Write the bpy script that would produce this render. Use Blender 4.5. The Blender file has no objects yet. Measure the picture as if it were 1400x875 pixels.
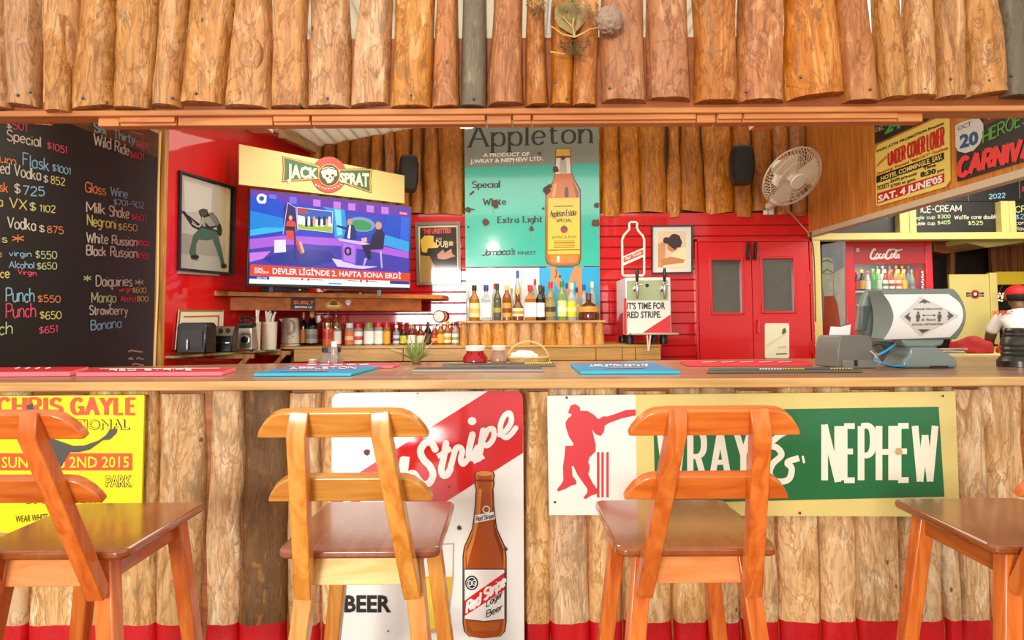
import bpy, math, random
from mathutils import Vector, Matrix, noise
from mathutils.geometry import tessellate_polygon
SC = bpy.context.scene
COL = SC.collection
# ---------------------------------------------------------------- camera
F, PX, PY = 870.0, 700.0, 392.0            # focal length and principal point in pixels of the 1400x875 frame
CAM = Vector((0, 0, 1.311))
PITCH, ROLL = math.radians(3.0), math.radians(0.32)
_f = Vector((0, math.cos(PITCH), math.sin(PITCH)))
_r0, _u0 = Vector((1, 0, 0)), Vector((0, -math.sin(PITCH), math.cos(PITCH)))
CU = _u0 * math.cos(ROLL) + _r0 * math.sin(ROLL)
CR = _r0 * math.cos(ROLL) - _u0 * math.sin(ROLL)
cam = bpy.data.cameras.new('camera')
cam.sensor_width = 36.0
cam.lens = 36.0 * F / 1400
cam.shift_y = -(437.5 - PY) / 1400
cam.clip_start = 0.05
cam_o = bpy.data.objects.new('camera', cam)
COL.objects.link(cam_o)
cam_o.matrix_world = Matrix(((CR.x, CU.x, -_f.x, CAM.x), (CR.y, CU.y, -_f.y, CAM.y), (CR.z, CU.z, -_f.z, CAM.z), (0, 0, 0, 1)))
SC.camera = cam_o
# ---------------------------------------------------------------- sky, lights, exposure
w = bpy.data.worlds.new('world')
SC.world = w
w.use_nodes = True
w.node_tree.nodes['Background'].inputs[0].default_value = (1.0, 0.93, 0.84, 1)
w.node_tree.nodes['Background'].inputs[1].default_value = 1.15
SC.view_settings.view_transform = 'Standard'
SC.view_settings.look = 'None'
SC.view_settings.exposure = 0.15
SC.view_settings.gamma = 1.0
SC.view_settings.use_curve_mapping = False
SC.cycles.use_denoising = True
SC.cycles.max_bounces = 6
SC.cycles.sample_clamp_indirect = 6.0

def area(name, loc, aim, sx, sy, power, color=(1, 1, 1)):
    l = bpy.data.lights.new(name, 'AREA')
    l.shape = 'RECTANGLE'; l.size = sx; l.size_y = sy; l.energy = power; l.color = color
    o = bpy.data.objects.new(name, l); COL.objects.link(o)
    o.location = loc
    o.rotation_euler = (Vector(aim) - Vector(loc)).to_track_quat('-Z', 'Y').to_euler()
    return o
area('terrace_daylight', (-2.1, -5.5, 1.85), (-1.2, 5.0, 1.5), 1.9, 1.6, 420, (1, 0.97, 0.92))
area('bar_fill_light', (0.0, 4.1, 2.70), (0.0, 4.3, 0), 3.2, 1.6, 55, (1, 0.93, 0.80))  # added area light, stands in for daylight through the roof sheets
area('kitchen_fill_light', (4.0, 4.6, 2.6), (4.2, 5.4, 0), 1.6, 1.2, 40, (1, 0.93, 0.80))  # area light added to brighten the kitchen side

# ---------------------------------------------------------------- helpers
def ray(px, py):
    return _f + CR * ((px - PX) / F) + CU * (-(py - PY) / F)
def at(px, py, Y):
    d = ray(px, py); return CAM + d * (Y / d.y)
def at_z(px, py, z):
    d = ray(px, py); return CAM + d * ((z - CAM.z) / d.z)
def H(h, a=1.0):
    h = h.lstrip('#')
    c = [int(h[i:i + 2], 16) / 255 for i in (0, 2, 4)]
    return tuple((x / 12.92 if x <= .04045 else ((x + .055) / 1.055) ** 2.4) for x in c) + (a,)

class Plane:
    def __init__(s, O, N):
        s.O, s.N = Vector(O), Vector(N).normalized()
        if s.N.dot(CAM - s.O) < 0: s.N = -s.N
    def pt(s, px, py, off=0.0):
        d = ray(px, py)
        return CAM + d * ((s.O - CAM).dot(s.N) / d.dot(s.N)) + s.N * off
def wallp(Y): return Plane((0, Y, 0), (0, -1, 0))
def plane3(a, b, c): return Plane(a, (b - a).cross(c - a))

# ---------------------------------------------------------------- materials
MATS = {}
def newmat(name):
    m = bpy.data.materials.new(name); m.use_nodes = True
    return m, m.node_tree, m.node_tree.nodes, m.node_tree.links, m.node_tree.nodes['Principled BSDF']
def mat(name, hx, rough=0.5, metal=0.0, var=0.06, spec=0.5, coat=0.0, emit=0.0, scale=14.0, trans=0.0, bump=0.0):
    """plain surface with a faint procedural unevenness"""
    if name in MATS: return MATS[name]
    m, t, n, l, b = newmat(name)
    c = H(hx)
    tc = n.new('ShaderNodeTexCoord'); nz = n.new('ShaderNodeTexNoise')
    nz.inputs['Scale'].default_value = scale; nz.inputs['Detail'].default_value = 4
    l.new(tc.outputs['Object'], nz.inputs['Vector'])
    mx = n.new('ShaderNodeMix'); mx.data_type = 'RGBA'
    mx.inputs[6].default_value = tuple(x * (1 - var) for x in c[:3]) + (1,)
    mx.inputs[7].default_value = tuple(min(1, x * (1 + var)) for x in c[:3]) + (1,)
    l.new(nz.outputs['Fac'], mx.inputs[0]); l.new(mx.outputs[2], b.inputs['Base Color'])
    b.inputs['Roughness'].default_value = rough; b.inputs['Metallic'].default_value = metal
    b.inputs['Specular IOR Level'].default_value = spec; b.inputs['Coat Weight'].default_value = coat
    b.inputs['Coat Roughness'].default_value = 0.05
    b.inputs['Transmission Weight'].default_value = trans
    if emit:
        l.new(mx.outputs[2], b.inputs['Emission Color']); b.inputs['Emission Strength'].default_value = emit
    if bump:
        bp = n.new('ShaderNodeBump'); bp.inputs['Strength'].default_value = bump; bp.inputs['Distance'].default_value = 0.01
        l.new(nz.outputs['Fac'], bp.inputs['Height']); l.new(bp.outputs[0], b.inputs['Normal'])
    MATS[name] = m
    return m
def flat(hx, rough=0.35):
    return mat('paint_' + hx.lstrip('#') + ('' if rough == .35 else '_%d' % (rough * 100)), hx, rough, var=.03)
def wood(name, c1, c2, rough=0.4, axis='X', scale=1.0, coat=0.0, stretch=14.0, knots=True):
    """sawn or varnished wood: grain stretched along one axis"""
    if name in MATS: return MATS[name]
    m, t, n, l, b = newmat(name)
    tc = n.new('ShaderNodeTexCoord'); mp = n.new('ShaderNodeMapping'); oi = n.new('ShaderNodeObjectInfo')
    s = [stretch * scale] * 3; s['XYZ'.index(axis)] = scale * 1.1
    mp.inputs['Scale'].default_value = s
    ad = n.new('ShaderNodeVectorMath'); ad.operation = 'ADD'
    mu = n.new('ShaderNodeMath'); mu.operation = 'MULTIPLY'; mu.inputs[1].default_value = 37.0
    l.new(oi.outputs['Random'], mu.inputs[0]); l.new(tc.outputs['Object'], ad.inputs[0]); l.new(mu.outputs[0], ad.inputs[1])
    l.new(ad.outputs[0], mp.inputs['Vector'])
    n1 = n.new('ShaderNodeTexNoise'); n1.inputs['Scale'].default_value = 2.2; n1.inputs['Detail'].default_value = 7
    n1.inputs['Distortion'].default_value = 1.0
    l.new(mp.outputs[0], n1.inputs['Vector'])
    r = n.new('ShaderNodeValToRGB'); e = r.color_ramp.elements
    e[0].position = .33; e[0].color = H(c2); e[1].position = .66; e[1].color = H(c1)
    l.new(n1.outputs['Fac'], r.inputs[0])
    hs = n.new('ShaderNodeHueSaturation')
    mr = n.new('ShaderNodeMapRange'); mr.inputs['To Min'].default_value = .86; mr.inputs['To Max'].default_value = 1.12
    l.new(oi.outputs['Random'], mr.inputs[0]); l.new(mr.outputs[0], hs.inputs['Value'])
    l.new(r.outputs[0], hs.inputs['Color']); l.new(hs.outputs[0], b.inputs['Base Color'])
    b.inputs['Roughness'].default_value = rough; b.inputs['Coat Weight'].default_value = coat; b.inputs['Coat Roughness'].default_value = .12
    bp = n.new('ShaderNodeBump'); bp.inputs['Strength'].default_value = .12; bp.inputs['Distance'].default_value = .004
    l.new(n1.outputs['Fac'], bp.inputs['Height']); l.new(bp.outputs[0], b.inputs['Normal'])
    MATS[name] = m
    return m
def slabmat(name, pale, mid, deep, bark, bark_amt=.12, band=None, rough=.5, lo=.85, hi=1.15):
    """debarked log slab: streaked grain, flakes of bark, knots; optional painted foot"""
    m, t, n, l, b = newmat(name)
    def N(k, **kw):
        x = n.new(k)
        for a, v in kw.items(): setattr(x, a, v)
        return x
    tc = N('ShaderNodeTexCoord'); oi = N('ShaderNodeObjectInfo')
    mu = N('ShaderNodeMath', operation='MULTIPLY'); mu.inputs[1].default_value = 53.0
    l.new(oi.outputs['Random'], mu.inputs[0])
    ad = N('ShaderNodeVectorMath', operation='ADD'); l.new(tc.outputs['Object'], ad.inputs[0]); l.new(mu.outputs[0], ad.inputs[1])
    def nz(sc, sx, sz, det=6, dist=0.6, rough_=.55):
        mp = N('ShaderNodeMapping'); mp.inputs['Scale'].default_value = (sx, sx, sz); l.new(ad.outputs[0], mp.inputs['Vector'])
        k = N('ShaderNodeTexNoise'); k.inputs['Scale'].default_value = sc; k.inputs['Detail'].default_value = det
        k.inputs['Distortion'].default_value = dist; k.inputs['Roughness'].default_value = rough_
        l.new(mp.outputs[0], k.inputs['Vector']); return k.outputs['Fac']
    def ramp(src, stops):
        r = N('ShaderNodeValToRGB'); e = r.color_ramp.elements
        while len(e) < len(stops): e.new(.5)
        for k, (p, c) in enumerate(stops): e[k].position = p; e[k].color = c
        l.new(src, r.inputs[0]); return r.outputs[0]
    def mix(f, a, b_):
        x = N('ShaderNodeMix', data_type='RGBA')
        if isinstance(f, float): x.inputs[0].default_value = f
        else: l.new(f, x.inputs[0])
        for i, v in ((6, a), (7, b_)):
            if isinstance(v, tuple): x.inputs[i].default_value = v
            else: l.new(v, x.inputs[i])
        return x.outputs[2]
    base = ramp(nz(3.0, 3.4, .62, 9, 2.2, .64), [(.32, H(deep)), (.45, H(mid)), (.55, H(mid)), (.68, H(pale))])
    fl = nz(9.0, 1.5, .42, 4, 1.2)
    base = mix(ramp(fl, [(.40, (0, 0, 0, 1)), (.41, (.55,) * 3 + (1,)), (.50, (0, 0, 0, 1)), (.60, (0, 0, 0, 1)), (.615, (.6,) * 3 + (1,)), (.72, (0, 0, 0, 1))]), base, H(deep))
    st = nz(30.0, 1.6, .09, 5, 1.2, .65)
    base = mix(ramp(st, [(.56, (0, 0, 0, 1)), (.66, (.55,) * 3 + (1,))]), base, H(deep))
    bk = nz(6.5, 1.6, .45, 9, 1.3, .68)
    base = mix(ramp(bk, [(.66 - bark_amt, (0, 0, 0, 1)), (.72 - bark_amt, (.6,) * 3 + (1,))]) if bark_amt > 0 else 0.0, base, H(bark))
    vo = N('ShaderNodeTexVoronoi'); vo.inputs['Scale'].default_value = 7.5
    mpv = N('ShaderNodeMapping'); mpv.inputs['Scale'].default_value = (1.3, 0.0, .8); l.new(ad.outputs[0], mpv.inputs['Vector']); l.new(mpv.outputs[0], vo.inputs['Vector'])
    base = mix(ramp(vo.outputs['Distance'], [(.045, (.8,) * 3 + (1,)), (.075, (0, 0, 0, 1))]), base, H('#4a2d14'))
    ck_ = nz(5.0, 1.5, .40, 7, 2.2, .6)
    base = mix(ramp(ck_, [(.478, (0, 0, 0, 1)), (.496, (.75,) * 3 + (1,)), (.504, (.75,) * 3 + (1,)), (.522, (0, 0, 0, 1))]), base, H(deep))
    pp = nz(7.5, 1.2, .5, 5, 1.6, .5)
    base = mix(ramp(pp, [(.60, (0, 0, 0, 1)), (.63, (.34,) * 3 + (1,)), (.75, (.15,) * 3 + (1,))]), base, H(pale))
    hs = N('ShaderNodeHueSaturation'); mr = N('ShaderNodeMapRange'); mr.inputs['To Min'].default_value = lo; mr.inputs['To Max'].default_value = hi
    l.new(oi.outputs['Random'], mr.inputs[0]); l.new(mr.outputs[0], hs.inputs['Value']); l.new(base, hs.inputs['Color'])
    fr_ = N('ShaderNodeMath', operation='FRACT'); m9 = N('ShaderNodeMath', operation='MULTIPLY'); m9.inputs[1].default_value = 9.7; l.new(oi.outputs['Random'], m9.inputs[0]); l.new(m9.outputs[0], fr_.inputs[0])
    ms = N('ShaderNodeMapRange'); ms.inputs['To Min'].default_value = .94; ms.inputs['To Max'].default_value = 1.16; l.new(fr_.outputs[0], ms.inputs[0]); l.new(ms.outputs[0], hs.inputs['Saturation'])
    out = hs.outputs[0]
    if band:
        sp = N('ShaderNodeSeparateXYZ'); l.new(tc.outputs['Object'], sp.inputs[0])
        w1 = N('ShaderNodeMath', operation='MULTIPLY_ADD'); l.new(nz(4.0, 1.5, .1, 2, 0), w1.inputs[0]); w1.inputs[1].default_value = .03; l.new(sp.outputs[2], w1.inputs[2])
        lt = N('ShaderNodeMath', operation='LESS_THAN'); l.new(w1.outputs[0], lt.inputs[0]); lt.inputs[1].default_value = band + .015
        out = mix(lt.outputs[0], out, H('#c4040f'))
    l.new(out, b.inputs['Base Color'])
    b.inputs['Roughness'].default_value = rough
    bp = N('ShaderNodeBump'); bp.inputs['Strength'].default_value = .5; bp.inputs['Distance'].default_value = .012
    l.new(bk, bp.inputs['Height'])
    bp2 = N('ShaderNodeBump'); bp2.inputs['Strength'].default_value = .35; bp2.inputs['Distance'].default_value = .006
    l.new(fl, bp2.inputs['Height']); l.new(bp.outputs[0], bp2.inputs['Normal']); l.new(bp2.outputs[0], b.inputs['Normal'])
    return m
def glassy(name, hx, rough=.05, trans=.6):
    return mat(name, hx, rough, var=.02, trans=trans, spec=.6)
def paneglass(name, tint='#ffffff', refl=.12):
    if name in MATS: return MATS[name]
    m, t, n, l, b = newmat(name)
    n.remove(b)
    tr = n.new('ShaderNodeBsdfTransparent'); tr.inputs[0].default_value = H(tint)
    gl = n.new('ShaderNodeBsdfGlossy'); gl.inputs['Roughness'].default_value = .03
    fr = n.new('ShaderNodeFresnel'); fr.inputs[0].default_value = 1.45
    mx = n.new('ShaderNodeMixShader'); l.new(fr.outputs[0], mx.inputs[0]); l.new(tr.outputs[0], mx.inputs[1]); l.new(gl.outputs[0], mx.inputs[2])
    l.new(mx.outputs[0], n['Material Output'].inputs[0])
    MATS[name] = m
    return m

# ---------------------------------------------------------------- objects
def worig(o):
    v = Vector((0, 0, 0))
    while o is not None:
        v += o.location; o = o.parent
    return v
def tag(o, label=None, cat=None, group=None, kind=None):
    for k, v in (('label', label), ('category', cat), ('group', group), ('kind', kind)):
        if v: o[k] = v
    return o
def thing(name, label, cat, loc=(0, 0, 0), group=None, rz=0.0):
    o = bpy.data.objects.new(name, None); COL.objects.link(o)
    o.location = loc; o.rotation_euler = (0, 0, rz); o.empty_display_size = .05
    return tag(o, label, cat, group)

class MB:
    """collects shapes in world space and links them as one mesh object"""
    def __init__(s): s.v, s.f, s.m, s.mats = [], [], [], []
    def mi(s, m):
        if m not in s.mats: s.mats.append(m)
        return s.mats.index(m)
    def add(s, vs, fs, m):
        k = len(s.v); i = s.mi(m)
        s.v += [tuple(x) for x in vs]
        for f in fs: s.f.append([k + a for a in f]); s.m.append(i)
    def box(s, x0, x1, y0, y1, z0, z1, m):
        vs = [(x, y, z) for x in (x0, x1) for y in (y0, y1) for z in (z0, z1)]
        s.add(vs, [(0, 1, 3, 2), (4, 6, 7, 5), (0, 4, 5, 1), (2, 3, 7, 6), (0, 2, 6, 4), (1, 5, 7, 3)], m)
    def hexa(s, a, b, m):
        """a, b: two quads of matching corners"""
        s.add(list(a) + list(b), [(0, 1, 2, 3), (7, 6, 5, 4)] + [(i, i + 4, (i + 1) % 4 + 4, (i + 1) % 4) for i in range(4)], m)
    def bar(s, p, q, wx, wy, m, side=None, w2=None):
        """square bar from p to q"""
        p, q = Vector(p), Vector(q); d = (q - p).normalized()
        sd = Vector(side) if side else (Vector((1, 0, 0)) if abs(d.x) < .9 else Vector((0, 1, 0)))
        a = (sd - d * sd.dot(d)).normalized(); b = d.cross(a)
        w2 = w2 or (wx, wy)
        def ring(c, ww): return [c + a * (ww[0] / 2 * i) + b * (ww[1] / 2 * j) for i, j in ((-1, -1), (1, -1), (1, 1), (-1, 1))]
        s.hexa(ring(p, (wx, wy)), ring(q, w2), m)
    def prism(s, pts, ext, m, mside=None):
        pts = [Vector(p) for p in pts]; e = Vector(ext); n = len(pts)
        s.add(pts + [p + e for p in pts], [list(range(n)), list(range(2 * n - 1, n - 1, -1))], m)
        k = len(s.v) - 2 * n; i = s.mi(mside or m)
        for j in range(n):
            s.f.append([k + j, k + n + j, k + n + (j + 1) % n, k + (j + 1) % n]); s.m.append(i)
    def lathe(s, prof, c, m, n=20, axis=(0, 0, 1), cap=True, sx=1.0, sy=1.0):
        ax = Vector(axis).normalized(); c = Vector(c)
        u = Vector((1, 0, 0)) if abs(ax.x) < .9 else Vector((0, 1, 0))
        u = (u - ax * u.dot(ax)).normalized(); w_ = ax.cross(u)
        vs = []
        for r, h in prof:
            for k in range(n):
                t = 2 * math.pi * (k + .5) / n
                vs.append(c + ax * h + u * (r * sx * math.cos(t)) + w_ * (r * sy * math.sin(t)))
        fs = []
        for i in range(len(prof) - 1):
            for k in range(n):
                fs.append((i * n + k, i * n + (k + 1) % n, (i + 1) * n + (k + 1) % n, (i + 1) * n + k))
        if cap:
            fs.append(list(range(n - 1, -1, -1))); fs.append([(len(prof) - 1) * n + k for k in range(n)])
        s.add(vs, fs, m)
    def tube(s, path, r, m, n=8, closed=False, cap=True):
        P = [Vector(p) for p in path]; N = len(P); rr = r if isinstance(r, (list, tuple)) else [r] * N
        vs = []; up = None
        for i in range(N):
            d = (P[(i + 1) % N] - P[i - 1]) if (closed or 0 < i < N - 1) else (P[1] - P[0] if i == 0 else P[-1] - P[-2])
            d.normalize()
            if up is None: up = Vector((0, 0, 1)) if abs(d.z) < .9 else Vector((1, 0, 0))
            a = (up - d * up.dot(d))
            a = a.normalized() if a.length > 1e-6 else d.orthogonal().normalized()
            up = a; b = d.cross(a)
            for k in range(n):
                t = 2 * math.pi * k / n
                vs.append(P[i] + a * (rr[i] * math.cos(t)) + b * (rr[i] * math.sin(t)))
        fs = []
        for i in range(N if closed else N - 1):
            for k in range(n):
                j = (i + 1) % N
                fs.append((i * n + k, i * n + (k + 1) % n, j * n + (k + 1) % n, j * n + k))
        if cap and not closed:
            fs.append(list(range(n - 1, -1, -1))); fs.append([(N - 1) * n + k for k in range(n)])
        s.add(vs, fs, m)
    def ball(s, c, rx, ry, rz, m, n=16, k=10, fn=None):
        c = Vector(c); vs = []; fs = []
        for i in range(k + 1):
            ph = math.pi * i / k
            for j in range(n):
                t = 2 * math.pi * j / n
                d = Vector((math.sin(ph) * math.cos(t), math.sin(ph) * math.sin(t), math.cos(ph)))
                q = fn(d) if fn else 1.0
                vs.append(c + Vector((d.x * rx, d.y * ry, d.z * rz)) * q)
        for i in range(k):
            for j in range(n):
                fs.append((i * n + j, (i + 1) * n + j, (i + 1) * n + (j + 1) % n, i * n + (j + 1) % n))
        s.add(vs, fs, m)
    def build(s, name, parent=None, label=None, bevel=0.0, seg=2, sharp=38, loc=None, weld=False):
        o0 = Vector(loc) if loc is not None else Vector((0, 0, 0))
        wo = (worig(parent) if parent is not None else Vector((0, 0, 0))) + o0
        me = bpy.data.meshes.new(name)
        me.from_pydata([tuple(Vector(p) - wo) for p in s.v], [], s.f)
        for m in s.mats: me.materials.append(m)
        me.polygons.foreach_set('material_index', s.m)
        me.polygons.foreach_set('use_smooth', [True] * len(s.f))
        import bmesh as _b
        bm = _b.new(); bm.from_mesh(me)
        if weld: _b.ops.remove_doubles(bm, verts=bm.verts, dist=1e-5)
        _b.ops.recalc_face_normals(bm, faces=bm.faces)
        bm.to_mesh(me); bm.free()
        me.set_sharp_from_angle(angle=math.radians(sharp))
        me.update()
        o = bpy.data.objects.new(name, me); COL.objects.link(o)
        o.location = o0
        if parent is not None: o.parent = parent
        if label: o['label'] = label
        if bevel:
            b = o.modifiers.new('bevel', 'BEVEL'); b.width = bevel; b.segments = seg; b.limit_method = 'ANGLE'; b.angle_limit = math.radians(40)
        return o
def struct(o): return tag(o, kind='structure')

def catmull(pts, k=6, closed=False):
    P = [Vector(p) for p in pts]; n = len(P)
    if n < 3: return P
    out = []
    rng = range(n) if closed else range(n - 1)
    for i in rng:
        p1, p2 = P[i], P[(i + 1) % n]
        p0 = P[i - 1] if (closed or i > 0) else p1 * 2 - p2
        p3 = P[(i + 2) % n] if (closed or i + 2 < n) else p2 * 2 - p1
        for j in range(k):
            t = j / k
            out.append(.5 * ((2 * p1) + (p2 - p0) * t + (2 * p0 - 5 * p1 + 4 * p2 - p3) * t * t + (3 * p1 - p0 - 3 * p2 + p3) * t ** 3))
    if not closed: out.append(P[-1])
    return out

# ---------------------------------------------------------------- lettering
G_ = {}
def _g(ch, w_, *st):
    L = []
    for s in st:
        sm = s[0] == 's'
        L.append((sm, [tuple(float(q) for q in p.split(',')) for p in s.lstrip('s').split()]))
    G_[ch] = (w_, L)
_g(' ', .3)
_g('A', .7, '0,0 .35,1 .7,0', '.13,.36 .57,.36'); _g('B', .58, '0,0 0,1', 's0,1 .35,1 .5,.88 .5,.68 .36,.54 0,.53', 's0,.53 .4,.53 .58,.4 .58,.16 .4,0 0,0')
_g('C', .6, 's.6,.82 .45,.98 .25,.98 .05,.75 .02,.45 .1,.15 .3,.01 .5,.05 .62,.2'); _g('D', .64, '0,0 0,1', 's0,1 .3,1 .55,.85 .64,.5 .55,.15 .3,0 0,0')
_g('E', .5, '0,0 0,1', '0,1 .5,1', '0,.53 .42,.53', '0,0 .5,0'); _g('F', .5, '0,0 0,1', '0,1 .5,1', '0,.53 .4,.53')
_g('G', .64, 's.62,.82 .46,.98 .25,.98 .05,.75 .02,.45 .1,.15 .3,.01 .5,.04 .64,.2', '.64,0 .64,.45 .38,.45'); _g('H', .6, '0,0 0,1', '.6,0 .6,1', '0,.52 .6,.52')
_g('I', .06, '.03,0 .03,1'); _g('J', .42, 's.42,1 .42,.25 .34,.03 .15,0 .02,.16'); _g('K', .58, '0,0 0,1', '.56,1 0,.42', '.2,.58 .58,0'); _g('L', .48, '0,1 0,0', '0,0 .48,0')
_g('M', .78, '0,0 0,1 .39,.25 .78,1 .78,0'); _g('N', .62, '0,0 0,1 .62,0 .62,1'); _g('O', .7, 's.35,1 .1,.86 .0,.5 .1,.14 .35,0 .6,.14 .7,.5 .6,.86 .35,1')
_g('P', .55, '0,0 0,1', 's0,1 .36,1 .55,.88 .55,.6 .36,.47 0,.46'); _g('R', .58, '0,0 0,1', 's0,1 .36,1 .54,.88 .54,.62 .36,.5 0,.49', '.3,.49 .58,0')
_g('S', .56, 's.52,.85 .4,.98 .2,.99 .04,.85 .06,.64 .28,.53 .5,.42 .56,.2 .42,.03 .2,0 .02,.14'); _g('T', .6, '0,1 .6,1', '.3,1 .3,0')
_g('U', .62, 's0,1 0,.35 .1,.06 .31,0 .52,.06 .62,.35 .62,1'); _g('V', .64, '0,1 .32,0 .64,1'); _g('W', .95, '0,1 .24,0 .475,.8 .71,0 .95,1'); _g('X', .6, '0,1 .6,0', '.6,1 0,0')
_g('Y', .6, '0,1 .3,.5 .6,1', '.3,.5 .3,0'); _g('Z', .58, '0,1 .58,1 0,0 .58,0')
_g('a', .46, 's.46,.5 .3,.62 .1,.55 .01,.3 .1,.05 .28,.0 .46,.17', '.46,.62 .46,0'); _g('b', .46, '0,1 0,0', 's0,.45 .2,.62 .4,.55 .46,.3 .4,.06 .2,0 0,.15')
_g('c', .4, 's.4,.5 .25,.62 .08,.52 .01,.3 .08,.08 .25,0 .4,.12'); _g('d', .46, '.46,1 .46,0', 's.46,.45 .28,.62 .08,.55 0,.3 .08,.06 .28,0 .46,.15')
_g('e', .44, 's.02,.32 .43,.36 .38,.56 .22,.63 .06,.52 0,.3 .08,.07 .25,0 .42,.12'); _g('f', .3, 's.34,.93 .22,1 .12,.88 .12,.6 .12,0', '0,.6 .3,.6')
_g('g', .46, 's.46,.5 .3,.62 .1,.55 .01,.32 .1,.1 .28,.05 .46,.2', 's.46,.62 .46,.2 .44,-.15 .3,-.3 .08,-.24'); _g('h', .44, '0,1 0,0', 's0,.4 .18,.62 .36,.58 .44,.4 .44,0')
_g('i', .06, '.03,.62 .03,0', '.03,.85 .03,.9'); _g('j', .2, 's.2,.62 .2,-.1 .12,-.28 0,-.26', '.2,.85 .2,.9'); _g('k', .42, '0,1 0,0', '.38,.62 0,.24', '.14,.36 .42,0')
_g('l', .06, '.03,1 .03,0'); _g('m', .74, '0,.62 0,0', 's0,.42 .16,.62 .32,.55 .37,.35 .37,0', 's.37,.42 .53,.62 .68,.55 .74,.35 .74,0'); _g('n', .44, '0,.62 0,0', 's0,.4 .18,.62 .36,.58 .44,.4 .44,0')
_g('o', .48, 's.24,.63 .06,.53 0,.31 .06,.09 .24,0 .42,.09 .48,.31 .42,.53 .24,.63'); _g('p', .46, '0,.62 0,-.3', 's0,.45 .2,.62 .4,.55 .46,.3 .4,.06 .2,0 0,.15')
_g('q', .46, '.46,.62 .46,-.3 .58,-.2', 's.46,.45 .28,.62 .08,.55 0,.3 .08,.06 .28,0 .46,.15'); _g('r', .32, '0,.62 0,0', 's0,.38 .12,.58 .32,.58'); _g('s', .38, 's.36,.52 .24,.62 .06,.55 .06,.4 .2,.32 .36,.24 .36,.08 .2,0 .0,.08')
_g('t', .32, 's.12,.9 .12,.2 .2,.02 .34,.06', '0,.62 .32,.62'); _g('u', .44, 's0,.62 0,.2 .08,.02 .24,.0 .44,.22', '.44,.62 .44,0'); _g('v', .44, '0,.62 .22,0 .44,.62'); _g('w', .66, '0,.62 .16,0 .33,.52 .5,0 .66,.62')
_g('x', .42, '0,.62 .42,0', '.42,.62 0,0'); _g('y', .44, '0,.62 .22,.04', 's.44,.62 .22,.04 .1,-.24 -.04,-.28'); _g('z', .42, '0,.62 .42,.62 0,0 .42,0')
_g('0', .5, 's.25,1 .06,.85 0,.5 .06,.15 .25,0 .44,.15 .5,.5 .44,.85 .25,1'); _g('1', .2, '0,.8 .16,1 .16,0'); _g('2', .5, 's.02,.8 .12,.97 .32,1 .47,.85 .44,.62 .2,.28 .0,0', '0,0 .52,0')
_g('3', .48, 's.02,.88 .2,1 .4,.94 .44,.74 .34,.57 .18,.53', 's.18,.53 .4,.46 .48,.26 .38,.06 .18,0 .0,.12'); _g('4', .52, '.4,0 .4,1 0,.32 .54,.32'); _g('5', .48, '.44,1 .06,1 .03,.56', 's.03,.56 .22,.64 .42,.54 .48,.3 .38,.06 .18,0 .0,.1')
_g('6', .48, 's.42,.92 .28,1 .1,.84 .01,.45 .06,.1 .24,0 .42,.08 .48,.28 .4,.5 .22,.55 .04,.38'); _g('7', .48, '0,1 .48,1 .16,0'); _g('8', .48, 's.24,.54 .06,.68 .06,.88 .24,1 .42,.88 .42,.68 .24,.54 .03,.38 .02,.14 .24,0 .46,.14 .45,.38 .24,.54')
_g('9', .48, 's.46,.6 .3,.46 .1,.52 .02,.74 .1,.94 .26,1 .42,.9 .46,.6 .42,.2 .3,.0'); _g('$', .5, 's.48,.8 .36,.9 .18,.9 .05,.78 .08,.6 .28,.5 .46,.38 .48,.22 .36,.1 .16,.1 .02,.2', '.25,1.04 .25,-.06')
_g('.', .08, '.04,0 .04,.05'); _g(',', .1, '.08,.06 .0,-.14'); _g("'", .08, '.06,1 .02,.76'); _g('-', .34, '.02,.45 .32,.45'); _g('*', .6, '.3,.85 .3,.15', '0,.68 .6,.32', '.6,.68 0,.32'); _g(':', .08, '.04,.05 .04,.1', '.04,.5 .04,.55')
_g('&', .7, 's.68,.0 .2,.62 .14,.84 .28,1 .44,.88 .38,.68 .08,.38 .02,.2 .14,.02 .36,0 .6,.4'); _g('!', .06, '.03,1 .03,.3', '.03,0 .03,.05'); _g('"', .2, '.04,1 .04,.76', '.16,1 .16,.76')
_g('/', .4, '0,0 .4,1')

def _font(body, bold=0.0):
    key = (body, bold)
    if key not in _font.cache:
        c = bpy.data.curves.new('lettering', 'FONT'); c.body = body; c.size = 1.0; c.offset = bold; c.resolution_u = 2
        o = bpy.data.objects.new('lettering', c); COL.objects.link(o)
        bpy.context.view_layer.update()
        me = o.evaluated_get(bpy.context.evaluated_depsgraph_get()).to_mesh()
        vs = [(v.co.x, v.co.y) for v in me.vertices]; fs = [list(p.vertices) for p in me.polygons]
        o.to_mesh_clear(); bpy.data.objects.remove(o); bpy.data.curves.remove(c)
        _font.cache[key] = (vs, fs)
    return _font.cache[key]
_font.cache = {}

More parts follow.
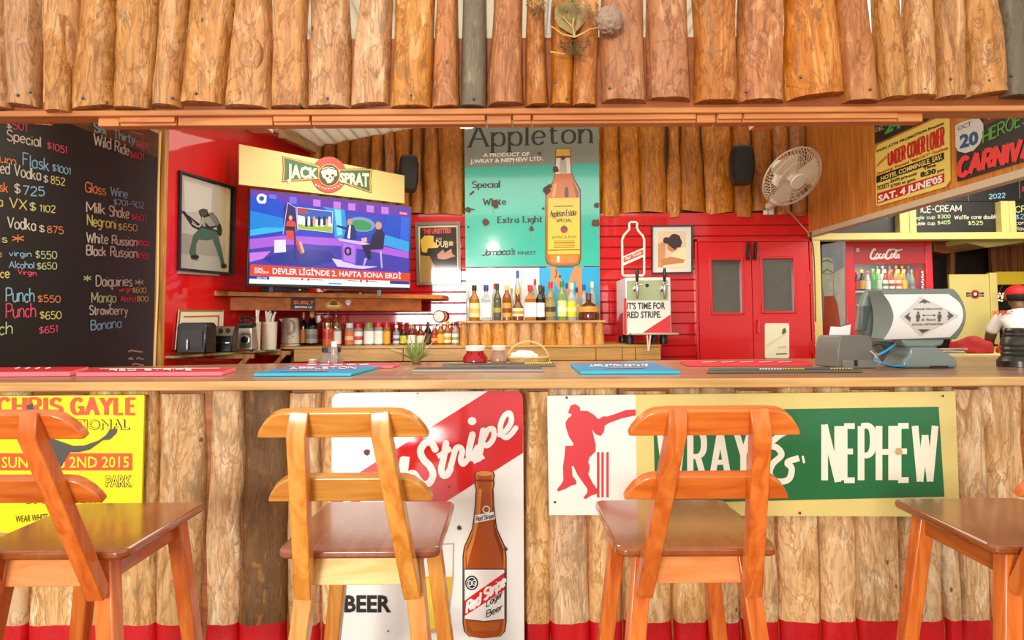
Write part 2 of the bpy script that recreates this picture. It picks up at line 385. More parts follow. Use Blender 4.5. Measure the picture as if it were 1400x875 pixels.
class Art:
    """flat paint, print or chalk lying on a plane; drawn in photograph pixels and cast onto that plane"""
    def __init__(s, plane): s.p = plane; s.mb = MB(); s.k = 0
    def o(s, lay):
        s.k += 1; return .0012 + .0007 * lay + 1.6e-5 * (s.k % 40)
    def poly(s, pts, m, lay=0):
        vs = [s.p.pt(x, y, s.o(lay)) for x, y in pts]
        tr = tessellate_polygon([[Vector((x, y, 0)) for x, y in pts]])
        s.mb.add(vs, [list(t) for t in tr], m)
    def rect(s, x0, y0, x1, y1, m, lay=0): s.poly([(x0, y0), (x1, y0), (x1, y1), (x0, y1)], m, lay)
    def ell(s, cx, cy, rx, ry, m, lay=0, n=24, rot=0.0, a0=0.0, a1=2 * math.pi):
        c, q = math.cos(rot), math.sin(rot); P = []
        for k in range(n):
            t = a0 + (a1 - a0) * k / n; x, y = rx * math.cos(t), ry * math.sin(t)
            P.append((cx + x * c - y * q, cy + x * q + y * c))
        s.poly(P, m, lay)
    def blob(s, cx, cy, r, m, lay=0, seed=0, n=16, k=.35):
        P = []
        for i in range(n):
            t = 2 * math.pi * i / n
            q = r * (1 + k * noise.noise(Vector((math.cos(t) * 1.3 + seed * 7.1, math.sin(t) * 1.3, seed))))
            P.append((cx + q * math.cos(t), cy + q * math.sin(t)))
        s.poly(P, m, lay)
    def ring(s, cx, cy, rx, ry, wd, m, lay=0, n=32):
        P = [(cx + rx * math.cos(2 * math.pi * k / n), cy + ry * math.sin(2 * math.pi * k / n)) for k in range(n)]
        s.stroke(P + P[:2], wd, m, lay, joints=False)
    def stroke(s, pts, wd, m, lay=0, smooth=False, joints=True, contrast=0.0, k=5):
        """ribbon; contrast > 0 makes flat strokes thinner than upright ones"""
        P = [Vector((x, y)) for x, y in pts]
        if smooth and len(P) > 2:
            P = [Vector((q.x, q.y)) for q in catmull([(a.x, a.y, 0) for a in P], k)]
        P = [p for i, p in enumerate(P) if i == 0 or (p - P[i - 1]).length > 1e-4]
        if len(P) < 2: return
        off = s.o(lay)
        def hw(d): return .5 * wd * (1 - contrast * (1 - abs(d.y) ** 1.3))
        if smooth or not joints:
            vs = []; n = len(P)
            for i in range(n):
                d = (P[min(i + 1, n - 1)] - P[max(i - 1, 0)]).normalized(); h = hw(d); q = Vector((-d.y, d.x)) * h
                vs += [s.p.pt(*(P[i] + q), off + 1.2e-5 * i), s.p.pt(*(P[i] - q), off + 1.2e-5 * i)]
            s.mb.add(vs, [(2 * i, 2 * i + 1, 2 * i + 3, 2 * i + 2) for i in range(n - 1)], m)
        else:
            for i in range(len(P) - 1):
                off = s.o(lay)
                d = (P[i + 1] - P[i]).normalized(); h = hw(d); q = Vector((-d.y, d.x)) * h
                a, b = P[i], P[i + 1]
                if len(P) > 2:
                    if i > 0: a = a - d * h * .45
                    if i < len(P) - 2: b = b + d * h * .45
                s.mb.add([s.p.pt(*(a + q), off), s.p.pt(*(a - q), off), s.p.pt(*(b - q), off), s.p.pt(*(b + q), off)], [(0, 1, 2, 3)], m)
    def text(s, body, x0, y0, x1, y1, h, m, lay=2, bold=0.0, shear=0.0, h1=None, vy=None):
        """block letters: baseline (x0,y0)-(x1,y1), capital height h at the left and h1 at the right"""
        vs, fs = _font(body, bold); h1 = h if h1 is None else h1
        a = min(v[0] for v in vs); b = max(v[0] for v in vs); cap = .729 + 2 * bold
        out = []
        for x, y in vs:
            u = (x - a) / (b - a); q = (y + bold) / cap; hh = h + (h1 - h) * u
            out.append(s.p.pt(x0 + (x1 - x0) * u + shear * q * hh, y0 + (y1 - y0) * u - q * hh, s.o(lay)))
        s.mb.add(out, fs, m)
    def hand(s, body, x0, y0, x1, y1, h, wd, m, lay=2, shear=0.0, contrast=0.0, serif=0.0, jit=0.0, h1=None, gap=.17, seed=1):
        """drawn letters: strokes of width wd px; serif > 0 adds slab serifs of that half length"""
        rnd = random.Random(seed * 131 + len(body)); h1 = h if h1 is None else h1
        tot = sum(G_.get(c, G_[' '])[0] + gap for c in body) - gap; x = 0.0
        for c in body:
            gw, st = G_.get(c, G_[' ']); jy = rnd.uniform(-jit, jit); js = 1 + rnd.uniform(-jit, jit)
            def tr(p):
                u = (x + p[0]) / tot; hh = (h + (h1 - h) * u) * js
                return (x0 + (x1 - x0) * u + shear * p[1] * hh, y0 + (y1 - y0) * u - (p[1] + jy) * hh)
            for sm, pts in st:
                s.stroke([tr(p) for p in pts], wd, m, lay, smooth=sm, contrast=contrast)
                if serif:
                    for e, nb in ((pts[0], pts[1]), (pts[-1], pts[-2])):
                        for lv in (0, .62, 1.0, -.3):
                            if abs(e[1] - lv) < .02 and abs(e[1] - nb[1]) > .12:
                                p = tr(e); s.stroke([(p[0] - serif, p[1]), (p[0] + serif, p[1])], max(wd * .38, .7), m, lay)
                                break
            x += gw + gap
    def build(s, name, parent, label=None): return s.mb.build(name, parent, label)

def rounded(x0, y0, x1, y1, r, n=5, skew=None):
    P = []
    for cx, cy, a in ((x1 - r, y0 + r, -90), (x1 - r, y1 - r, 0), (x0 + r, y1 - r, 90), (x0 + r, y0 + r, 180)):
        for k in range(n + 1):
            t = math.radians(a + 90 * k / n); P.append((cx + r * math.cos(t), cy + r * math.sin(t)))
    return P
def panel(name, plane, pts, thick, m, parent, label=None, mside=None, bevel=0.0):
    mb = MB(); mb.prism([plane.pt(x, y) for x, y in pts], plane.N * -thick, m, mside)
    return mb.build(name, parent, label, bevel=bevel)
# ================================================================ the setting
YB = 5.70                                     # back wall of the bar
red = mat('red_paint', '#c80308', .5, var=.10, scale=5, coat=.8, spec=.25)
red_dark = mat('red_paint_groove', '#a00306', .5)
yel_trim = mat('yellow_paint', '#dccb7c', .45, var=.06, scale=6)
pine = wood('pine_boards', '#de9240', '#bb6c22', .38, 'Z', 1.2, coat=.15)
pine_x = wood('pine_beam', '#d58c4a', '#b86c34', .45, 'X', .8)
white_b, _t, _n, _l, _b = newmat('roof_sheet_white')              # pale translucent roof sheets: daylight soaks through
_b.inputs['Base Color'].default_value = H('#efe9dc')
_tr = _n.new('ShaderNodeBsdfTranslucent'); _tr.inputs[0].default_value = H('#f4eddc')
_nz = _n.new('ShaderNodeTexNoise'); _nz.inputs['Scale'].default_value = 3; _mr = _n.new('ShaderNodeMapRange'); _mr.inputs['To Min'].default_value = .80; _mr.inputs['To Max'].default_value = .95
_l.new(_nz.outputs['Fac'], _mr.inputs[0]); _mx = _n.new('ShaderNodeMixShader'); _l.new(_mr.outputs[0], _mx.inputs[0]); _l.new(_b.outputs[0], _mx.inputs[1]); _l.new(_tr.outputs[0], _mx.inputs[2])
_l.new(_mx.outputs[0], _n['Material Output'].inputs[0])
dark = mat('dark_board', '#1b1815', .55, var=.25, scale=4)
chalk_b = mat('chalkboard', '#1d1a17', .42, var=.35, scale=2.5)
S_FRONT = slabmat('slab_wood_front', '#f0ddba', '#d8b080', '#a07446', '#8a7556', .11, band=.142)
S_FRONT_B = slabmat('slab_bark_front', '#c08a4c', '#8f6233', '#573819', '#4a3a28', .30, band=.142)
S_TOP = slabmat('slab_wood_canopy', '#e4bb8c', '#c48c54', '#86542a', '#857052', .10, lo=.84, hi=1.1)
S_TOP_R = slabmat('slab_wood_canopy_red', '#dba26c', '#b97640', '#82461a', '#7d5a36', .07, lo=.86, hi=1.1)
S_TOP_B = slabmat('slab_bark_canopy', '#94805f', '#7a6a4e', '#54472f', '#5c5140', .28)
S_BACK = slabmat('slab_wood_back', '#e3a558', '#c17a30', '#8a4a14', '#6a4420', .07, lo=.75, hi=1.15)
S_BOX = slabmat('slab_wood_box', '#eec188', '#d29a5c', '#ab703a', '#86603a', .02)
nail = mat('nail_steel', '#6a6a68', .35, .8)

def slab(name, parent, xb, xt, z0, z1, Y, th, m, seed=0, cut=0.0, nu=8, nv=14, wob=.012, flat_=.62):
    """half-round slab of a log, flat back at depth Y, round face towards the camera; z0 bottom, z1 top, cut: slope of its sawn foot"""
    mb = MB(); g = []
    for j in range(nv + 1):
        t = j / nv
        a = xb[0] + (xt[0] - xb[0]) * t; b = xb[1] + (xt[1] - xb[1]) * t
        zz = z0 + (z1 - z0) * t
        e = math.sin(math.pi * min(1, t * 6) * .5)
        a += wob * e * noise.noise(Vector((seed * 3.1, zz * 3.2, 1.0))); b += wob * e * noise.noise(Vector((seed * 3.1, zz * 3.2, 9.0)))
        row = []
        for i in range(nu + 1):
            u = i / nu; x = a + (b - a) * u
            q = max(0.0, 1 - abs(2 * u - 1) ** 2.6)
            d = th * (.12 + .88 * q ** flat_) * (1 + .22 * noise.noise(Vector((x * 9 + seed, zz * 3.0, seed)))) + .006 * noise.noise(Vector((x * 38, zz * 14, seed)))
            row.append((x, Y - max(.003, d), zz + (1 - t) * cut * (u - .5) * (b - a)))
        g.append(row)
    W = nu + 3
    vs = []
    for row in g:
        vs += row + [(row[-1][0], Y, row[-1][2]), (row[0][0], Y, row[0][2])]
    fs = []
    for j in range(nv):
        for i in range(W):
            k = (i + 1) % W
            fs.append((j * W + i, j * W + k, (j + 1) * W + k, (j + 1) * W + i))
    fs.append(list(range(W))); fs.append([nv * W + i for i in range(W - 1, -1, -1)])
    mb.add(vs, fs, m)
    return mb.build(name, parent, sharp=50)

# ---- floor
mb = MB(); mb.box(-6.5, 8.0, -3.0, 8.2, -.08, 0, wood('floor_boards', '#8a5a34', '#5e3a20', .5, 'X', .6)); struct(mb.build('floor'))
# ---- back wall: red shiplap below, log slabs above
mb = MB()
x0, x1 = -1.83, 2.70
z = .0
zt = at(900, 292, YB).z
while z < zt - .17:
    h = .098
    mb.prism([(x0, YB + .1, z), (x0, YB - .004, z), (x0, YB - .010, z + .004), (x0, YB - .010, z + h - .010), (x0, YB + .002, z + h - .004), (x0, YB + .1, z + h - .004)], (x1 - x0, 0, 0), red)
    z += h
mb.box(x0, x1, YB - .014, YB + .1, z, zt, red)
mb.box(x0, x1, YB + .004, YB + .1, 0, zt, red_dark); mb.box(x0, x1, YB + .012, YB + .1, zt, 3.6, dark)
wall_back = struct(mb.build('wall_back'))
X = -1.80; k = 0
bx = [420, 437, 460, 478, 503, 524, 543, 560, 577, 602, 636, 690, 740, 790, 822, 849, 877, 912, 931, 965, 1004, 1028, 1060, 1082, 1103]
for k in range(len(bx) - 1):
    a = at(bx[k] + .6, 292, YB).x; b = at(bx[k + 1] - .6, 292, YB).x
    zb = at(bx[k], 291 + 3 * math.sin(k * 2.3), YB).z
    sh_ = .03 * math.sin(k * 1.9); slab('log_slab', wall_back, (a, b), (a + sh_, b + .03 * math.sin((k + 1) * 1.9)), zb - .012 * (k % 3), 3.35, YB + .012, .045, S_BACK, seed=200 + k, cut=.14 * math.sin(k * 2.7), wob=.02, nu=7, nv=12, flat_=.42)
# ---- left red wall, angled, with its end post
cL = at(425, 438, YB); dL = Vector((.216, 1, 0)).normalized()
def wl(t): return Vector((cL.x, cL.y, 0)) - dL * t          # t metres from the corner
LEN = (YB - 3.97) * 1.023
n_in = Vector((dL.y, -dL.x, 0))                              # into the bar
mb = MB()
a, b = wl(0), wl(LEN)
WEND = b.copy()
mb.prism([a, b, b - n_in * .035, a - n_in * .035 + dL * .1], (0, 0, 3.3), red)
mb.prism([b + n_in * .012, b + n_in * .012 + dL * .10, b + dL * .10 + n_in * .001, b + n_in * .001], (0, 0, 3.3), red)
wall_left = struct(mb.build('wall_left'))
mb = MB(); tan = wood('post_wood', '#b9843c', '#8b5a22', .5, 'Z')
mb.prism([b + n_in * .012 - dL * .001, b - n_in * .04 - dL * .001, b - n_in * .04 - dL * .03, b + n_in * .012 - dL * .03], (0, 0, 3.3), tan)
struct(mb.build('trim_1'))
PL = Plane(wl(0), n_in)
# ---- left chalkboard hangs on the side partition behind
qa = Vector((-2.735, 3.30, 0)); qb = Vector((-2.60, 4.72, 0)); dc = (qb - qa).normalized(); nc = Vector((dc.y, -dc.x, 0))
mb = MB(); mb.prism([qa - nc * .04, qb + dc * .05 - nc * .04, qb + dc * .05 - nc * .14, qa - nc * .14], (0, 0, 3.3), wood('partition_wood', '#8a5a2c', '#5e3a18', .5, 'Z'))
struct(mb.build('wall_partition'))
# ---- ceiling over the bar, rising to the right
ca, cb = at(430, 203, YB), at(560, 178, YB)
sl = (cb.z - ca.z) / (cb.x - ca.x)
def cz(x): return ca.z + sl * (x - ca.x)
mb = MB()
xa, xb_ = -3.4, 2.66
N = 60
for i in range(N):                                            # corrugated sheets running from front to back
    u0 = xa + (xb_ - xa) * i / N; u1 = xa + (xb_ - xa) * (i + 1) / N
    d0 = .012 * (i % 2); d1 = .012 * ((i + 1) % 2)
    mb.hexa([(u0, 2.75, cz(u0) + d0), (u1, 2.75, cz(u1) + d1), (u1, 2.75, cz(u1) + d1 + .02), (u0, 2.75, cz(u0) + d0 + .02)],
            [(u0, 5.9, cz(u0) + d0), (u1, 5.9, cz(u1) + d1), (u1, 5.9, cz(u1) + d1 + .02), (u0, 5.9, cz(u0) + d0 + .02)], white_b)
struct(mb.build('ceiling'))
mb = MB(); mb.bar(at(385, 181, 5.0), at(430, 203, 5.64), .05, .09, wood('rafter_wood', '#d8bd8a', '#b08f58', .6, 'Y')); struct(mb.build('trim_2'))
# ---- right soffit partition of pine boards with white trim
XS = 2.672; zs = at(1108, 318, YB).z
mb = MB(); y = 2.75
yy = [2.75, 2.9, 3.05, 3.2, 3.36, 3.52, 3.7, 3.86, 4.04, 4.2, 4.36, 4.55, 4.70, 4.92, 5.12, 5.30, 5.50, 5.70]
for i in range(len(yy) - 1):
    mb.box(XS, XS + .03, yy[i] + .002, yy[i + 1] - .002, zs, 3.3, pine)
mb.box(XS + .006, XS + .034, 2.75, 5.7, zs, 3.3, mat('pine_gap', '#5a2c08', .6))
struct(mb.build('wall_soffit', bevel=.003))
mb = MB(); mb.box(XS - .018, XS + .05, 2.75, 5.68, zs - .045, zs, mat('trim_white', '#c9b79c', .45)); struct(mb.build('trim_3', bevel=.004))
PS = Plane((XS - .009, 0, 0), (-1, 0, 0))
# ---- kitchen beyond the opening on the right
YK = 7.0
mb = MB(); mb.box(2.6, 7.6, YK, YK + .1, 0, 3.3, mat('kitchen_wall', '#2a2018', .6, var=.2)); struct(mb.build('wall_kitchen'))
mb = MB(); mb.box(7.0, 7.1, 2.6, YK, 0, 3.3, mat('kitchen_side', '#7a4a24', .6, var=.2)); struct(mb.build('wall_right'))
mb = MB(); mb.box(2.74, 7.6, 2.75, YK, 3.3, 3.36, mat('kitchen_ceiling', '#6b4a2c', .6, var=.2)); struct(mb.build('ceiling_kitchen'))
# yellow post-and-rail frame of the opening with blackboards in its upper bays
YF = 5.74
mb = MB()
pz = at(1250, 324, YF).z
mb.box(at(1108, 400, YF).x, at(1122, 400, YF).x, YF - .02, YF + .1, 0, at(1115, 314, YF).z, yel_trim)
mb.box(at(1110, 400, YF).x, 6.9, YF - .03, YF + .1, at(1250, 328, YF).z, at(1250, 318.5, YF).z, yel_trim)
for a, b in ((1228, 1241), (1241.5, 1251), (1367, 1378), (1378.5, 1387)):
    mb.box(at(a, 300, YF).x, at(b, 300, YF).x, YF - .022, YF + .08, at(1250, 318.5, YF).z, at(1250, 276, YF).z, yel_trim)
struct(mb.build('trim_4', bevel=.005))
mb = MB(); mb.box(2.70, 7.0, YF + .1, YF + .13, at(1250, 320, YF).z, 3.3, dark); struct(mb.build('wall_header'))

# ================================================================ bar counter
bar = thing('bar_counter', 'long bar counter with pale plank top and log slab front with red painted foot', 'bar counter', (0, 2.55, 0))
ctop_m = wood('counter_top', '#b98a66', '#94603c', .30, 'X', .5, coat=.15)
edge_m = wood('counter_edge', '#e0b673', '#c38f4c', .45, 'X', .6)
ZC = 1.08
mb = MB()
mb.prism([(-3.3, 2.485, ZC - .032), (3.25, 2.485, ZC - .032), (3.25, 3.85, ZC - .032), (2.4, 3.72, ZC - .032), (0, 3.57, ZC - .032), (-1.3, 3.53, ZC - .032), (-2.2, 3.29, ZC - .032), (-3.3, 3.26, ZC - .032)], (0, 0, .032), ctop_m)
mb.build('worktop', bar, bevel=.006)
mb = MB(); mb.box(-3.3, 3.25, 2.462, 2.486, ZC - .034, ZC + .001, edge_m); mb.build('edge_strip', bar, bevel=.005)
mb = MB(); mb.box(-3.3, 3.25, 2.552, 2.60, 0, ZC - .033, wood('counter_backing', '#b4713f', '#8c4c22', .5, 'X')); mb.build('backing_panel', bar)
fb = [-150, -98, -52, 0, 46, 115, 167, 220, 281, 331, 396, 441, 492, 545, 600, 655, 716, 751, 804, 848, 917, 962, 1010, 1060, 1115, 1165, 1225, 1284, 1304, 1347, 1402, 1455, 1510, 1560]
for k in range(len(fb) - 1):
    Y = 2.552
    g0 = 3 if fb[k] == 281 else .5
    a = at(fb[k] + g0, 690, Y).x; b = at(fb[k + 1] - .5, 690, Y).x
    sk = .012 * math.sin(k * 1.7)
    zt = ZC - .040 - .012 * (k % 3 == 1)
    bark = fb[k] in (331,)
    slab('log_slab', bar, (a, b), (a + sk, b + sk * .6), .005, zt, Y, .034, S_FRONT_B if bark else S_FRONT, seed=k, wob=.015, nv=20, nu=10, flat_=.28)

# ================================================================ log slab canopy above the bar
YC = 2.36
can = thing('log_slab_canopy', 'overhead canopy front of upright log slabs nailed to an orange beam across the top', 'canopy', (0, YC, at(700, 158, YC).z))
mb = MB(); mb.box(-3.2, 3.3, YC, YC + .05, at(700, 152, YC).z, at(700, 52, YC).z, wood('canopy_board', '#a8581c', '#84400c', .5, 'X', .7)); mb.build('backing_board', can)
mb = MB(); mb.box(-3.2, 3.3, YC - .03, YC + .06, at(700, 159, YC).z, at(700, 151, YC).z, pine_x); mb.build('beam', can, bevel=.004)
mb = MB()
xs = [138, 168, 246, 376, 428, 665, 700, 727, 950, 977, 1012, 1223, 1258]
for i in range(len(xs) - 1):
    j = i % 2
    yq = YC + .015
    mb.box(at(xs[i], 165, yq).x + .002, at(xs[i + 1], 165, yq).x - .002, yq - .02, yq + .03, at(700, 171.5, yq).z, at(700, 160, yq).z + .01 * j, pine_x)
    if i in (1, 3, 4, 6, 7, 9, 10): mb.box(at(xs[i], 165, yq).x + .004, at(xs[i + 1], 165, yq).x - .004, yq - .032, yq - .02, at(700, 168, yq).z, at(700, 160.5, yq).z, pine_x)
mb.build('lower_batten', can, bevel=.003)
for x in (-2.9, -1.0, 1.0, 2.9):
    mb = MB(); mb.box(x - .04, x + .04, YC + .05, YC + .17, at(700, 162, YC).z, at(700, 100, YC).z, pine_x); mb.build('bracket', can)
T = [(-60, -18, -55, -14, 150), (-16, 19, -12, 14, 152), (19, 58, 14, 56, 148), (68, 103, 68, 113, 146), (104, 162, 113, 162, 151), (159, 214, 163, 224, 152), (214, 250, 226, 261, 149), (250, 307, 262, 324, 145),
     (308, 371, 326, 371, 150), (372, 421, 374, 424, 150), (422, 480, 425, 480, 150), (480, 532, 493, 537, 147), (534, 590, 540, 597, 150), (591, 629, 599, 627, 150), (630, 665, 632, 665, 149), (667, 716, 673, 716, 146),
     (717, 750, 718, 748, 148), (752, 781, 752, 782, 148), (781, 815, 783, 818, 148), (822, 883, 820, 880, 142), (884, 943, 882, 940, 139), (948, 1008, 946, 1004, 143), (1008, 1070, 1008, 1070, 142), (1073, 1153, 1072, 1140, 135),
     (1151, 1197, 1141, 1181, 142), (1198, 1235, 1190, 1225, 138), (1234, 1273, 1233, 1270, 136), (1274, 1315, 1271, 1310, 137), (1315, 1370, 1312, 1357, 133), (1366, 1402, 1360, 1394, 136), (1404, 1450, 1398, 1446, 140), (1452, 1500, 1448, 1496, 140)]
for k, (a, b, c, d, yb) in enumerate(T):
    if k in (9, 10, 12, 14, 15, 16, 19, 20): c, d = c + 1.5, d - 2.2
    m = S_TOP if k < 13 or k in (25, 26, 27, 28) else S_TOP_R
    if k in (14, 29): m = S_TOP_B
    za, zb_ = at(a, yb, YC).z, 2.78
    cut = [0, .06, -.08, .05, .12, -.05, -.03, 0, -.04, 0, 0, .1][k % 12] if k not in (23,) else .12
    sc = (zb_ - za) / (at(a, 0, YC).z - za)
    A, B, C, D = (at(a - .4, yb, YC).x, at(b + .4, yb, YC).x, at(c - .4, 0, YC).x, at(d + .4, 0, YC).x)
    C, D = A + (C - A) * sc, B + (D - B) * sc
    slab('log_slab', can, (A, B), (C, D), za, zb_, YC + .002, .06, m, seed=60 + k, cut=cut, wob=.011, nu=10, nv=18, flat_=.42)
slab('log_slab', can, (at(57.5, 150, 2.3).x, at(91, 150, 2.3).x), (at(58, 21, 2.3).x, at(89, 21, 2.3).x), at(57, 151, 2.3).z, at(57, 20, 2.3).z, YC - .03, .045, S_TOP, seed=140, wob=.006)
mb = MB(); c = at(342, 74, YC - .052); mb.ball(c, .045, .018, .066, S_TOP, 22, 12, fn=lambda d: 1 + .10 * math.sin(14 * math.acos(max(-1, min(1, -d.y)))) * .6); mb.build('knot', can, sharp=80)
mb = MB()
for px, py in ((113, 134), (146, 140), (236, 134), (268, 128), (448, 135), (562, 130), (647, 135), (760, 112), (775, 135), (833, 120), (1020, 125), (1095, 105), (1131, 124), (1190, 122), (1264, 122), (1300, 108), (1352, 110), (1383, 103), (41, 126), (24, 130)):
    p = at(px, py, YC - .058); mb.ball(p, .006, .006, .006, nail, 8, 6)
mb.build('nail_heads', can)
# ================================================================ bar stools
def stool_mats(tag_, c1, c2, seat1, seat2, ap1, ap2):
    return (wood('stool_wood_' + tag_, c1, c2, .28, 'Z', 1.5, coat=.35, stretch=9), wood('stool_rail_' + tag_, c1, c2, .28, 'X', 1.5, coat=.35, stretch=9),
            wood('stool_seat_' + tag_, seat1, seat2, .16, 'Y', 1.2, coat=.6, stretch=8), wood('stool_apron_' + tag_, ap1, ap2, .32, 'X', 1.5, coat=.3, stretch=9))
def make_stool(cx, cy, label, ms):
    mz, mx, msd, map_ = ms
    t = thing('bar_stool', label, 'bar stool', (cx, cy, 0), 'bar stools along the counter')
    def P(x, y, z): return (cx + x, cy + y, z)
    mb = MB()                                               # seat with rounded corners
    pts = [P(x, y, .728) for x, y in rounded(-.2, -.21, .2, .21, .028, 4)]
    mb.prism(pts, (0, 0, .024), msd); mb.build('seat', t, bevel=.008, seg=3)
    for s, nm in ((-1, 'rear_apron'), (1, 'front_apron')):
        y = s * .172; mb = MB()
        mb.hexa([P(-.138, y - .011, .655), P(.138, y - .011, .655), P(.138, y + .011, .655), P(-.138, y + .011, .655)],
                [P(-.112, y - .011, .728), P(.112, y - .011, .728), P(.112, y + .011, .728), P(-.112, y + .011, .728)], map_)
        mb.build(nm, t, bevel=.003)
    for s in (-1, 1):
        mb = MB(); x = s * .128
        mb.hexa([P(x - .011, -.165, .66), P(x + .011, -.165, .66), P(x + .011, .165, .66), P(x - .011, .165, .66)],
                [P(x - .011, -.16, .728), P(x + .011, -.16, .728), P(x + .011, .16, .728), P(x - .011, .16, .728)], wood('stool_side', '#cc6a24', '#a84c12', .3, 'Y', 1.5, coat=.3, stretch=9))
        mb.build('side_apron', t, bevel=.003)
    for sx in (-1, 1):
        for sy in (-1, 1):
            mb = MB()
            mb.bar(P(sx * .212, sy * .222, 0.0), P(sx * .127, sy * .163, .728), .042, .042, mz, side=(1, 0, 0), w2=(.046, .046))
            mb.build('leg', t, bevel=.004)
    for z, y0 in ((.27, .195), ):
        for s in (-1, 1):
            mb = MB(); mb.bar(P(-.175, s * .197, z), P(.175, s * .197, z), .024, .034, mx, side=(0, 0, 1)); mb.build('stretcher', t, bevel=.003)
    b0, b1 = Vector((0, -.196, .640)), Vector((0, -.402, 1.108))
    ax = (b1 - b0).normalized(); nr = Vector((0, -ax.z, ax.y))          # nr points back, towards the camera
    for s in (-1, 1):
        mb = MB()
        p = Vector(P(s * .1335, b0.y, b0.z)); q = Vector(P(s * .0885, b1.y, b1.z)); L = (q - p); d = L.normalized()
        prof = [(-.019, 0), (.015, 0), (.015, L.length), (.010, L.length), (-.019, L.length - .046)]        # rounded top towards the sitter's back
        sd = Vector((1, 0, 0)); sd = (sd - d * sd.dot(d)).normalized(); bk = sd.cross(d)
        if bk.y > 0: bk = -bk
        a = [p + d * h - bk * o - sd * .0205 for o, h in prof]; e = sd * .041
        mb.prism(a, e, mz); mb.build('back_post', t, bevel=.005)
    for f, nm in ((.862, 'back_rail'), (.520, 'back_rail')):
        c = b0 + (b1 - b0) * f - nr * .0145
        L = (b1 - b0).length; hh = .066
        sh = [(-.193, 0), (.193, 0), (.186, .018), (.172, .039), (.152, .057), (.135, .064), (.11, hh), (-.11, hh), (-.135, .064), (-.152, .057), (-.172, .039), (-.186, .018)]
        mb = MB()
        mb.prism([P(c.x + x, c.y + ax.y * z, c.z + ax.z * z) for x, z in sh], -nr * .024, mx)
        mb.build(nm, t, bevel=.004)
    mb = MB()
    for sx in (-1, 1):
        for h in (.012, .034):
            q = b0 + ax * h + nr * .0205; mb.lathe([(.004, 0), (.004, .0015)], P(sx * (.1335 - .045 * h / .51), q.y, q.z), mat('screw_plug', '#e8b98a', .4), 10, axis=nr)
    return t
sm_o = stool_mats('orange', '#dd7a30', '#bd5214', '#9c5524', '#85431a', '#e2935a', '#d07a3a')
sm_y = stool_mats('amber', '#dd9c46', '#c17222', '#94573c', '#7e432c', '#ecd092', '#dcb566')
make_stool(-1.152, 1.80, 'orange varnished wooden bar stool at the far left, before the yellow cricket poster', sm_o)
make_stool(-.381, 1.80, 'amber wooden bar stool standing before the white and red beer sign', sm_y)
make_stool(.452, 1.80, 'orange wooden bar stool standing before the white, yellow and green cricketer sign', sm_o)
make_stool(1.374, 1.80, 'orange wooden bar stool cut off by the right edge, before bare log slabs', sm_o)

# ================================================================ signs on the bar front
YS = 2.475
PB = wallp(YS + .012)
WHITE, RED = flat('#f1efe8', .22), flat('#d8242c', .22)
enam = mat('enamel_white', '#efeee8', .10, var=.02, coat=.6)
enam_r = mat('enamel_red', '#d21f27', .10, var=.03, coat=.6)
ink = flat('#1a1716', .4)
cream = flat('#ece6cf', .3)
brown_r = flat('#5a3a26', .6)

def rust(A, spots, lay=6):
    for i, (x, y, r) in enumerate(spots): A.blob(x, y, r, brown_r, lay, seed=i + int(x))

# ---- beer sign, white enamel with red diagonal band
t = thing('beer_sign', 'tall white enamel beer sign with red diagonal band and bottle, behind the amber stool', 'sign', tuple(at(584, 900, YS)))
P_ = [(453.5, 620), (452, 905), (717, 905)] + [(715, 546), (713.5, 539), (709, 535.5), (700, 534.5)] + [(466, 537), (458, 539), (454, 545)]
panel('panel', PB, P_, .012, enam, t)
A = Art(PB)
A.poly([(667, 534.8), (700, 534.5), (709, 535.5), (713.5, 539), (715, 546), (715, 619), (453.2, 785), (453.2, 670)], enam_r, 0)
A.build('red_band', t)
A = Art(PB)
A.hand('Red', 468, 741, 548, 686, 62, 10, enam, 2, shear=.12, gap=.1)
def path(p, wd, m, lay, A=A): A.stroke(p, wd, m, lay, smooth=True, k=7)
# capital S then t r i p e in a brush script
W_ = 9.6
def spath(p, wd=W_):
    path(p, wd, enam, 2); A.ell(*p[0], wd / 2, wd / 2, enam, 2, 14); A.ell(*p[-1], wd / 2, wd / 2, enam, 2, 14)
spath([(595, 614), (590, 605), (581, 606), (575, 616), (578.5, 627), (587.7, 637), (592, 648), (588, 659), (579.5, 662), (572.6, 656), (567, 648), (562, 647)])
spath([(610, 606), (606.5, 626), (603.5, 640), (605.5, 649), (611, 649), (616, 641)], 9); A.stroke([(598, 624), (617, 613)], 7, enam, 2)
spath([(615.5, 641), (620, 624), (623.5, 613), (629, 611.5), (632, 617), (630, 628), (633, 634), (638.5, 629)], 8)
spath([(646, 594), (642, 612), (641.5, 624), (647, 624.5), (653, 612)], 9); A.ell(645.5, 575.5, 5.8, 5.6, enam, 2)
spath([(661, 589), (657.5, 610), (654, 627)], 9.4); A.stroke([(647, 632), (662, 624)], 5, enam, 2)
spath([(660, 602), (667, 588), (674.5, 587), (674.5, 599), (667, 608.5), (660, 607)], 7.6)
spath([(683, 594), (692, 588), (699, 576), (697, 565), (690, 568), (684.5, 580), (685, 592), (692, 598), (700, 592), (705, 585)], 7.4)
spath([(551, 628), (549, 646), (553, 652)], 9)
A.build('script_lettering', t)
A = Art(PB)
A.text('BEER', 471, 837, 535, 837, 25, ink, 2, bold=.035)
A.build('block_lettering', t)
A = Art(PB)                                                  # bottle picture
bo, bm_, bh = flat('#7a3312', .15), flat('#a94f1c', .15), flat('#d68a4a', .15)
half = [(11.5, 645), (13, 650), (12, 655), (12.5, 662), (11, 668), (12, 690), (14, 708), (16, 722), (22, 736), (27, 747), (29, 760), (29, 850), (27, 863), (20, 870), (0, 872)]
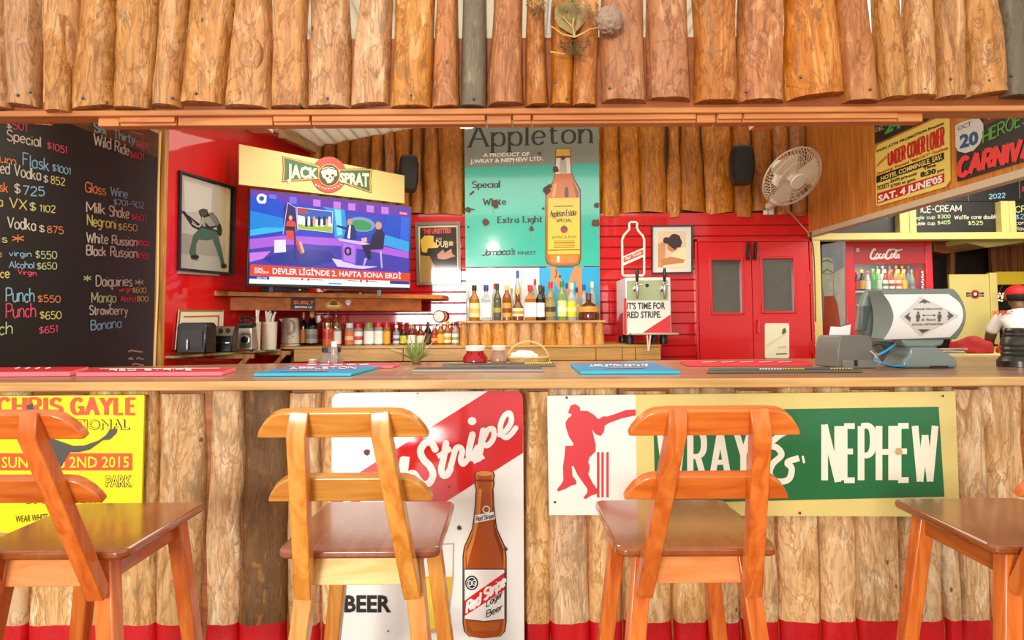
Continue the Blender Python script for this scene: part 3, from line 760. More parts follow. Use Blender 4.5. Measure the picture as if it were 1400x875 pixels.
def bottle_pts(g, cx=662.5): return [(cx + x + g, y) for x, y in half] + [(cx - x - g, y) for x, y in reversed(half[:-1])]
A.poly(bottle_pts(1.2), ink, 1); A.poly(bottle_pts(-.4), flat('#c9782f', .15), 2); A.poly(bottle_pts(-3.2), bm_, 3)
A.poly([(655, 668), (659, 668), (656, 705), (648, 740), (642, 760), (639, 775), (638, 755), (646, 735), (652, 705)], bh, 4)
A.poly([(672, 668), (674, 668), (677, 720), (688, 750), (688, 772), (684, 755), (675, 728)], bo, 4)
A.rect(638, 836, 687, 846, bo, 4); A.poly([(640, 850), (684, 850), (680, 862), (646, 862)], flat('#b8622a', .15), 4)
A.ell(662.5, 647, 11.5, 3.4, bh, 5); A.rect(651.5, 655, 674, 658, bo, 5)
A.poly([(634.5, 777), (690.5, 777), (690.5, 846), (662, 849), (634.5, 846)], ink, 5); A.poly([(635.5, 778), (689.5, 778), (689.5, 845), (662, 848), (635.5, 845)], WHITE, 6)
A.poly([(635.5, 820), (689.5, 782), (689.5, 806), (635.5, 841)], RED, 7)
A.hand('Red Stripe', 638, 837, 690, 799, 15, 3.2, WHITE, 8, shear=.1, gap=.1)
A.ell(645, 796, 9, 10, ink, 7); A.ring(645, 796, 6.5, 7.5, 1, WHITE, 8); A.hand('DG', 641, 800, 650, 799, 7, 1.1, WHITE, 8)
A.hand('Lager', 665, 829, 687, 814, 9, 1.2, ink, 8, shear=.1, gap=.1); A.hand('Beer', 665, 843, 687, 832, 9, 1.2, ink, 8, shear=.1, gap=.1)
A.poly([(649, 704), (675, 699), (677, 709), (649, 714.5)], WHITE, 6); A.hand('Red Stripe', 651, 712, 675, 707, 6, 1, ink, 7, gap=.1)
A.ring(665, 696, 4.5, 4.5, 1.4, WHITE, 6)
A.build('bottle_picture', t)
A = Art(PB)                                                  # glass of beer picture
A.poly([(577, 744), (621, 742), (620.5, 790), (612, 864), (584, 866), (577, 800)], flat('#b9b6a8', .2), 1)
A.poly([(578.5, 746), (619, 744), (618.5, 786), (579, 790)], WHITE, 2)
A.poly([(579, 788), (618.5, 786), (611, 860), (586, 862)], flat('#e2b01c', .2), 3); A.poly([(581, 790), (592, 789), (596, 858), (588, 860)], flat('#f0d246', .2), 4); A.rect(580, 779, 618, 788, flat('#f3ecd2', .3), 4)
A.build('beer_glass_picture', t)
A = Art(PB); rust(A, [(628, 721, 3.2), (502, 618, 4.2), (691, 750, 3), (571, 537.5, 1), (614, 665, 1.2), (531, 862, 1.3), (681, 866, 1)]); A.build('rust_spots', t)

# ---- cricketer sign
t = thing('cricketer_sign', 'wide yellow and green sign with red cricketer on white, below the counter', 'sign', tuple(at(1030, 707, YS)))
yel = mat('sign_yellow', '#dfca7c', .3, var=.05, coat=.2); grn = mat('sign_green', '#1d6b3c', .28, var=.10, coat=.3, scale=7); wht = mat('sign_white', '#ebe8de', .3, var=.03)
panel('panel', PB, [(748, 541), (1304, 535), (1306, 536), (1312, 704), (1310, 706.5), (750.5, 704)], .012, yel, t)
A = Art(PB); A.poly([(748, 541), (869, 539.5), (871, 704), (750.5, 704)], wht, 0)
A.poly([(893, 562), (1283, 556), (1291, 679), (896, 688)], grn, 0); A.build('colour_fields', t)
A = Art(PB); rc = flat('#cf3a40', .35)
Z = [(190, 240), (200, 215), (225, 208), (250, 225), (252, 245), (290, 245), (320, 262), (350, 290), (375, 275), (400, 275), (440, 262), (500, 240), (553, 237), (553, 270), (480, 285), (410, 310), (385, 325), (380, 360), (362, 382), (335, 372), (315, 345), (325, 385), (335, 430), (335, 465), (300, 500), (295, 525), (303, 545), (300, 570), (295, 590), (320, 640), (348, 675), (345, 695), (310, 705), (280, 725), (268, 715), (290, 690), (290, 668), (270, 640), (235, 590), (215, 545), (205, 545), (210, 600), (230, 625), (230, 645), (205, 650), (170, 670), (130, 683), (125, 672), (150, 640), (160, 620), (157, 550), (165, 500), (170, 435), (210, 435), (215, 425), (190, 385), (175, 340), (170, 310), (185, 285), (205, 270), (200, 260), (185, 258)]
A.poly([(730 + x / 3.977, 500 + y / 3.977) for x, y in Z], rc, 1)
for a, b in ((342, 356), (366, 379), (393, 406)): A.rect(730 + a / 3.977, 618, 730 + b / 3.977, 680, rc, 1)
A.build('cricketer_picture', t)
A = Art(PB)
A.hand('WRAY', 902, 657, 1026, 655, 66, 8.5, cream, 1, contrast=.2, gap=.3)
A.stroke([(1092, 626), (1076, 632), (1082, 640), (1078, 655), (1062, 658), (1052, 648), (1056, 634), (1068, 622), (1062, 612), (1052, 608), (1064, 596), (1074, 590)], 8.5, cream, 1, smooth=True)
A.stroke([(1097, 623), (1099, 633)], 3, cream, 1)
A.hand('NEPHEW', 1127, 656.5, 1278, 656, 74, 9.2, cream, 1, contrast=.15, gap=.3, h1=74)
A.build('lettering', t)
A = Art(PB); rust(A, [(774.6, 543.5, 1.8), (758.5, 686, 1.8), (1093, 701, 2), (1288, 541, 1.6)]); A.blob(1228, 617, 5, flat('#c3a36a', .4), 6, 3); A.build('rust_spots', t)

# ---- yellow cricket poster
PY_ = wallp(YS + .014)
t = thing('event_poster', 'bright yellow event poster with red band, on the bar front at the far left', 'poster', tuple(at(90, 728, YS)))
yb = mat('poster_yellow', '#f0dc12', .4, var=.03); gr = flat('#4d4c46', .4); rdm = flat('#d5573c', .4)
panel('panel', PY_, [(-28, 541.5), (196, 540), (197.5, 541), (192.5, 726), (-28, 729)], .010, yb, t)
A = Art(PY_)
A.hand('CHRIS', -2, 565.5, 84, 566, 21, 6.2, rdm, 1, contrast=.45, serif=3.2, gap=.3); A.hand('GAYLE', 99, 566, 185, 566, 21, 6.2, rdm, 1, contrast=.45, serif=3.2, gap=.3)
A.rect(-24, 619.5, 181, 643, flat('#d4542f', .4), 1)
A.text('SUN. AUG 2ND 2015', 3, 639.5, 177, 639, 16, yb, 2, bold=.015)
A.build('red_lettering', t)
A = Art(PY_)
A.text('NATIONAL', 74, 587.5, 178, 587.5, 15, ink, 1, bold=.035); A.text('NATIONAL', 75.5, 586.6, 176.5, 586.6, 13.2, yb, 2, bold=.006)
A.text('PARK', 145, 666, 181, 666, 17, ink, 1, bold=.05); A.text('PARK', 146, 665, 180, 665, 15.5, yb, 2, bold=.008)
A.text('ST ELIZABETH', 36, 689, 140, 687, 14, ink, 1, bold=.04); A.text('ST ELIZABETH', 37, 688, 139, 686, 12.5, yb, 2, bold=.005)
A.text('WEAR WHITE', 22, 714, 66, 711, 9.5, ink, 1, bold=.0)
A.poly([(x / 3.977, 500 + y / 3.977) for x, y in [(150, 215), (180, 203), (185, 260), (230, 330), (300, 400), (400, 435), (460, 433), (540, 405), (580, 375), (600, 345), (640, 340), (635, 365), (600, 400), (560, 405), (490, 455), (430, 470), (380, 470), (330, 560), (300, 650), (240, 650), (200, 500), (160, 430), (140, 300)]], gr, 3)
A.poly([(77, 690), (90, 688), (88, 697), (76, 697)], gr, 1)
A.build('grey_lettering', t)
# ================================================================ drinks chalkboard on the left
PCB = Plane(qa, nc)
t = thing('drinks_chalkboard', 'large black chalkboard menu of drinks and prices in coloured chalk at the far left', 'chalkboard', tuple(qa + Vector((0, 0, .98))))
mb = MB()
mb.prism([qa - dc * .0 + Vector((0, 0, .98)), qb + Vector((0, 0, .98)), qb + Vector((0, 0, 2.52)), qa + Vector((0, 0, 2.52))], -nc * .035, chalk_b)
mb.build('board', t)
def ck(n, h): return mat('chalk_' + n, h, .9, var=.25, scale=160)
cw, cp, cy_, cbl, co, cg = ck('white', '#d9d4c4'), ck('pink', '#e2506e'), ck('yellow', '#d9cf7a'), ck('blue', '#8fc0da'), ck('orange', '#e08a56'), ck('green', '#bcd29a')
A = Art(PCB)
L = [('$', 8, 174, 15, 176, 9, cw), ('501', 17, 176, 36, 180, 10, cp), ('Special', 9, 191, 55, 201, 14, cw), ('$1051', 64, 203, 91, 210, 9, cp), ('1002', 46, 169, 71, 171, 9, co),
     ('Rum', -12, 219, 21, 226, 12, co), ('Flask', 31, 226, 66, 234, 17, cbl), ('$1001', 71, 233, 96, 239, 9, cbl), ('ed Vodka', 0, 236, 55, 247, 15, cw), ('$', 59, 249, 65, 250, 10, cw), ('852', 69, 251, 88, 254, 10, cy_),
     ('sk', -1, 261, 10, 263, 13, co), ('$', 19, 264, 27, 265, 13, cw), ('725', 31, 266, 60, 268, 12, cbl), ('a VX', -5, 281, 36, 287, 14, cy_), ('$', 40, 288, 48, 289, 11, cg), ('1102', 54, 289, 75, 291, 9, cy_),
     ('Vodka', 10, 311, 48, 316, 15, cw), ('$', 53, 317, 60, 318, 10, cw), ('875', 64, 318, 86, 320, 9, co), ('ls', -2, 331, 9, 332, 10, cy_), ('*', 16, 334, 32, 334, 15, co),
     ('Six', 128, 179, 145, 184, 12, cbl), ('Thirty', 155, 189, 184, 197, 12, cbl), ('$601', 185, 200, 201, 204, 8, cp), ('Wild', 128, 198, 151, 204, 15, cw), ('Ride', 157, 207, 176, 212, 14, cw), ('$601', 177, 215, 196, 218, 8, cp),
     ('Glass', 116, 262, 144, 267, 14, co), ('Wine', 151, 267, 174, 271, 12, cbl), ('$701-902', 155, 280, 196, 285, 8, cbl), ('Milk', 118, 290, 143, 293, 14, cw), ('Shake', 149, 295, 176, 299, 14, cw), ('$601', 179, 300, 199, 302, 8, cp),
     ('Negroni', 119, 308, 158, 313, 14, cy_), ('$650', 161, 314, 187, 316, 9, cy_), ('White', 118, 331, 147, 334, 14, cw), ('Russian', 153, 334, 187, 337, 12, cw), ('$500', 188, 335, 203, 336, 6, cp),
     ('Black', 118, 348, 144, 350, 13, cw), ('Russian', 151, 350, 187, 353, 13, cw), ('$501', 188, 353, 202, 354, 7, cp), ('virgin', 12, 350, 42, 351, 8, cbl), ('$550', 48, 353, 77, 354, 10, cg), ('a', -6, 352, 1, 352, 10, co),
     ('Alcohol', 12, 366, 46, 367, 9, cbl), ('$650', 50, 368, 77, 368, 9, cg), ('ce', 0, 379, 12, 380, 12, cy_), ('Virgin', 24, 375, 49, 377, 7, cp), ('*', 114, 386, 124, 386, 12, cg), ('Daiquiries', 131, 391, 180, 391, 14, cw), ('*', 184, 392, 196, 392, 12, cg),
     ('virgin', 162, 399, 180, 399, 7, cp), ('$600', 181, 400, 199, 400, 7, cy_), ('Mango', 125, 414, 158, 413, 14, cg), ('Alcohol', 164, 412, 185, 412, 7, cp), ('800', 187, 412, 202, 412, 7, cy_),
     ('Strawberry', 122, 430, 174, 430, 12, cw), ('Banana', 124, 451, 165, 448, 13, cbl), ('Punch', 8, 412, 46, 413, 19, cbl), ('$550', 51, 413, 82, 413, 9, co), ('Punch', 8, 434, 48, 434, 19, cp), ('$650', 54, 436, 83, 436, 10, cy_),
     ('ch', -2, 458, 16, 456, 17, cg), ('$651', 53, 456, 78, 454, 9, cp)]
for i, (s_, a, b, c, d, h, m) in enumerate(L): A.hand(s_, a, b, c, d, h, 1.7 if h > 10 else 1.25, m, 1, jit=.04, seed=i, gap=.14)
for a, b, c in ((175, 481, 195), (175, 491, 182), (186, 491, 196), (180, 499, 196)): A.stroke([(a, b), (a + 4, b - 2), (c - 3, b), (c, b)], 2.2, cw, 1)
for a, b, c, d in ((46, 169, 70, 171), (178, 180, 195, 184)): A.stroke([(a, b), (c, d)], 1.2, co, 1)
A.build('chalk_lettering', t)
# conduit down the end of the red wall
cc = WEND - n_in * .015 - dL * .042
mb = MB(); mb.tube([Vector((cc.x + .004 * math.sin(z * 5), cc.y, z)) for z in [.6 + .1 * i for i in range(20)]], .007, mat('conduit', '#d8b878', .5), 8)
tag(mb.build('cable_conduit'), 'thin pale cable running down the wall end beside the drinks chalkboard', 'cable')

# ---- framed guitarist photograph on the red wall
fr_b = mat('frame_black', '#17130f', .35, coat=.3)
def frame_on(name, plane, quad, wd, th, fm, label, cat='picture', pic=None):
    """quad: outer corners tl,tr,br,bl in pixels; returns thing; frame is four mitred bars, picture lies inside"""
    t = thing(name, label, cat, tuple(plane.pt(*quad[3])))
    q = [Vector(p) for p in quad]; c = sum(q, Vector((0, 0))) / 4
    inn = [c + Vector(((p - c).x * (1 - wd[0]), (p - c).y * (1 - wd[1]))) for p in q]
    mb = MB()
    for i in range(4):
        j = (i + 1) % 4
        mb.prism([plane.pt(*q[i], th), plane.pt(*q[j], th), plane.pt(*inn[j], th), plane.pt(*inn[i], th)], plane.N * -th, fm)
    mb.build('frame', t, weld=True)
    A = Art(Plane(plane.O + plane.N * th * .35, plane.N))
    return t, A, inn
t, A, inn = frame_on('framed_photograph', PL, [(241, 233), (318.5, 256), (315.5, 376.5), (239, 369.5)], (.075, .05), .03, fr_b, 'framed grey photograph of a crouching guitarist on the left red wall', 'picture')
pg = flat('#aaa49c', .3); pd = flat('#46433d', .3); pk = flat('#252420', .3); pgr = flat('#3f5a50', .3); pl_ = flat('#c9c5bd', .3)
A.poly(inn, pg, 0)
A.poly([(246, 318), (312, 330), (312, 370), (245, 364)], flat('#8e897f', .3), 1); A.poly([(296, 252), (313, 258), (311, 371), (299, 370)], flat('#b9a98a', .3), 1); A.poly([(309, 256), (314, 258), (311.5, 372), (307, 371)], flat('#cfb98a', .3), 2)
A.poly([(250, 246), (290, 258), (288, 290), (252, 290)], flat('#bdb8b0', .3), 2)
def zp(L): return [(210 + x / 4.605, 160 + y / 4.605) for x, y in L]
A.poly(zp([(285, 590), (330, 580), (345, 610), (370, 600), (400, 640), (425, 690), (420, 745), (405, 720), (395, 690), (370, 700), (320, 700), (290, 715), (240, 690), (180, 600), (190, 590), (245, 665), (290, 680), (305, 640), (285, 610)]), pk, 3)
A.poly(zp([(290, 700), (370, 700), (400, 730), (425, 830), (440, 905), (445, 930), (425, 950), (415, 900), (400, 850), (370, 770), (330, 775), (280, 770), (265, 800), (262, 860), (285, 880), (270, 905), (235, 895), (222, 850), (250, 740)]), pgr, 4)
A.ell(210 + 310 / 4.605, 160 + 600 / 4.605, 5.5, 5, pd, 5); A.poly(zp([(300, 640), (360, 620), (400, 680), (350, 690)]), flat('#8d8a82', .3), 4)
A.stroke(zp([(170, 590), (300, 690), (400, 720)]), 2, pk, 5)
A.poly(zp([(278, 588), (300, 578), (336, 582), (332, 606), (312, 622), (290, 610)]), pd, 6); A.poly(zp([(300, 622), (318, 640), (322, 690), (306, 690), (296, 655)]), flat('#8d8a82', .3), 6); A.poly(zp([(345, 612), (372, 606), (412, 668), (392, 690), (360, 640)]), flat('#6e6a62', .3), 6)
A.stroke(zp([(305, 640), (282, 690), (236, 668)]), 2.4, flat('#a09a90', .3), 7, smooth=True); A.poly(zp([(395, 690), (428, 705), (420, 750), (402, 742)]), pk, 7); A.ell(210 + 255 / 4.605, 160 + 880 / 4.605, 5.5, 2.6, pk, 6); A.ell(210 + 438 / 4.605, 160 + 938 / 4.605, 4, 3.4, pk, 6)
A.poly(zp([(150, 860), (420, 880), (415, 1000), (145, 985)]), flat('#a29d93', .3), 2)
A.build('photograph', t)

# ---- board sign over the television
a1, a2, a3, a4 = at(327, 197, 4.45), at(553, 240, 5.33), at(553, 278, 5.30), at(327, 252, 4.42)
PJ = plane3(a1, a2, a4)
t = thing('painted_board_sign', 'long cream board sign with green and red skull emblem above the television', 'sign', tuple(a4))
panel('board', PJ, [(327, 197), (553, 240), (553, 278), (327, 252)], .022, mat('board_cream', '#d3bd78', .45, var=.05), t)
A = Art(PJ); kx = 3.978
def z2(L): return [(320 + x / kx, 180 + y / kx) for x, y in L]
gold, og, od = flat('#d8982c', .4), flat('#2c5a34', .4), flat('#3a2a14', .4)
for g, m, ly in ((6, od, 0), (3, gold, 1), (-4, og, 3)):
    A.poly(z2([(268 - g, 138 - g), (460 + g, 190 - g), (460 + g, 255 + g), (266 - g, 270 + g), (272 - g, 205)]), m, ly + 2)
    A.poly(z2([(572 - g, 208 - g), (745 + g, 207 - g), (738 + g, 270), (742 + g, 330 + g), (572 - g, 268 + g)]), m, ly + 2)
A.ell(320 + 515 / kx, 180 + 235 / kx, 97 / kx, 100 / kx, od, 0); A.ell(320 + 515 / kx, 180 + 235 / kx, 94 / kx, 97 / kx, flat('#c83a24', .4), 1)
A.ell(320 + 515 / kx, 180 + 238 / kx, 60 / kx, 62 / kx, gold, 8); A.ell(320 + 515 / kx, 180 + 238 / kx, 55 / kx, 57 / kx, od, 9)
sk = flat('#d9cdb8', .5)
A.poly(z2([(470, 220), (480, 200), (505, 192), (535, 195), (555, 212), (558, 240), (540, 248), (538, 265), (525, 280), (505, 282), (495, 262), (480, 250)]), sk, 10)
A.ell(320 + 505 / kx, 180 + 242 / kx, 2.2, 2.0, od, 11); A.ell(320 + 534 / kx, 180 + 240 / kx, 2, 2, od, 11); A.ell(320 + 520 / kx, 180 + 256 / kx, 1, 1.6, od, 11)
A.stroke(z2([(468, 215), (510, 198), (558, 210)]), 1.2, od, 11)
for k in range(9): A.stroke(z2([(440 + k * 17, 282 + 26 * math.sin(math.pi * (k + .5) / 9)), (450 + k * 17, 288 + 26 * math.sin(math.pi * (k + .7) / 9))]), 1.4, sk, 4)
A.build('emblem', t)
A = Art(PJ)
A.text('JACK', 320 + 288 / kx, 180 + 256 / kx, 320 + 455 / kx, 180 + 258 / kx, 22, sk, 8, bold=.045, h1=14.5)
A.text('SPRAT', 320 + 572 / kx, 180 + 276 / kx, 320 + 732 / kx, 180 + 306 / kx, 13.5, sk, 8, bold=.045, h1=21)
A.build('lettering', t)

# ---- television across the corner
q1, q2, q3, q4 = at(341.5, 257.5, 4.42), at(563, 282.5, 5.03), at(560.8, 395.5, 4.99), at(337.5, 389, 4.38)
PT = plane3(q1, q2, q4)
tv = thing('television', 'large flat television showing a sports studio, on the wooden corner shelf', 'television', tuple(q4))
mb = MB(); tvk = mat('tv_black', '#121114', .3)
out = [(341.2, 257), (563.3, 282), (561, 397), (337, 391)]
mb.prism([PT.pt(x, y, -.002) for x, y in out], PT.N * -.045, tvk); mb.build('housing', tv, bevel=.004)
A = Art(Plane(PT.O, PT.N))
def em(h):
    n = 'screen_' + h.lstrip('#')
    if n in MATS: return MATS[n]
    m, _t, nn, l, b = newmat(n); b.inputs['Base Color'].default_value = (0.01, .01, .01, 1); b.inputs['Roughness'].default_value = .25
    b.inputs['Emission Color'].default_value = H(h); b.inputs['Emission Strength'].default_value = 1.05; b.inputs['Specular IOR Level'].default_value = .12
    MATS[n] = m; return m
def pz2(L, h, ly): A.poly(z2(L), em(h), ly)
pz2([(90, 316), (960, 412), (950, 848), (82, 824)], '#3a3fc0', 0)
pz2([(90, 318), (958, 412), (956, 470), (700, 440), (420, 400), (92, 345)], '#6a35a8', 1)
for a in (190, 300, 430, 540, 620, 720, 800): pz2([(a, 330 + (a - 90) * .11), (a + 40, 334 + (a - 90) * .11), (a + 40, 372 + (a - 90) * .11), (a, 368 + (a - 90) * .11)], '#c77ad8' if a > 420 else '#7a6be0', 2)
pz2([(90, 345), (255, 372), (272, 540), (86, 568)], '#1450c8', 3); pz2([(88, 430), (264, 470), (270, 530), (86, 560)], '#1a86d8', 4); pz2([(88, 535), (180, 520), (268, 525), (270, 540), (86, 568)], '#38b8e8', 5)
pz2([(84, 585), (270, 565), (560, 580), (700, 600), (948, 655), (948, 700), (700, 640), (380, 610), (84, 650)], '#b060d8', 3)
pz2([(84, 640), (280, 615), (560, 620), (948, 690), (950, 770), (700, 745), (84, 722)], '#4a3fa8', 3); pz2([(150, 690), (330, 640), (520, 650), (560, 700), (420, 735), (200, 720)], '#2d3590', 4)
pz2([(84, 660), (200, 650), (160, 690), (84, 710)], '#c87ae0', 4); pz2([(218, 590), (280, 588), (282, 655), (218, 660)], '#e8e0f4', 5)
pz2([(268, 415), (288, 385), (335, 410), (340, 530), (275, 520)], '#3a2a6a', 4)
pz2([(340, 410), (536, 434), (535, 551), (346, 530)], '#e8e4f0', 5); pz2([(343, 415), (533, 437), (532, 500), (345, 478)], '#3a62b8', 6); pz2([(345, 414), (400, 420), (400, 448), (344, 442)], '#b84a50', 7); pz2([(346, 500), (533, 518), (533, 548), (347, 527)], '#9ac23a', 6)
for k in range(11): pz2([(372 + k * 14, 462 + (k % 2) * 14), (384 + k * 14, 463 + (k % 2) * 14), (386 + k * 14, 512 + (k % 2) * 6), (370 + k * 14, 510 + (k % 2) * 6)], ['#efeaf0', '#24243a', '#efeaf0', '#2a2c4a', '#e8a08a'][k % 5], 8)
pz2([(345, 455), (375, 460), (372, 505), (347, 503)], '#f0f0f6', 7)
pz2([(480, 408), (600, 425), (612, 520), (590, 585), (545, 575), (538, 470)], '#2a9ad8', 4); pz2([(545, 420), (580, 428), (588, 560), (560, 566)], '#7fd8f0', 5)
pz2([(605, 455), (790, 470), (770, 560), (640, 570), (612, 520)], '#3450b0', 5)
A.ell(320 + 690 / kx, 180 + 505 / kx, 19, 10, em('#8a98c8'), 6, rot=.12); A.ell(320 + 690 / kx, 180 + 510 / kx, 15, 7, em('#3c9a5a'), 7, rot=.12)
pz2([(818, 448), (900, 460), (895, 640), (812, 618)], '#1c4cc0', 6); pz2([(906, 462), (952, 470), (948, 655), (900, 640)], '#2a62d8', 6); pz2([(815, 560), (950, 600), (948, 655), (812, 618)], '#38a0e0', 7)
pz2([(286, 490), (298, 484), (322, 486), (336, 500), (338, 545), (330, 580), (350, 600), (372, 660), (360, 668), (335, 600), (285, 580), (278, 520)], '#e0483a', 9); A.ell(320 + 308 / kx, 180 + 468 / kx, 4, 4.6, em('#5a2a24'), 9); A.ell(320 + 306 / kx, 180 + 470 / kx, 2.4, 3.4, em('#e8b09a'), 10)
pz2([(278, 515), (330, 517), (330, 540), (278, 538)], '#3a1c30', 10); pz2([(322, 540), (332, 540), (342, 700), (330, 700)], '#3a2468', 10); pz2([(350, 600), (365, 600), (382, 655), (372, 665)], '#e8b09a', 10)
pz2([(606, 520), (625, 505), (650, 510), (664, 545), (662, 588), (604, 585)], '#28346a', 9); pz2([(556, 508), (608, 520), (606, 535), (556, 518)], '#28346a', 9); A.ell(320 + 628 / kx, 180 + 492 / kx, 3.6, 4.6, em('#c89a84'), 9); pz2([(624, 512), (634, 512), (628, 585), (614, 580)], '#e8e4ee', 10)
pz2([(755, 560), (775, 530), (800, 528), (818, 560), (810, 640), (720, 645), (690, 620), (715, 610), (740, 600)], '#2c2440', 9); pz2([(690, 612), (740, 640), (745, 690), (730, 700), (700, 640)], '#2c2440', 10); A.ell(320 + 784 / kx, 180 + 512 / kx, 4.4, 5.4, em('#d89a84'), 10)
pz2([(690, 580), (720, 575), (722, 600), (692, 605)], '#e0b0a0', 10)
pz2([(560, 580), (700, 600), (740, 612), (700, 618), (575, 596)], '#d8b8ec', 11); pz2([(580, 596), (666, 612), (660, 726), (586, 706)], '#9a5ad0', 11); pz2([(592, 606), (658, 618), (652, 716), (596, 700)], '#b078e0', 12); pz2([(530, 690), (590, 700), (660, 728), (780, 735), (700, 748), (560, 735)], '#e0c8f0', 10)
A.hand('a', 320 + 602 / kx, 180 + 668 / kx, 320 + 630 / kx, 180 + 672 / kx, 15, 2.6, em('#2a2440'), 13)
pz2([(708, 690), (722, 690), (705, 735), (700, 730)], '#c8a8e8', 11); pz2([(790, 650), (800, 650), (806, 740), (798, 745)], '#c8a8e8', 11)
pz2([(88, 722), (955, 770), (954, 816), (85, 786)], '#e0482a', 14); pz2([(85, 786), (954, 816), (952, 850), (80, 826)], '#efeef4', 14); pz2([(84, 784), (190, 790), (190, 806), (82, 800)], '#1c3a98', 15); pz2([(845, 812), (952, 816), (952, 832), (845, 828)], '#1c3a98', 15)
we = em('#f6f4fa')
A.text("DEVLER L\u0130G\u0130'NDE 2. HAFTA SONA ERD\u0130", 320 + 208 / kx, 180 + 775 / kx, 320 + 905 / kx, 180 + 801 / kx, 8.6, we, 16, bold=.02, h1=7.4)
A.text('SON', 320 + 110 / kx, 180 + 756 / kx, 320 + 152 / kx, 180 + 758 / kx, 4.6, we, 16, bold=.02); A.text('DAK\u0130KA', 320 + 110 / kx, 180 + 770 / kx, 320 + 188 / kx, 180 + 773 / kx, 3.4, we, 16, bold=.02)
A.text('00:00', 320 + 122 / kx, 180 + 801 / kx, 320 + 178 / kx, 180 + 804 / kx, 3, we, 16)
for a in (362, 396, 682, 714): pz2([(a, 796 + (a - 300) * .03), (a + 12, 796 + (a - 300) * .03), (a + 12, 808 + (a - 300) * .03), (a, 808 + (a - 300) * .03)], '#d83a3a', 15)
for a, b_ in ((300, 352), (412, 482), (614, 668), (728, 778)): A.stroke(z2([(a, 801 + (a - 300) * .03), (b_, 803 + (b_ - 300) * .03)]), 1.1, em('#8a8aa0'), 15)
A.stroke(z2([(512, 826), (582, 829)]), 1.6, em('#3a9ad0'), 15)
A.hand('a', 320 + 125 / kx, 180 + 382 / kx, 320 + 166 / kx, 180 + 388 / kx, 16, 3.4, we, 12, shear=.1); A.text('SPOR', 320 + 132 / kx, 180 + 392 / kx, 320 + 168 / kx, 180 + 396 / kx, 2.2, we, 12)
pz2([(896, 436), (940, 441), (940, 456), (895, 452)], '#d84a6a', 12); A.text('CANLI', 320 + 900 / kx, 180 + 449 / kx, 320 + 936 / kx, 180 + 453 / kx, 2.4, we, 13)
A.stroke(z2([(265, 560), (290, 388), (335, 415), (345, 540)]), .8, em('#d8d0f8'), 11)
A.build('screen', tv)
mb = MB()
mb.bar(PT.pt(372, 391, -.02), PT.pt(372, 400, -.02), .03, .02, tvk); mb.bar(PT.pt(520, 396, -.02), PT.pt(520, 405, -.02), .03, .02, tvk); mb.build('stand_foot', tv)

# ---- corner shelf under the television
zsh = 1.492
s1, s2 = at_z(265, 404.5, zsh), at_z(605, 409, zsh)
d12 = (s2 - s1).normalized(); back = Vector((-d12.y, d12.x, 0))
t = thing('corner_shelf', 'thick orange wooden corner shelf carrying the television', 'shelf', (s1.x, s1.y, zsh))
shw = wood('shelf_wood', '#c97a34', '#a85a1c', .4, 'X', .8)
eL = s1 - n_in * 0 + Vector((0, 0, 0))
tl = -((s1 - Vector((cL.x, cL.y, zsh))).dot(dL)); 
mb = MB(); poly = [s1.copy(), s2.copy(), Vector((s2.x + .02, YB - .03, zsh)), Vector((cL.x + .06, YB - .03, zsh)), Vector((cL.x, cL.y, zsh)) - dL * (tl - .03) + n_in * .012]
mb.prism(poly, (0, 0, .036), shw); mb.build('plank', t, bevel=.003)
u1, u2 = at_z(307, 424, 1.395), at_z(566, 424, 1.395)
mb = MB(); f1 = s1 + d12 * .20 + back * .05; f2 = s2 - d12 * .17 + back * .05
mb.prism([Vector((f1.x, f1.y, 1.392)), Vector((f2.x, f2.y, 1.392)), Vector((f2.x, f2.y, zsh - .001)), Vector((f1.x, f1.y, zsh - .001))], back * .03, wood('apron_wood', '#b5641c', '#96480c', .4, 'X', .8))
mb.build('apron', t, bevel=.003)
PA = Plane(Vector((f1.x, f1.y, 1.4)), back)
A = Art(PA)
A.poly([(398, 405), (431, 406), (431, 424), (397, 423)], flat('#33302c', .5), 0); A.text('SURLY', 401, 416, 430, 416.5, 5.5, flat('#e0662a', .4), 1, bold=.05, shear=.1); A.text('BREWING CO', 403, 421, 427, 421.5, 2.8, WHITE, 1, bold=.03)
A.build('brewery_sticker', t)
A = Art(PA); A.poly([(444, 417), (447, 413), (451, 412), (455, 409), (460, 412), (464, 413), (468, 417), (465, 422), (447, 422)], flat('#c8963a', .5), 0); A.ell(456, 415, 5, 4, flat('#6a4a1c', .5), 1); A.stroke([(448, 418), (464, 418.5)], 1.5, flat('#efe0b0', .5), 2); A.build('round_sticker', t)
A = Art(PA); A.ell(476, 413, 4, 3.2, flat('#cfc0b0', .5), 0); A.ell(476.5, 418.5, 4.5, 3, flat('#b05a4a', .5), 1); A.ell(476, 415.5, 2.5, 2, flat('#efe6da', .5), 2); A.build('face_sticker', t)
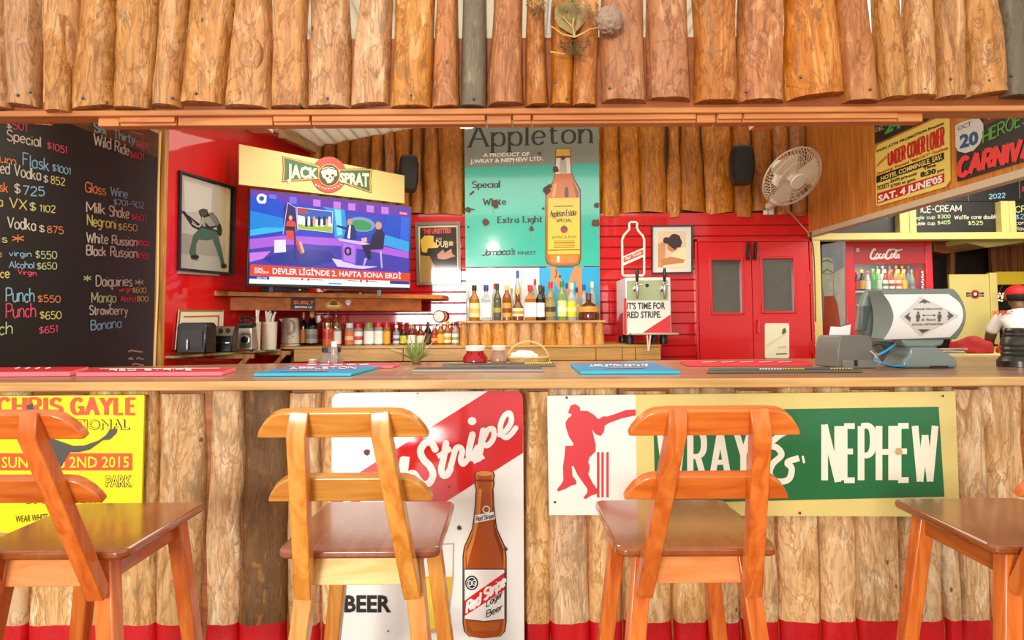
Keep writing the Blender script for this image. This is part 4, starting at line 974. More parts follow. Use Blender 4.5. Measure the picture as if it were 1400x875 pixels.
# set-top boxes on the shelf below the screen
for (xa, xb2, ya, yb2, lab) in ((358, 421, 391, 397.5, 'slim black media player under the left half of the television'), (449, 517, 394, 402, 'slim black media player under the right half of the television')):
    u = (at_z(xa, yb2 + 1, zsh + .037), at_z(xb2, yb2 + 2, zsh + .037))
    dd = (u[1] - u[0]).normalized(); bb = Vector((-dd.y, dd.x, 0)); h = .036
    u = [Vector((p.x, p.y, zsh + .0365)) for p in u]
    th_ = thing('media_player', lab, 'media player', tuple(u[0]))
    mb = MB(); mb.prism([u[0], u[1], u[1] + bb * .16, u[0] + bb * .16], (0, 0, h), mat('plastic_black', '#1b1a1c', .35)); mb.build('case', th_, bevel=.003)
    mb = MB(); p = u[0] + dd * .26 + Vector((0, 0, h * .5)) - bb * .001; mb.bar(p, p + dd * .012, .008, .008, em('#c8d83a'), side=(0, 0, 1)); p = u[0] + dd * .05 + Vector((0, 0, h * .55)) - bb * .001; mb.bar(p, p + dd * .12, .008, .006, mat('plastic_grey', '#5a5a5c', .4), side=(0, 0, 1)); mb.build('front_display', th_)

# ================================================================ speakers on the back wall
def speaker(px, Y, ytop, ybot, wpx, rz, label):
    c = at(px, (ytop + ybot) / 2, Y); hh = (ytop - ybot) / F * Y / -2; ww = wpx / F * Y / 2
    t = thing('wall_speaker', label, 'speaker', (c.x, c.y, c.z - hh), 'wall speakers')
    def R(x, y, z): return (c.x + x * math.cos(rz) - y * math.sin(rz), c.y + x * math.sin(rz) + y * math.cos(rz), c.z + z)
    mb = MB(); N_ = 10; vs = []
    bodym = mat('speaker_grey', '#3b3731', .5)
    lv = [(-hh, .72), (-hh * .9, .86), (-hh * .4, .98), (0, 1), (hh * .5, .98), (hh * .9, .86), (hh, .76)]
    pr = []
    for k in range(16):
        a_ = 2 * math.pi * k / 16; cx_, sy_ = math.cos(a_), math.sin(a_)
        pr.append((abs(cx_) ** .5 * (1 if cx_ > 0 else -1), abs(sy_) ** .5 * (1 if sy_ > 0 else -1)))
    for z_, s_ in lv: vs += [R(x * ww * s_, y * ww * .8 * s_ + (0.02 if y > 0 else 0), z_) for x, y in pr]
    fs = [(i * 16 + k, i * 16 + (k + 1) % 16, (i + 1) * 16 + (k + 1) % 16, (i + 1) * 16 + k) for i in range(len(lv) - 1) for k in range(16)]
    fs += [list(range(15, -1, -1)), list(range(16 * (len(lv) - 1), 16 * len(lv)))]
    mb.add(vs, fs, bodym); mb.build('cabinet', t)
    mb = MB(); vs = []
    gl = [(-hh * .94, .80), (-hh * .4, .97), (0, .99), (hh * .5, .97), (hh * .86, .86)]
    n = 9
    for z_, s_ in gl: vs += [R(ww * s_ * (2 * i / (n - 1) - 1), -ww * .80 * s_ - .006 - .012 * (1 - (2 * i / (n - 1) - 1) ** 2) + (.03 if i in (0, n - 1) else 0), z_) for i in range(n)]
    mb.add(vs, [(j * n + i, j * n + i + 1, (j + 1) * n + i + 1, (j + 1) * n + i) for j in range(len(gl) - 1) for i in range(n - 1)], mat('speaker_grille', '#15130f', .7, bump=.3, scale=400)); mb.build('grille', t)
    mb = MB(); mb.bar(R(0, ww * .6, 0), R(0, ww * .8 + .12, .02), .03, .03, bodym, side=(0, 0, 1)); mb.build('bracket', t)
speaker(558.5, 5.42, 213, 262, 27, .25, 'dark grey speaker mounted at the right end of the cream board sign')
speaker(1014, 5.45, 200, 252, 32, -.15, 'dark grey speaker on the log wall left of the white fan')

# ---- framed music poster beside the television
PW = wallp(YB - .016)
t, A, inn = frame_on('framed_poster', PW, [(568, 305), (629.5, 303.5), (630.5, 389), (570.5, 390)], (.12, .09), .03, mat('frame_grey', '#6d675a', .3, coat=.4), 'grey framed music poster on red wall between television and turquoise sign', 'picture')
A.poly(inn, flat('#e6d2b0', .15), 0)
def z4(L): return [(560 + x / 8.75, 300 + y / 8.75) for x, y in L]
psd = mat('poster_dark', '#3d3a36', .08, coat=.8)
A.poly(z4([(125, 100), (560, 92), (575, 745), (125, 752)]), psd, 1)
A.poly(z4([(125, 430), (240, 440), (300, 560), (300, 752), (125, 752)]), mat('poster_tan', '#a8884a', .08, coat=.8), 2)
A.text('THE UPSETTERS', 560 + 165 / 8.75, 300 + 178 / 8.75, 560 + 495 / 8.75, 300 + 165 / 8.75, 7.5, flat('#c8322e', .3), 3, bold=.05)
A.poly(z4([(130, 250), (180, 195), (240, 190), (290, 200), (285, 260), (330, 300), (340, 340), (220, 345), (205, 400), (150, 390), (140, 330)]), flat('#d8b02a', .3), 3)
A.text('DUB', 560 + 315 / 8.75, 300 + 325 / 8.75, 560 + 462 / 8.75, 300 + 340 / 8.75, 9.5, flat('#e0d2a0', .3), 4, bold=.01)
A.text('BLACK BOARD', 560 + 315 / 8.75, 300 + 245 / 8.75, 560 + 385 / 8.75, 300 + 243 / 8.75, 3, flat('#cfc090', .3), 4); A.rect(560 + 470 / 8.75, 330, 560 + 520 / 8.75, 336, flat('#b09a5a', .3), 4)
A.poly(z4([(330, 420), (400, 360), (420, 400), (500, 350), (510, 410), (550, 440), (420, 480), (340, 470)]), flat('#a86a3a', .3), 3)
A.build('poster_print', t)
# ---- framed portrait
t, A, inn = frame_on('framed_portrait', PW, [(890, 308.5), (946.5, 308), (946.5, 373.5), (890, 374.5)], (.06, .05), .028, mat('frame_dark', '#33201a', .3, coat=.4), 'framed colour portrait of a curly haired person, right of the white bottle outline', 'picture')
A.poly(inn, flat('#d9d8d0', .15), 0)
def z5(L): return [(830 + x / 4.608, 290 + y / 4.608) for x, y in L]
A.poly(z5([(320, 122), (498, 120), (498, 346), (320, 348)]), flat('#e0c4a4', .2), 1); A.poly(z5([(320, 200), (370, 180), (360, 348), (320, 348)]), flat('#c8946a', .2), 2)
A.poly(z5([(440, 230), (498, 220), (498, 346), (350, 348), (370, 290), (420, 260)]), flat('#e8dba8', .2), 3)
A.poly(z5([(375, 190), (400, 175), (440, 200), (440, 240), (405, 250), (380, 235)]), flat('#c48258', .2), 4); A.poly(z5([(335, 300), (400, 280), (490, 300), (480, 320), (350, 335)]), flat('#c48258', .2), 4)
A.blob(830 + 425 / 4.608, 290 + 180 / 4.608, 10, flat('#3a2a2c', .3), 5, 4); A.blob(830 + 372 / 4.608, 290 + 178 / 4.608, 4.5, flat('#3a2a2c', .3), 5, 7); A.blob(830 + 448 / 4.608, 290 + 200 / 4.608, 5, flat('#3a2a2c', .3), 5, 9)
A.build('photograph', t)
# ================================================================ back bar
ZBB = 1.115
bbw = wood('backbar_wood', '#d3a258', '#b5843c', .4, 'X', .8)
t = thing('back_bar', 'wooden back bar counter along the red wall carrying the liquor bottles', 'counter', (0, 4.95, 0))
mb = MB(); mb.box(-1.80, at(904, 470, 4.95).x, 4.95, YB - .03, ZBB - .02, ZBB, bbw); mb.build('worktop', t, bevel=.003)
mb = MB()
xs = [401, 551, 641, 815, 851, 869, 904]
for i in range(len(xs) - 1):
    a, b = at(xs[i], 480, 4.95).x, at(xs[i + 1], 480, 4.95).x
    mb.box(a + .002, b - .002, 4.955, 4.98, ZBB - .118, ZBB - .021, bbw)
mb.build('fascia_boards', t, bevel=.003)
mb = MB(); mb.box(-1.75, at(900, 470, 4.95).x, 5.05, YB - .04, 0, ZBB - .021, mat('cabinet_dark', '#5a3a1e', .6, var=.2)); mb.build('cabinet', t)
# ---- raised box faced with log slabs
zbx = at(727, 438.3, 5.0).z
xl, xr = at(628, 438, 5.0).x, at(828, 438, 5.0).x
t = thing('bottle_riser', 'low riser faced with split logs on the back bar, holding the tall liquor bottles', 'riser', ((xl + xr) / 2, 5.0, ZBB))
mb = MB(); mb.box(xl, xr, 4.985, 5.42, zbx - .018, zbx, wood('riser_top', '#cda065', '#ad7c42', .45, 'X', .9)); mb.build('top_board', t, bevel=.003)
mb = MB(); mb.box(xl + .01, xr - .01, 5.03, 5.41, ZBB + .001, zbx - .018, bbw); mb.build('carcass', t)
xs = [145, 205, 290, 372, 465, 560, 650, 740, 830, 925, 1020, 1095, 1168]
for i in range(len(xs) - 1):
    a, b = at(600 + xs[i] / 5.148, 455, 5.0).x, at(600 + xs[i + 1] / 5.148, 455, 5.0).x
    slab('log_slab', t, (a, b), (a + .004, b - .004), ZBB + .002, zbx - .019, 5.03, .035, S_BOX, seed=300 + i, wob=.003, nu=7, nv=4)

# ================================================================ bottles
capm = lambda h: mat('cap_' + h.lstrip('#'), h, .35)
def bottle(px, Y, z, wpx, hpx, style, glass, cap, lab, label, group, lab2=None, nm='liquor_bottle', trans=.55, lz=(.12, .5)):
    """a bottle standing at height z under photograph column px, wpx wide and hpx tall there"""
    p = at(px, 440, Y); s_ = Y / F; r = wpx * s_ / 2; h = hpx * s_
    t = thing(nm, label, 'bottle', (p.x, Y, z), group)
    g = glassy('glass_' + glass.lstrip('#') + ('s' if trans < .4 else ''), glass, .06, trans)
    c = (p.x, Y, z); nr_ = min(r * .40, .017)
    prof = {'std': [(r * .9, 0), (r, .02), (r, .56), (r * .93, .62), (r * .6, .70), (nr_ * 1.05, .76), (nr_, .80), (nr_, .93)],
            'square': [(r * 1.28, 0), (r * 1.3, .02), (r * 1.3, .58), (r * 1.2, .63), (r * .7, .70), (nr_ * 1.3, .76), (nr_ * 1.25, .92)],
            'tall': [(r * .9, 0), (r, .015), (r, .60), (r * .85, .68), (nr_ * 1.1, .80), (nr_, .84), (nr_, .94)],
            'taper': [(r * .85, 0), (r * .88, .02), (r, .55), (r * .95, .60), (r * .7, .68), (nr_, .76), (nr_, .93)],
            'wide': [(r * .86, 0), (r * .98, .05), (r, .2), (r * .9, .45), (r * .62, .58), (nr_ * 1.4, .66), (nr_ * 1.2, .72), (nr_ * 1.2, .84)],
            'round': [(r * .8, 0), (r, .03), (r, .38), (r * .9, .46), (r * .5, .55), (nr_ * 1.1, .62), (nr_, .80), (nr_, .93)],
            'jar': [(r * .92, 0), (r, .03), (r, .70), (r * .85, .78), (r * .72, .80), (r * .72, .86)],
            'beer': [(r * .92, 0), (r, .02), (r, .46), (r * .85, .56), (r * .5, .70), (r * .4, .82), (r * .38, .95)]}[style]
    n = 4 if style == 'square' else 18
    mb = MB(); mb.lathe([(a, b * h) for a, b in prof], c, g, n); mb.build('glass', t, bevel=.004 if n == 4 else 0)
    top = prof[-1]; cr = top[0] * (1.08 if style != 'jar' else 1.1) + .001
    if style == 'square': cr = nr_ * 1.3
    mb = MB(); mb.lathe([(cr, (top[1] - .09) * h), (cr, h * .99), (cr * .9, h)], c, capm(cap), 14); mb.build('cap', t)
    if lab:
        k = 1.012 if n == 18 else 1.012
        rr = (1.3 * r if style == 'square' else r) * k
        zz0, zz1 = lz
        mb = MB(); mb.lathe([(rr, zz0 * h), (rr, zz1 * h)], c, mat('label_' + lab.lstrip('#'), lab, .5), n, cap=False)
        if lab2: mb.lathe([(rr * 1.006, (zz0 + (zz1 - zz0) * .30) * h), (rr * 1.006, (zz0 + (zz1 - zz0) * .62) * h)], c, mat('label_' + lab2.lstrip('#'), lab2, .5), n, cap=False)
        mb.build('label', t)
    return t
GB = 'liquor bottles on the log riser'
def bz(x): return 600 + x / 5.148
B = [(208, 5.25, 34, 248, 'std', '#cfd6d4', '#d8d4c4', None, 'clear bottle with pale cap half hidden at the left end of the riser'),
     (250, 5.10, 74, 250, 'std', '#c8861c', '#1a1714', '#e8d8a0', 'gold amber bottle with black cap and cream label, first in the riser front row', '#d8b860'),
     (333, 5.10, 68, 252, 'square', '#c8d0d0', '#2a3a78', '#f0efe8', 'clear square bottle with blue cap and plain white label on the riser'),
     (393, 5.26, 36, 262, 'tall', '#d6d6d0', '#c8202a', '#e8e4dc', 'clear bottle with red cap behind the grey tapered bottle on the riser'),
     (413, 5.10, 56, 262, 'taper', '#6a6e58', '#3a3e34', '#55583f', 'dark grey green tapered bottle in the riser front row', '#b09a4a'),
     (480, 5.10, 66, 250, 'tall', '#b5641c', '#d8b460', '#cf9a3c', 'copper amber bottle with gold cap and gold label on the riser', '#8a3a1c'),
     (513, 5.26, 34, 228, 'std', '#d6d6cc', '#c8902c', None, 'clear bottle with amber cap tucked behind the copper bottle'),
     (556, 5.30, 46, 352, 'tall', '#d4dcdc', '#2450b0', None, 'tallest clear bottle with long blue neck wrap on the riser'),
     (557, 5.08, 78, 220, 'round', '#9a4a14', '#c8a04a', '#ecdcb0', 'round shouldered brown bottle with cream label before the tallest clear bottle', '#c8902c'),
     (645, 5.10, 84, 250, 'square', '#c87a24', '#c82a2a', '#f2eee2', 'square amber bottle with red cap and big white label on the riser', None),
     (678, 5.30, 42, 292, 'tall', '#cfd2cc', '#b8302c', '#e8e0d0', 'tall clear bottle with red and white cap behind the square amber bottle'),
     (715, 5.10, 64, 248, 'std', '#2c2418', '#3a3a2c', '#f0efe9', 'near black bottle with bright white label in the riser front row'),
     (737, 5.28, 40, 240, 'std', '#4a4a2c', '#2a2a20', None, 'dark olive bottle behind the near black bottle with white label'),
     (787, 5.10, 74, 272, 'std', '#b8a87a', '#c02428', '#a08a50', 'broad smoky clear bottle with red cap and gold label on the riser', '#4a3a1c'),
     (868, 5.10, 66, 278, 'tall', '#a8c070', '#2c7a34', '#d8dc8a', 'light green bottle with green cap and lime label on the riser', '#eef0d0'),
     (902, 5.28, 34, 262, 'tall', '#c8d0d0', '#2438a0', None, 'clear bottle with deep blue cap behind the light green bottle'),
     (937, 5.10, 66, 262, 'std', '#d4d8d0', '#efe4b8', '#e8d020', 'clear bottle with cream cap and yellow label on the riser', '#f2e88a'),
     (972, 5.27, 40, 232, 'std', '#d0d2cc', '#1c2c6a', '#d8d2c0', 'clear bottle with dark blue cap behind the bottle with yellow label'),
     (1024, 5.28, 52, 250, 'std', '#c4cccc', '#24409c', None, 'clear bottle with mid blue cap behind the wide cognac decanter'),
     (1082, 5.26, 52, 270, 'tall', '#ccd2ca', '#e8dfa8', None, 'clear bottle with cream cap at the right end of the riser'),
     (1056, 5.09, 146, 190, 'wide', '#7a2c0c', '#5a4030', '#c8962c', 'wide dark cognac decanter with gold label at the riser end')]
for q in B:
    x, Y, w_, h, st, gl, cp_, lb, lab = q[:9]
    bottle(bz(x), Y, zbx + .0005, w_ / 5.148, h / 5.148, st, gl, cp_, lb, lab, GB, q[9] if len(q) > 9 else None, lz=(.30, .50) if st == 'wide' else ((.14, .40) if st == 'round' else (.10, .50)))
GS = 'bottles along the back bar'
def sz(x): return 400 + x / 5.6
Q = [(85, 5.15, 46, 255, 'std', '#1c120c', '#b08a3a', '#b06a1c', 'dark wine bottle with amber label beside the kettle'),
     (150, 5.14, 84, 260, 'std', '#17110e', '#c8a24a', '#9a968c', 'broad dark wine bottle with grey label right of the kettle', '#7a766c'),
     (345, 5.2, 60, 172, 'jar', '#c2b8a4', '#a8742c', '#e8e6de', 'squat clear bottle with wooden cap right of the orange tin'),
     (438, 5.2, 70, 168, 'jar', '#cfc8ba', '#e2ded6', '#e0762c', 'squat clear bottle with white cap and orange label', '#f0c090'),
     (505, 5.2, 64, 164, 'jar', '#d0ccc0', '#c42028', '#ede8e0', 'squat clear bottle with red cap and white label, left of the green capped bottle', '#c8584a'),
     (585, 5.2, 78, 170, 'jar', '#c8ccc0', '#8a8a3a', '#f2f2ee', 'squat clear bottle with olive green cap and white label'),
     (660, 5.2, 66, 172, 'jar', '#d2d0ca', '#d0262c', '#f4f2ee', 'squat clear bottle with red cap and large plain white label'),
     (722, 5.2, 54, 168, 'jar', '#c88a34', '#c8202a', '#e0a828', 'amber squat bottle with red cap and yellow label on the back bar'),
     (795, 5.2, 52, 152, 'std', '#b8bcc0', '#d6d6d6', '#c8ccd4', 'small silvery clear bottle on the back bar', '#5a6a8a'),
     (848, 5.2, 50, 146, 'std', '#2c2a12', '#b8281c', '#c8c82c', 'small dark bottle with yellow green label on the back bar'),
     (910, 5.2, 58, 152, 'std', '#7a3214', '#88a04a', '#ece8dc', 'small brown bottle with green cap and white label'),
     (980, 5.2, 56, 146, 'std', '#8a3c1c', '#b06a4a', '#ddd6c8', 'small brown bottle with brown cap behind the pineapple leaves'),
     (1038, 5.2, 44, 172, 'tall', '#1e1812', '#2a2620', '#3a342a', 'slim almost black bottle on the back bar'),
     (1085, 5.2, 50, 148, 'std', '#b84a2c', '#d8c8a0', '#c8342c', 'small bottle with red label left of the yellow one', '#e8b04a'),
     (1132, 5.2, 56, 165, 'std', '#c88a24', '#cfc6b0', '#dcae3c', 'small amber yellow bottle below the round dial'),
     (1186, 5.2, 58, 178, 'std', '#c87a2c', '#e0983c', '#f0e6d0', 'amber bottle with orange cap and white label', '#e0a040'),
     (1248, 5.2, 56, 172, 'std', '#d0d4c8', '#2a2c2e', '#f0f2ea', 'clear bottle with dark cap and white label against the log riser', '#9ab06a')]
for q in Q:
    x, Y, w_, h, st, gl, cp_, lb, lab = q[:9]
    bottle(sz(x), Y, ZBB + .0005, w_ / 5.6, h / 5.6, st, gl, cp_, lb, lab, GS, q[9] if len(q) > 9 else None, lz=(.06, .62) if st == 'jar' else (.08, .48))
# orange tin
p = at(sz(270), 470, 5.18)
t = thing('drink_tin', 'tall orange cylindrical tin between wine bottles and squat bottles', 'tin', (p.x, 5.18, ZBB))
mb = MB(); mb.lathe([(.042, .001), (.043, .006), (.043, .17), (.041, .176)], (p.x, 5.18, ZBB), mat('tin_orange', '#d8622a', .3, var=.12), 20); mb.build('body', t)
mb = MB(); mb.lathe([(.0435, .165), (.0435, .182), (.03, .186)], (p.x, 5.18, ZBB), mat('tin_lid', '#e0b878', .35, .4), 20); mb.build('lid', t)
mb = MB(); mb.lathe([(.0436, .05), (.0436, .11)], (p.x, 5.18, ZBB), mat('tin_label', '#c83a24', .35), 20, cap=False); mb.build('label', t)
# round dial with red rim on the wall
c = at(601, 432.5, YB - .09)
t = thing('round_dial', 'small round white dial with dark red rim above the back bar bottles', 'dial', tuple(c))
mb = MB(); mb.lathe([(.03, -.065), (.03, -.01), (.052, 0), (.052, .05)], (c.x + .018, c.y + .02, c.z), mat('dial_red', '#b0141c', .35), 24, axis=(0, -1, 0)); mb.build('case', t)
mb = MB(); mb.lathe([(.05, .05), (.054, .058), (.046, .066)], (c.x, c.y + .02, c.z), mat('dial_rim', '#5a4a40', .4), 24, axis=(0, -1, 0)); mb.lathe([(.046, .067), (.002, .068)], (c.x, c.y + .02, c.z), mat('dial_face', '#d8cdb8', .3, var=.15, scale=40), 24, axis=(0, -1, 0), cap=False); mb.build('face', t)
# stem glasses hanging below the shelf
for i, (px, lab) in enumerate(((448, 'left of two stem glasses hanging upside down below the corner shelf'), (459, 'right of two stem glasses hanging upside down below the corner shelf'))):
    c = at(px, 440, 5.05); z = 1.386
    t = thing('stem_glass', lab, 'glass', (c.x, c.y, z), 'hanging stem glasses')
    gm = paneglass('clear_glass')
    mb = MB(); mb.lathe([(.004, .1055), (.004, .002)], (c.x, c.y, z), mat('rack_wire', '#8a8680', .3, .8), 8); mb.lathe([(.030, 0), (.028, -.004), (.005, -.008), (.004, -.06)], (c.x, c.y, z), gm, 16); mb.build('stem', t)
    mb = MB(); mb.lathe([(.004, -.06), (.020, -.075), (.028, -.10), (.026, -.135)], (c.x, c.y, z), gm, 16, cap=False); mb.build('bowl', t)

# ================================================================ rum advert and lower panels behind the bottles
YA = YB - .05
PAp = wallp(YA)
kx = 3.645
def z6(L): return [(620 + x / kx, 160 + y / kx) for x, y in L]
t = thing('rum_advert', 'tall grey and turquoise rum advert with bottle picture on the back wall', 'sign', tuple(at(728, 365, YA)))
teal = mat('sign_teal', '#38b8a4', .22, var=.10, coat=.4, scale=3)
greyp = mat('sign_grey', '#83897e', .3, var=.05, coat=.3)
panel('panel', PAp, [(634.5, 150), (818.5, 149), (820, 364), (636.5, 365)], .02, teal, t)
A = Art(PAp); A.poly([(634.5, 150), (818.5, 149), (819, 223), (635.2, 229)], greyp, 0); A.build('grey_band', t)
A = Art(PAp); lk = flat('#25251f', .4)
A.hand('Appleton', 642, 201, 808, 195, 29, 4.2, lk, 1, contrast=.6, serif=3.4, gap=.20, h1=29)
A.build('title_lettering', t)
A = Art(PAp)
A.text('A PRODUCT OF', *z6([(148, 200), (380, 194)])[0], *z6([(380, 194)])[0], 5.6, WHITE, 1, bold=.035)
A.text('J.WRAY & NEPHEW LTD.', *z6([(83, 232)])[0], *z6([(446, 217)])[0], 5.8, WHITE, 1, bold=.035)
A.build('white_lettering', t)
A = Art(PAp)
for s_, a, b, h in (('Special', (95, 353), (230, 350), 8.6), ('White', (150, 438), (260, 436), 8.2), ('Extra Light', (222, 528), (440, 523), 8.2)):
    A.hand(s_, *z6([a])[0], *z6([b])[0], h, 2.1, lk, 1, contrast=.5, serif=1.5, gap=.2)
A.hand("Jamaica's", *z6([(140, 690)])[0], *z6([(302, 684)])[0], 8.5, 1.6, lk, 1, shear=.35, gap=.06); A.text('FINEST', *z6([(320, 686)])[0], *z6([(412, 684)])[0], 4.8, lk, 1, bold=.02)
A.build('black_lettering', t)
A = Art(PAp); am, amd, aml = flat('#c8691c', .2), flat('#8a3f10', .2), flat('#e89a4a', .2)
bp = [(510, 160), (582, 158), (582, 200), (588, 280), (604, 320), (630, 365), (632, 700), (625, 730), (600, 738), (500, 738), (470, 728), (462, 700), (462, 390), (478, 355), (500, 320), (505, 280), (508, 205)]
cx0 = 548
A.poly(z6([(cx0 + (x - cx0) * 1.05, y + (3 if y > 400 else -3)) for x, y in bp]), lk, 1); A.poly(z6(bp), am, 2)
A.poly(z6([(513, 205), (580, 203), (585, 282), (508, 284)]), flat('#e2ddd2', .2), 3); A.poly(z6([(530, 215), (560, 215), (566, 282), (528, 282)]), flat('#b9b2a4', .2), 4)
A.poly(z6([(472, 405), (628, 403), (629, 683), (470, 685)]), flat('#e3c54e', .25), 4); A.poly(z6([(472, 662), (629, 660), (629, 664), (472, 666)]), amd, 5)
A.poly(z6([(513, 160), (579, 159), (580, 200), (512, 201)]), flat('#dcb23c', .25), 4); A.poly(z6([(513, 195), (580, 194), (580, 203), (513, 204)]), amd, 5)
A.poly(z6([(478, 690), (620, 688), (616, 722), (595, 728), (500, 728), (482, 720)]), flat('#d88a4a', .2), 3); A.poly(z6([(515, 692), (528, 692), (528, 724), (515, 724)]), flat('#efe6d8', .2), 4)
A.poly(z6([(590, 300), (600, 330), (622, 372), (624, 400), (610, 400), (600, 350)]), amd, 3); A.poly(z6([(500, 340), (515, 325), (505, 400), (490, 400)]), aml, 3); A.poly(z6([(553, 400), (554, 355), (562, 345), (572, 355), (574, 400)]), flat('#4a1c08', .2), 3)
A.hand('Appleton Estate', *z6([(483, 498)])[0], *z6([(612, 490)])[0], 8.5, 1.1, lk, 5, contrast=.4, gap=.12); A.hand('SPECIAL', *z6([(512, 524)])[0], *z6([(590, 522)])[0], 4.2, .8, lk, 5); A.text('JAMAICA RUM', *z6([(490, 606)])[0], *z6([(610, 604)])[0], 4, lk, 5)
A.ell(620 + 551 / kx, 160 + 560 / kx, 5, 5.2, flat('#b8321c', .3), 5); A.ell(620 + 551 / kx, 160 + 553 / kx, 4, 2.2, flat('#3a5a4a', .3), 6); A.stroke(z6([(500, 446), (596, 444)]), 1, lk, 5)
for y in (618, 626, 634, 642, 650): A.stroke(z6([(500, y), (604, y - 1)]), .7, amd, 5)
A.build('bottle_picture', t)
A = Art(PAp)
for i, (x, y, r) in enumerate([(210, 432, 5.4), (162, 525, 4.4), (388, 557, 3.4), (510, 262, 4.2), (465, 362, 5.5), (546, 205, 3), (712, 528, 5.4), (712, 440, 3.5), (75, 462, 4), (430, 183, 2.2), (447, 456, 1.6), (480, 345, 3), (75, 548, 1.6)]): A.blob(620 + x / kx, 160 + y / kx, r, brown_r, 8, seed=i, k=.5)
for x, y0, y1 in ((200, 450, 510), (165, 545, 572), (390, 570, 620), (715, 550, 600), (560, 226, 228)): A.stroke(z6([(x, y0), (x + 1, y1)]), .9, flat('#8fae8a', .4), 7)
A.stroke(z6([(60, 455), (105, 462)]), 1.8, brown_r, 8); A.stroke(z6([(82, 388), (102, 370)]), 2.4, lk, 8); A.stroke(z6([(700, 440), (725, 432)]), 2, brown_r, 8)
A.build('rust_stains', t)
# panels standing below it
t = thing('white_backboard', 'plain white board behind the bottles below the turquoise advert', 'board', tuple(at(690, 440, YA)))
panel('board', PAp, [(637, 366), (737.5, 366), (737.5, 437.5), (637.5, 437.5)], .018, mat('board_white', '#eceae4', .3), t)
A = Art(PAp); A.stroke([(638, 367), (675, 366), (690, 370), (696, 380), (694, 392)], .8, flat('#b9b6ae', .4), 1, smooth=True); A.rect(712, 366, 713, 437, flat('#bdb9b0', .4), 1); A.build('panel_seams', t)
t = thing('blue_lettered_board', 'bright blue board with large orange letter M behind the bottles', 'sign', tuple(at(780, 440, YA)))
panel('board', PAp, [(738, 366), (820, 365), (820.5, 437), (738, 437.5)], .018, mat('board_blue', '#1fa6dc', .25, var=.12, coat=.3, scale=4), t)
A = Art(PAp); om = flat('#df8a4a', .35)
A.poly([(747, 364.8), (760, 364.8), (773, 398), (785, 364.5), (798, 364.5), (798, 366), (795, 367), (797, 437), (788, 437), (788, 378), (774, 412), (770, 412), (757, 380), (757, 437), (752, 437), (753, 367), (747, 366)], om, 1)
A.stroke([(760, 368), (761, 375), (759, 380)], 1.4, lk, 2); A.blob(765.5, 378, 1.8, lk, 2, 3); A.build('letter', t)

# ================================================================ beer tap cooler on the back bar
YD = 5.02
fx0, fx1 = at(855.5, 420, YD).x, at(917.5, 420, YD).x
zt_, zb_ = at(886, 379.5, YD).z, at(886, 458, YD).z
t = thing('beer_tap_cooler', 'white and red beer tap cooler box with two taps on the back bar', 'drinks dispenser', ((fx0 + fx1) / 2, YD, ZBB))
bw = mat('cooler_white', '#dcd9d0', .3, coat=.3)
mb = MB(); mb.box(fx0, fx1, YD, YD + .44, zb_, zt_, bw); mb.build('housing', t, bevel=.008)
PD = wallp(YD)
A = Art(PD); dz = 4.608
def z7(L): return [(830 + x / dz, 290 + y / dz) for x, y in L]
A.poly(z7([(124, 432), (385, 428), (384, 555), (124, 556)]), mat('tap_panel_green', '#9aa67c', .2, var=.15, scale=8, coat=.4), 0); A.ell(830 + 252 / dz, 290 + 462 / dz, 2.6, 2.6, ink, 1)
A.poly(z7([(215, 765), (400, 645), (400, 765)]), flat('#c8323a', .3), 0); A.poly(z7([(104, 545), (122, 540), (124, 770), (104, 772)]), flat('#c8323a', .3), 0)
A.text("IT'S TIME FOR", *z7([(124, 613)])[0], *z7([(366, 610)])[0], 9.8, lk, 1, bold=.025); A.text('RED STRIPE.', *z7([(126, 668)])[0], *z7([(340, 665)])[0], 9.6, lk, 1, bold=.025)
A.build('front_print', t)
PDs = Plane((fx0, YD, 0), (-1, 0, 0)); A = Art(PDs)
A.poly(z7([(50, 720), (85, 640), (100, 635), (100, 785), (45, 775)]), flat('#c8242c', .3), 0)
for y in range(480, 740, 16): A.poly(z7([(38, y), (46, y - 3), (46, y + 7), (38, y + 9)]), lk, 0)
A.build('side_print', t)
chr_ = mat('chrome', '#c9c8c4', .15, 1.0)
for px in (869, 906):
    c = at(px, 395, YD); 
    mb = MB(); mb.lathe([(.022, 0), (.022, .012), (.012, .016), (.012, .06)], c, chr_, 14, axis=(0, -1, 0)); q = c + Vector((0, -.06, .03))
    mb.tube([q + Vector((0, 0, .02)), q, q + Vector((0, 0, -.05)), q + Vector((.0, .004, -.11))], [.012, .016, .014, .008], chr_, 12)
    mb.tube([q + Vector((.012, 0, 0)), q + Vector((.04, -.005, -.004))], .005, chr_, 8); tp = mb.build('tap', t)
    mb = MB(); mb.tube([q + Vector((0, 0, .02)), q + Vector((0, -.003, .045)), q + Vector((0, -.008, .09)), q + Vector((0, -.012, .13))], [.008, .012, .015, .009], mat('tap_handle_black', '#171513', .3), 12); mb.build('handle', tp)
mb = MB(); mb.box(fx0 + .02, fx1 + .03, YD - .11, YD - .002, zb_ + .002, zb_ + .018, mat('tray_steel', '#b9b49c', .3, .6)); mb.build('drip_tray', t, bevel=.003)
mb = MB(); c = at(886, 463.5, YD - .125); mb.tube([c + Vector((-.006, 0, .03)), c + Vector((0, 0, -.09))], .006, mat('hose', '#d8d0b8', .4), 8); mb.tube([c + Vector((.02, 0, .03)), c + Vector((.004, 0, -.09))], .006, mat('hose', '#d8d0b8', .4), 8); tag(mb.build('drain_hose'), 'thin pale drain hose hanging down from the beer tap cooler', 'hose')
for x in (fx0 + .035, fx1 - .055):
    for y in (YD + .04, YD + .38):
        mb = MB(); mb.lathe([(.030, ZBB), (.033, ZBB + .03), (.024, zb_)], (x, y, 0), mat('foot_black', '#171614', .4), 14); mb.build('foot', t)
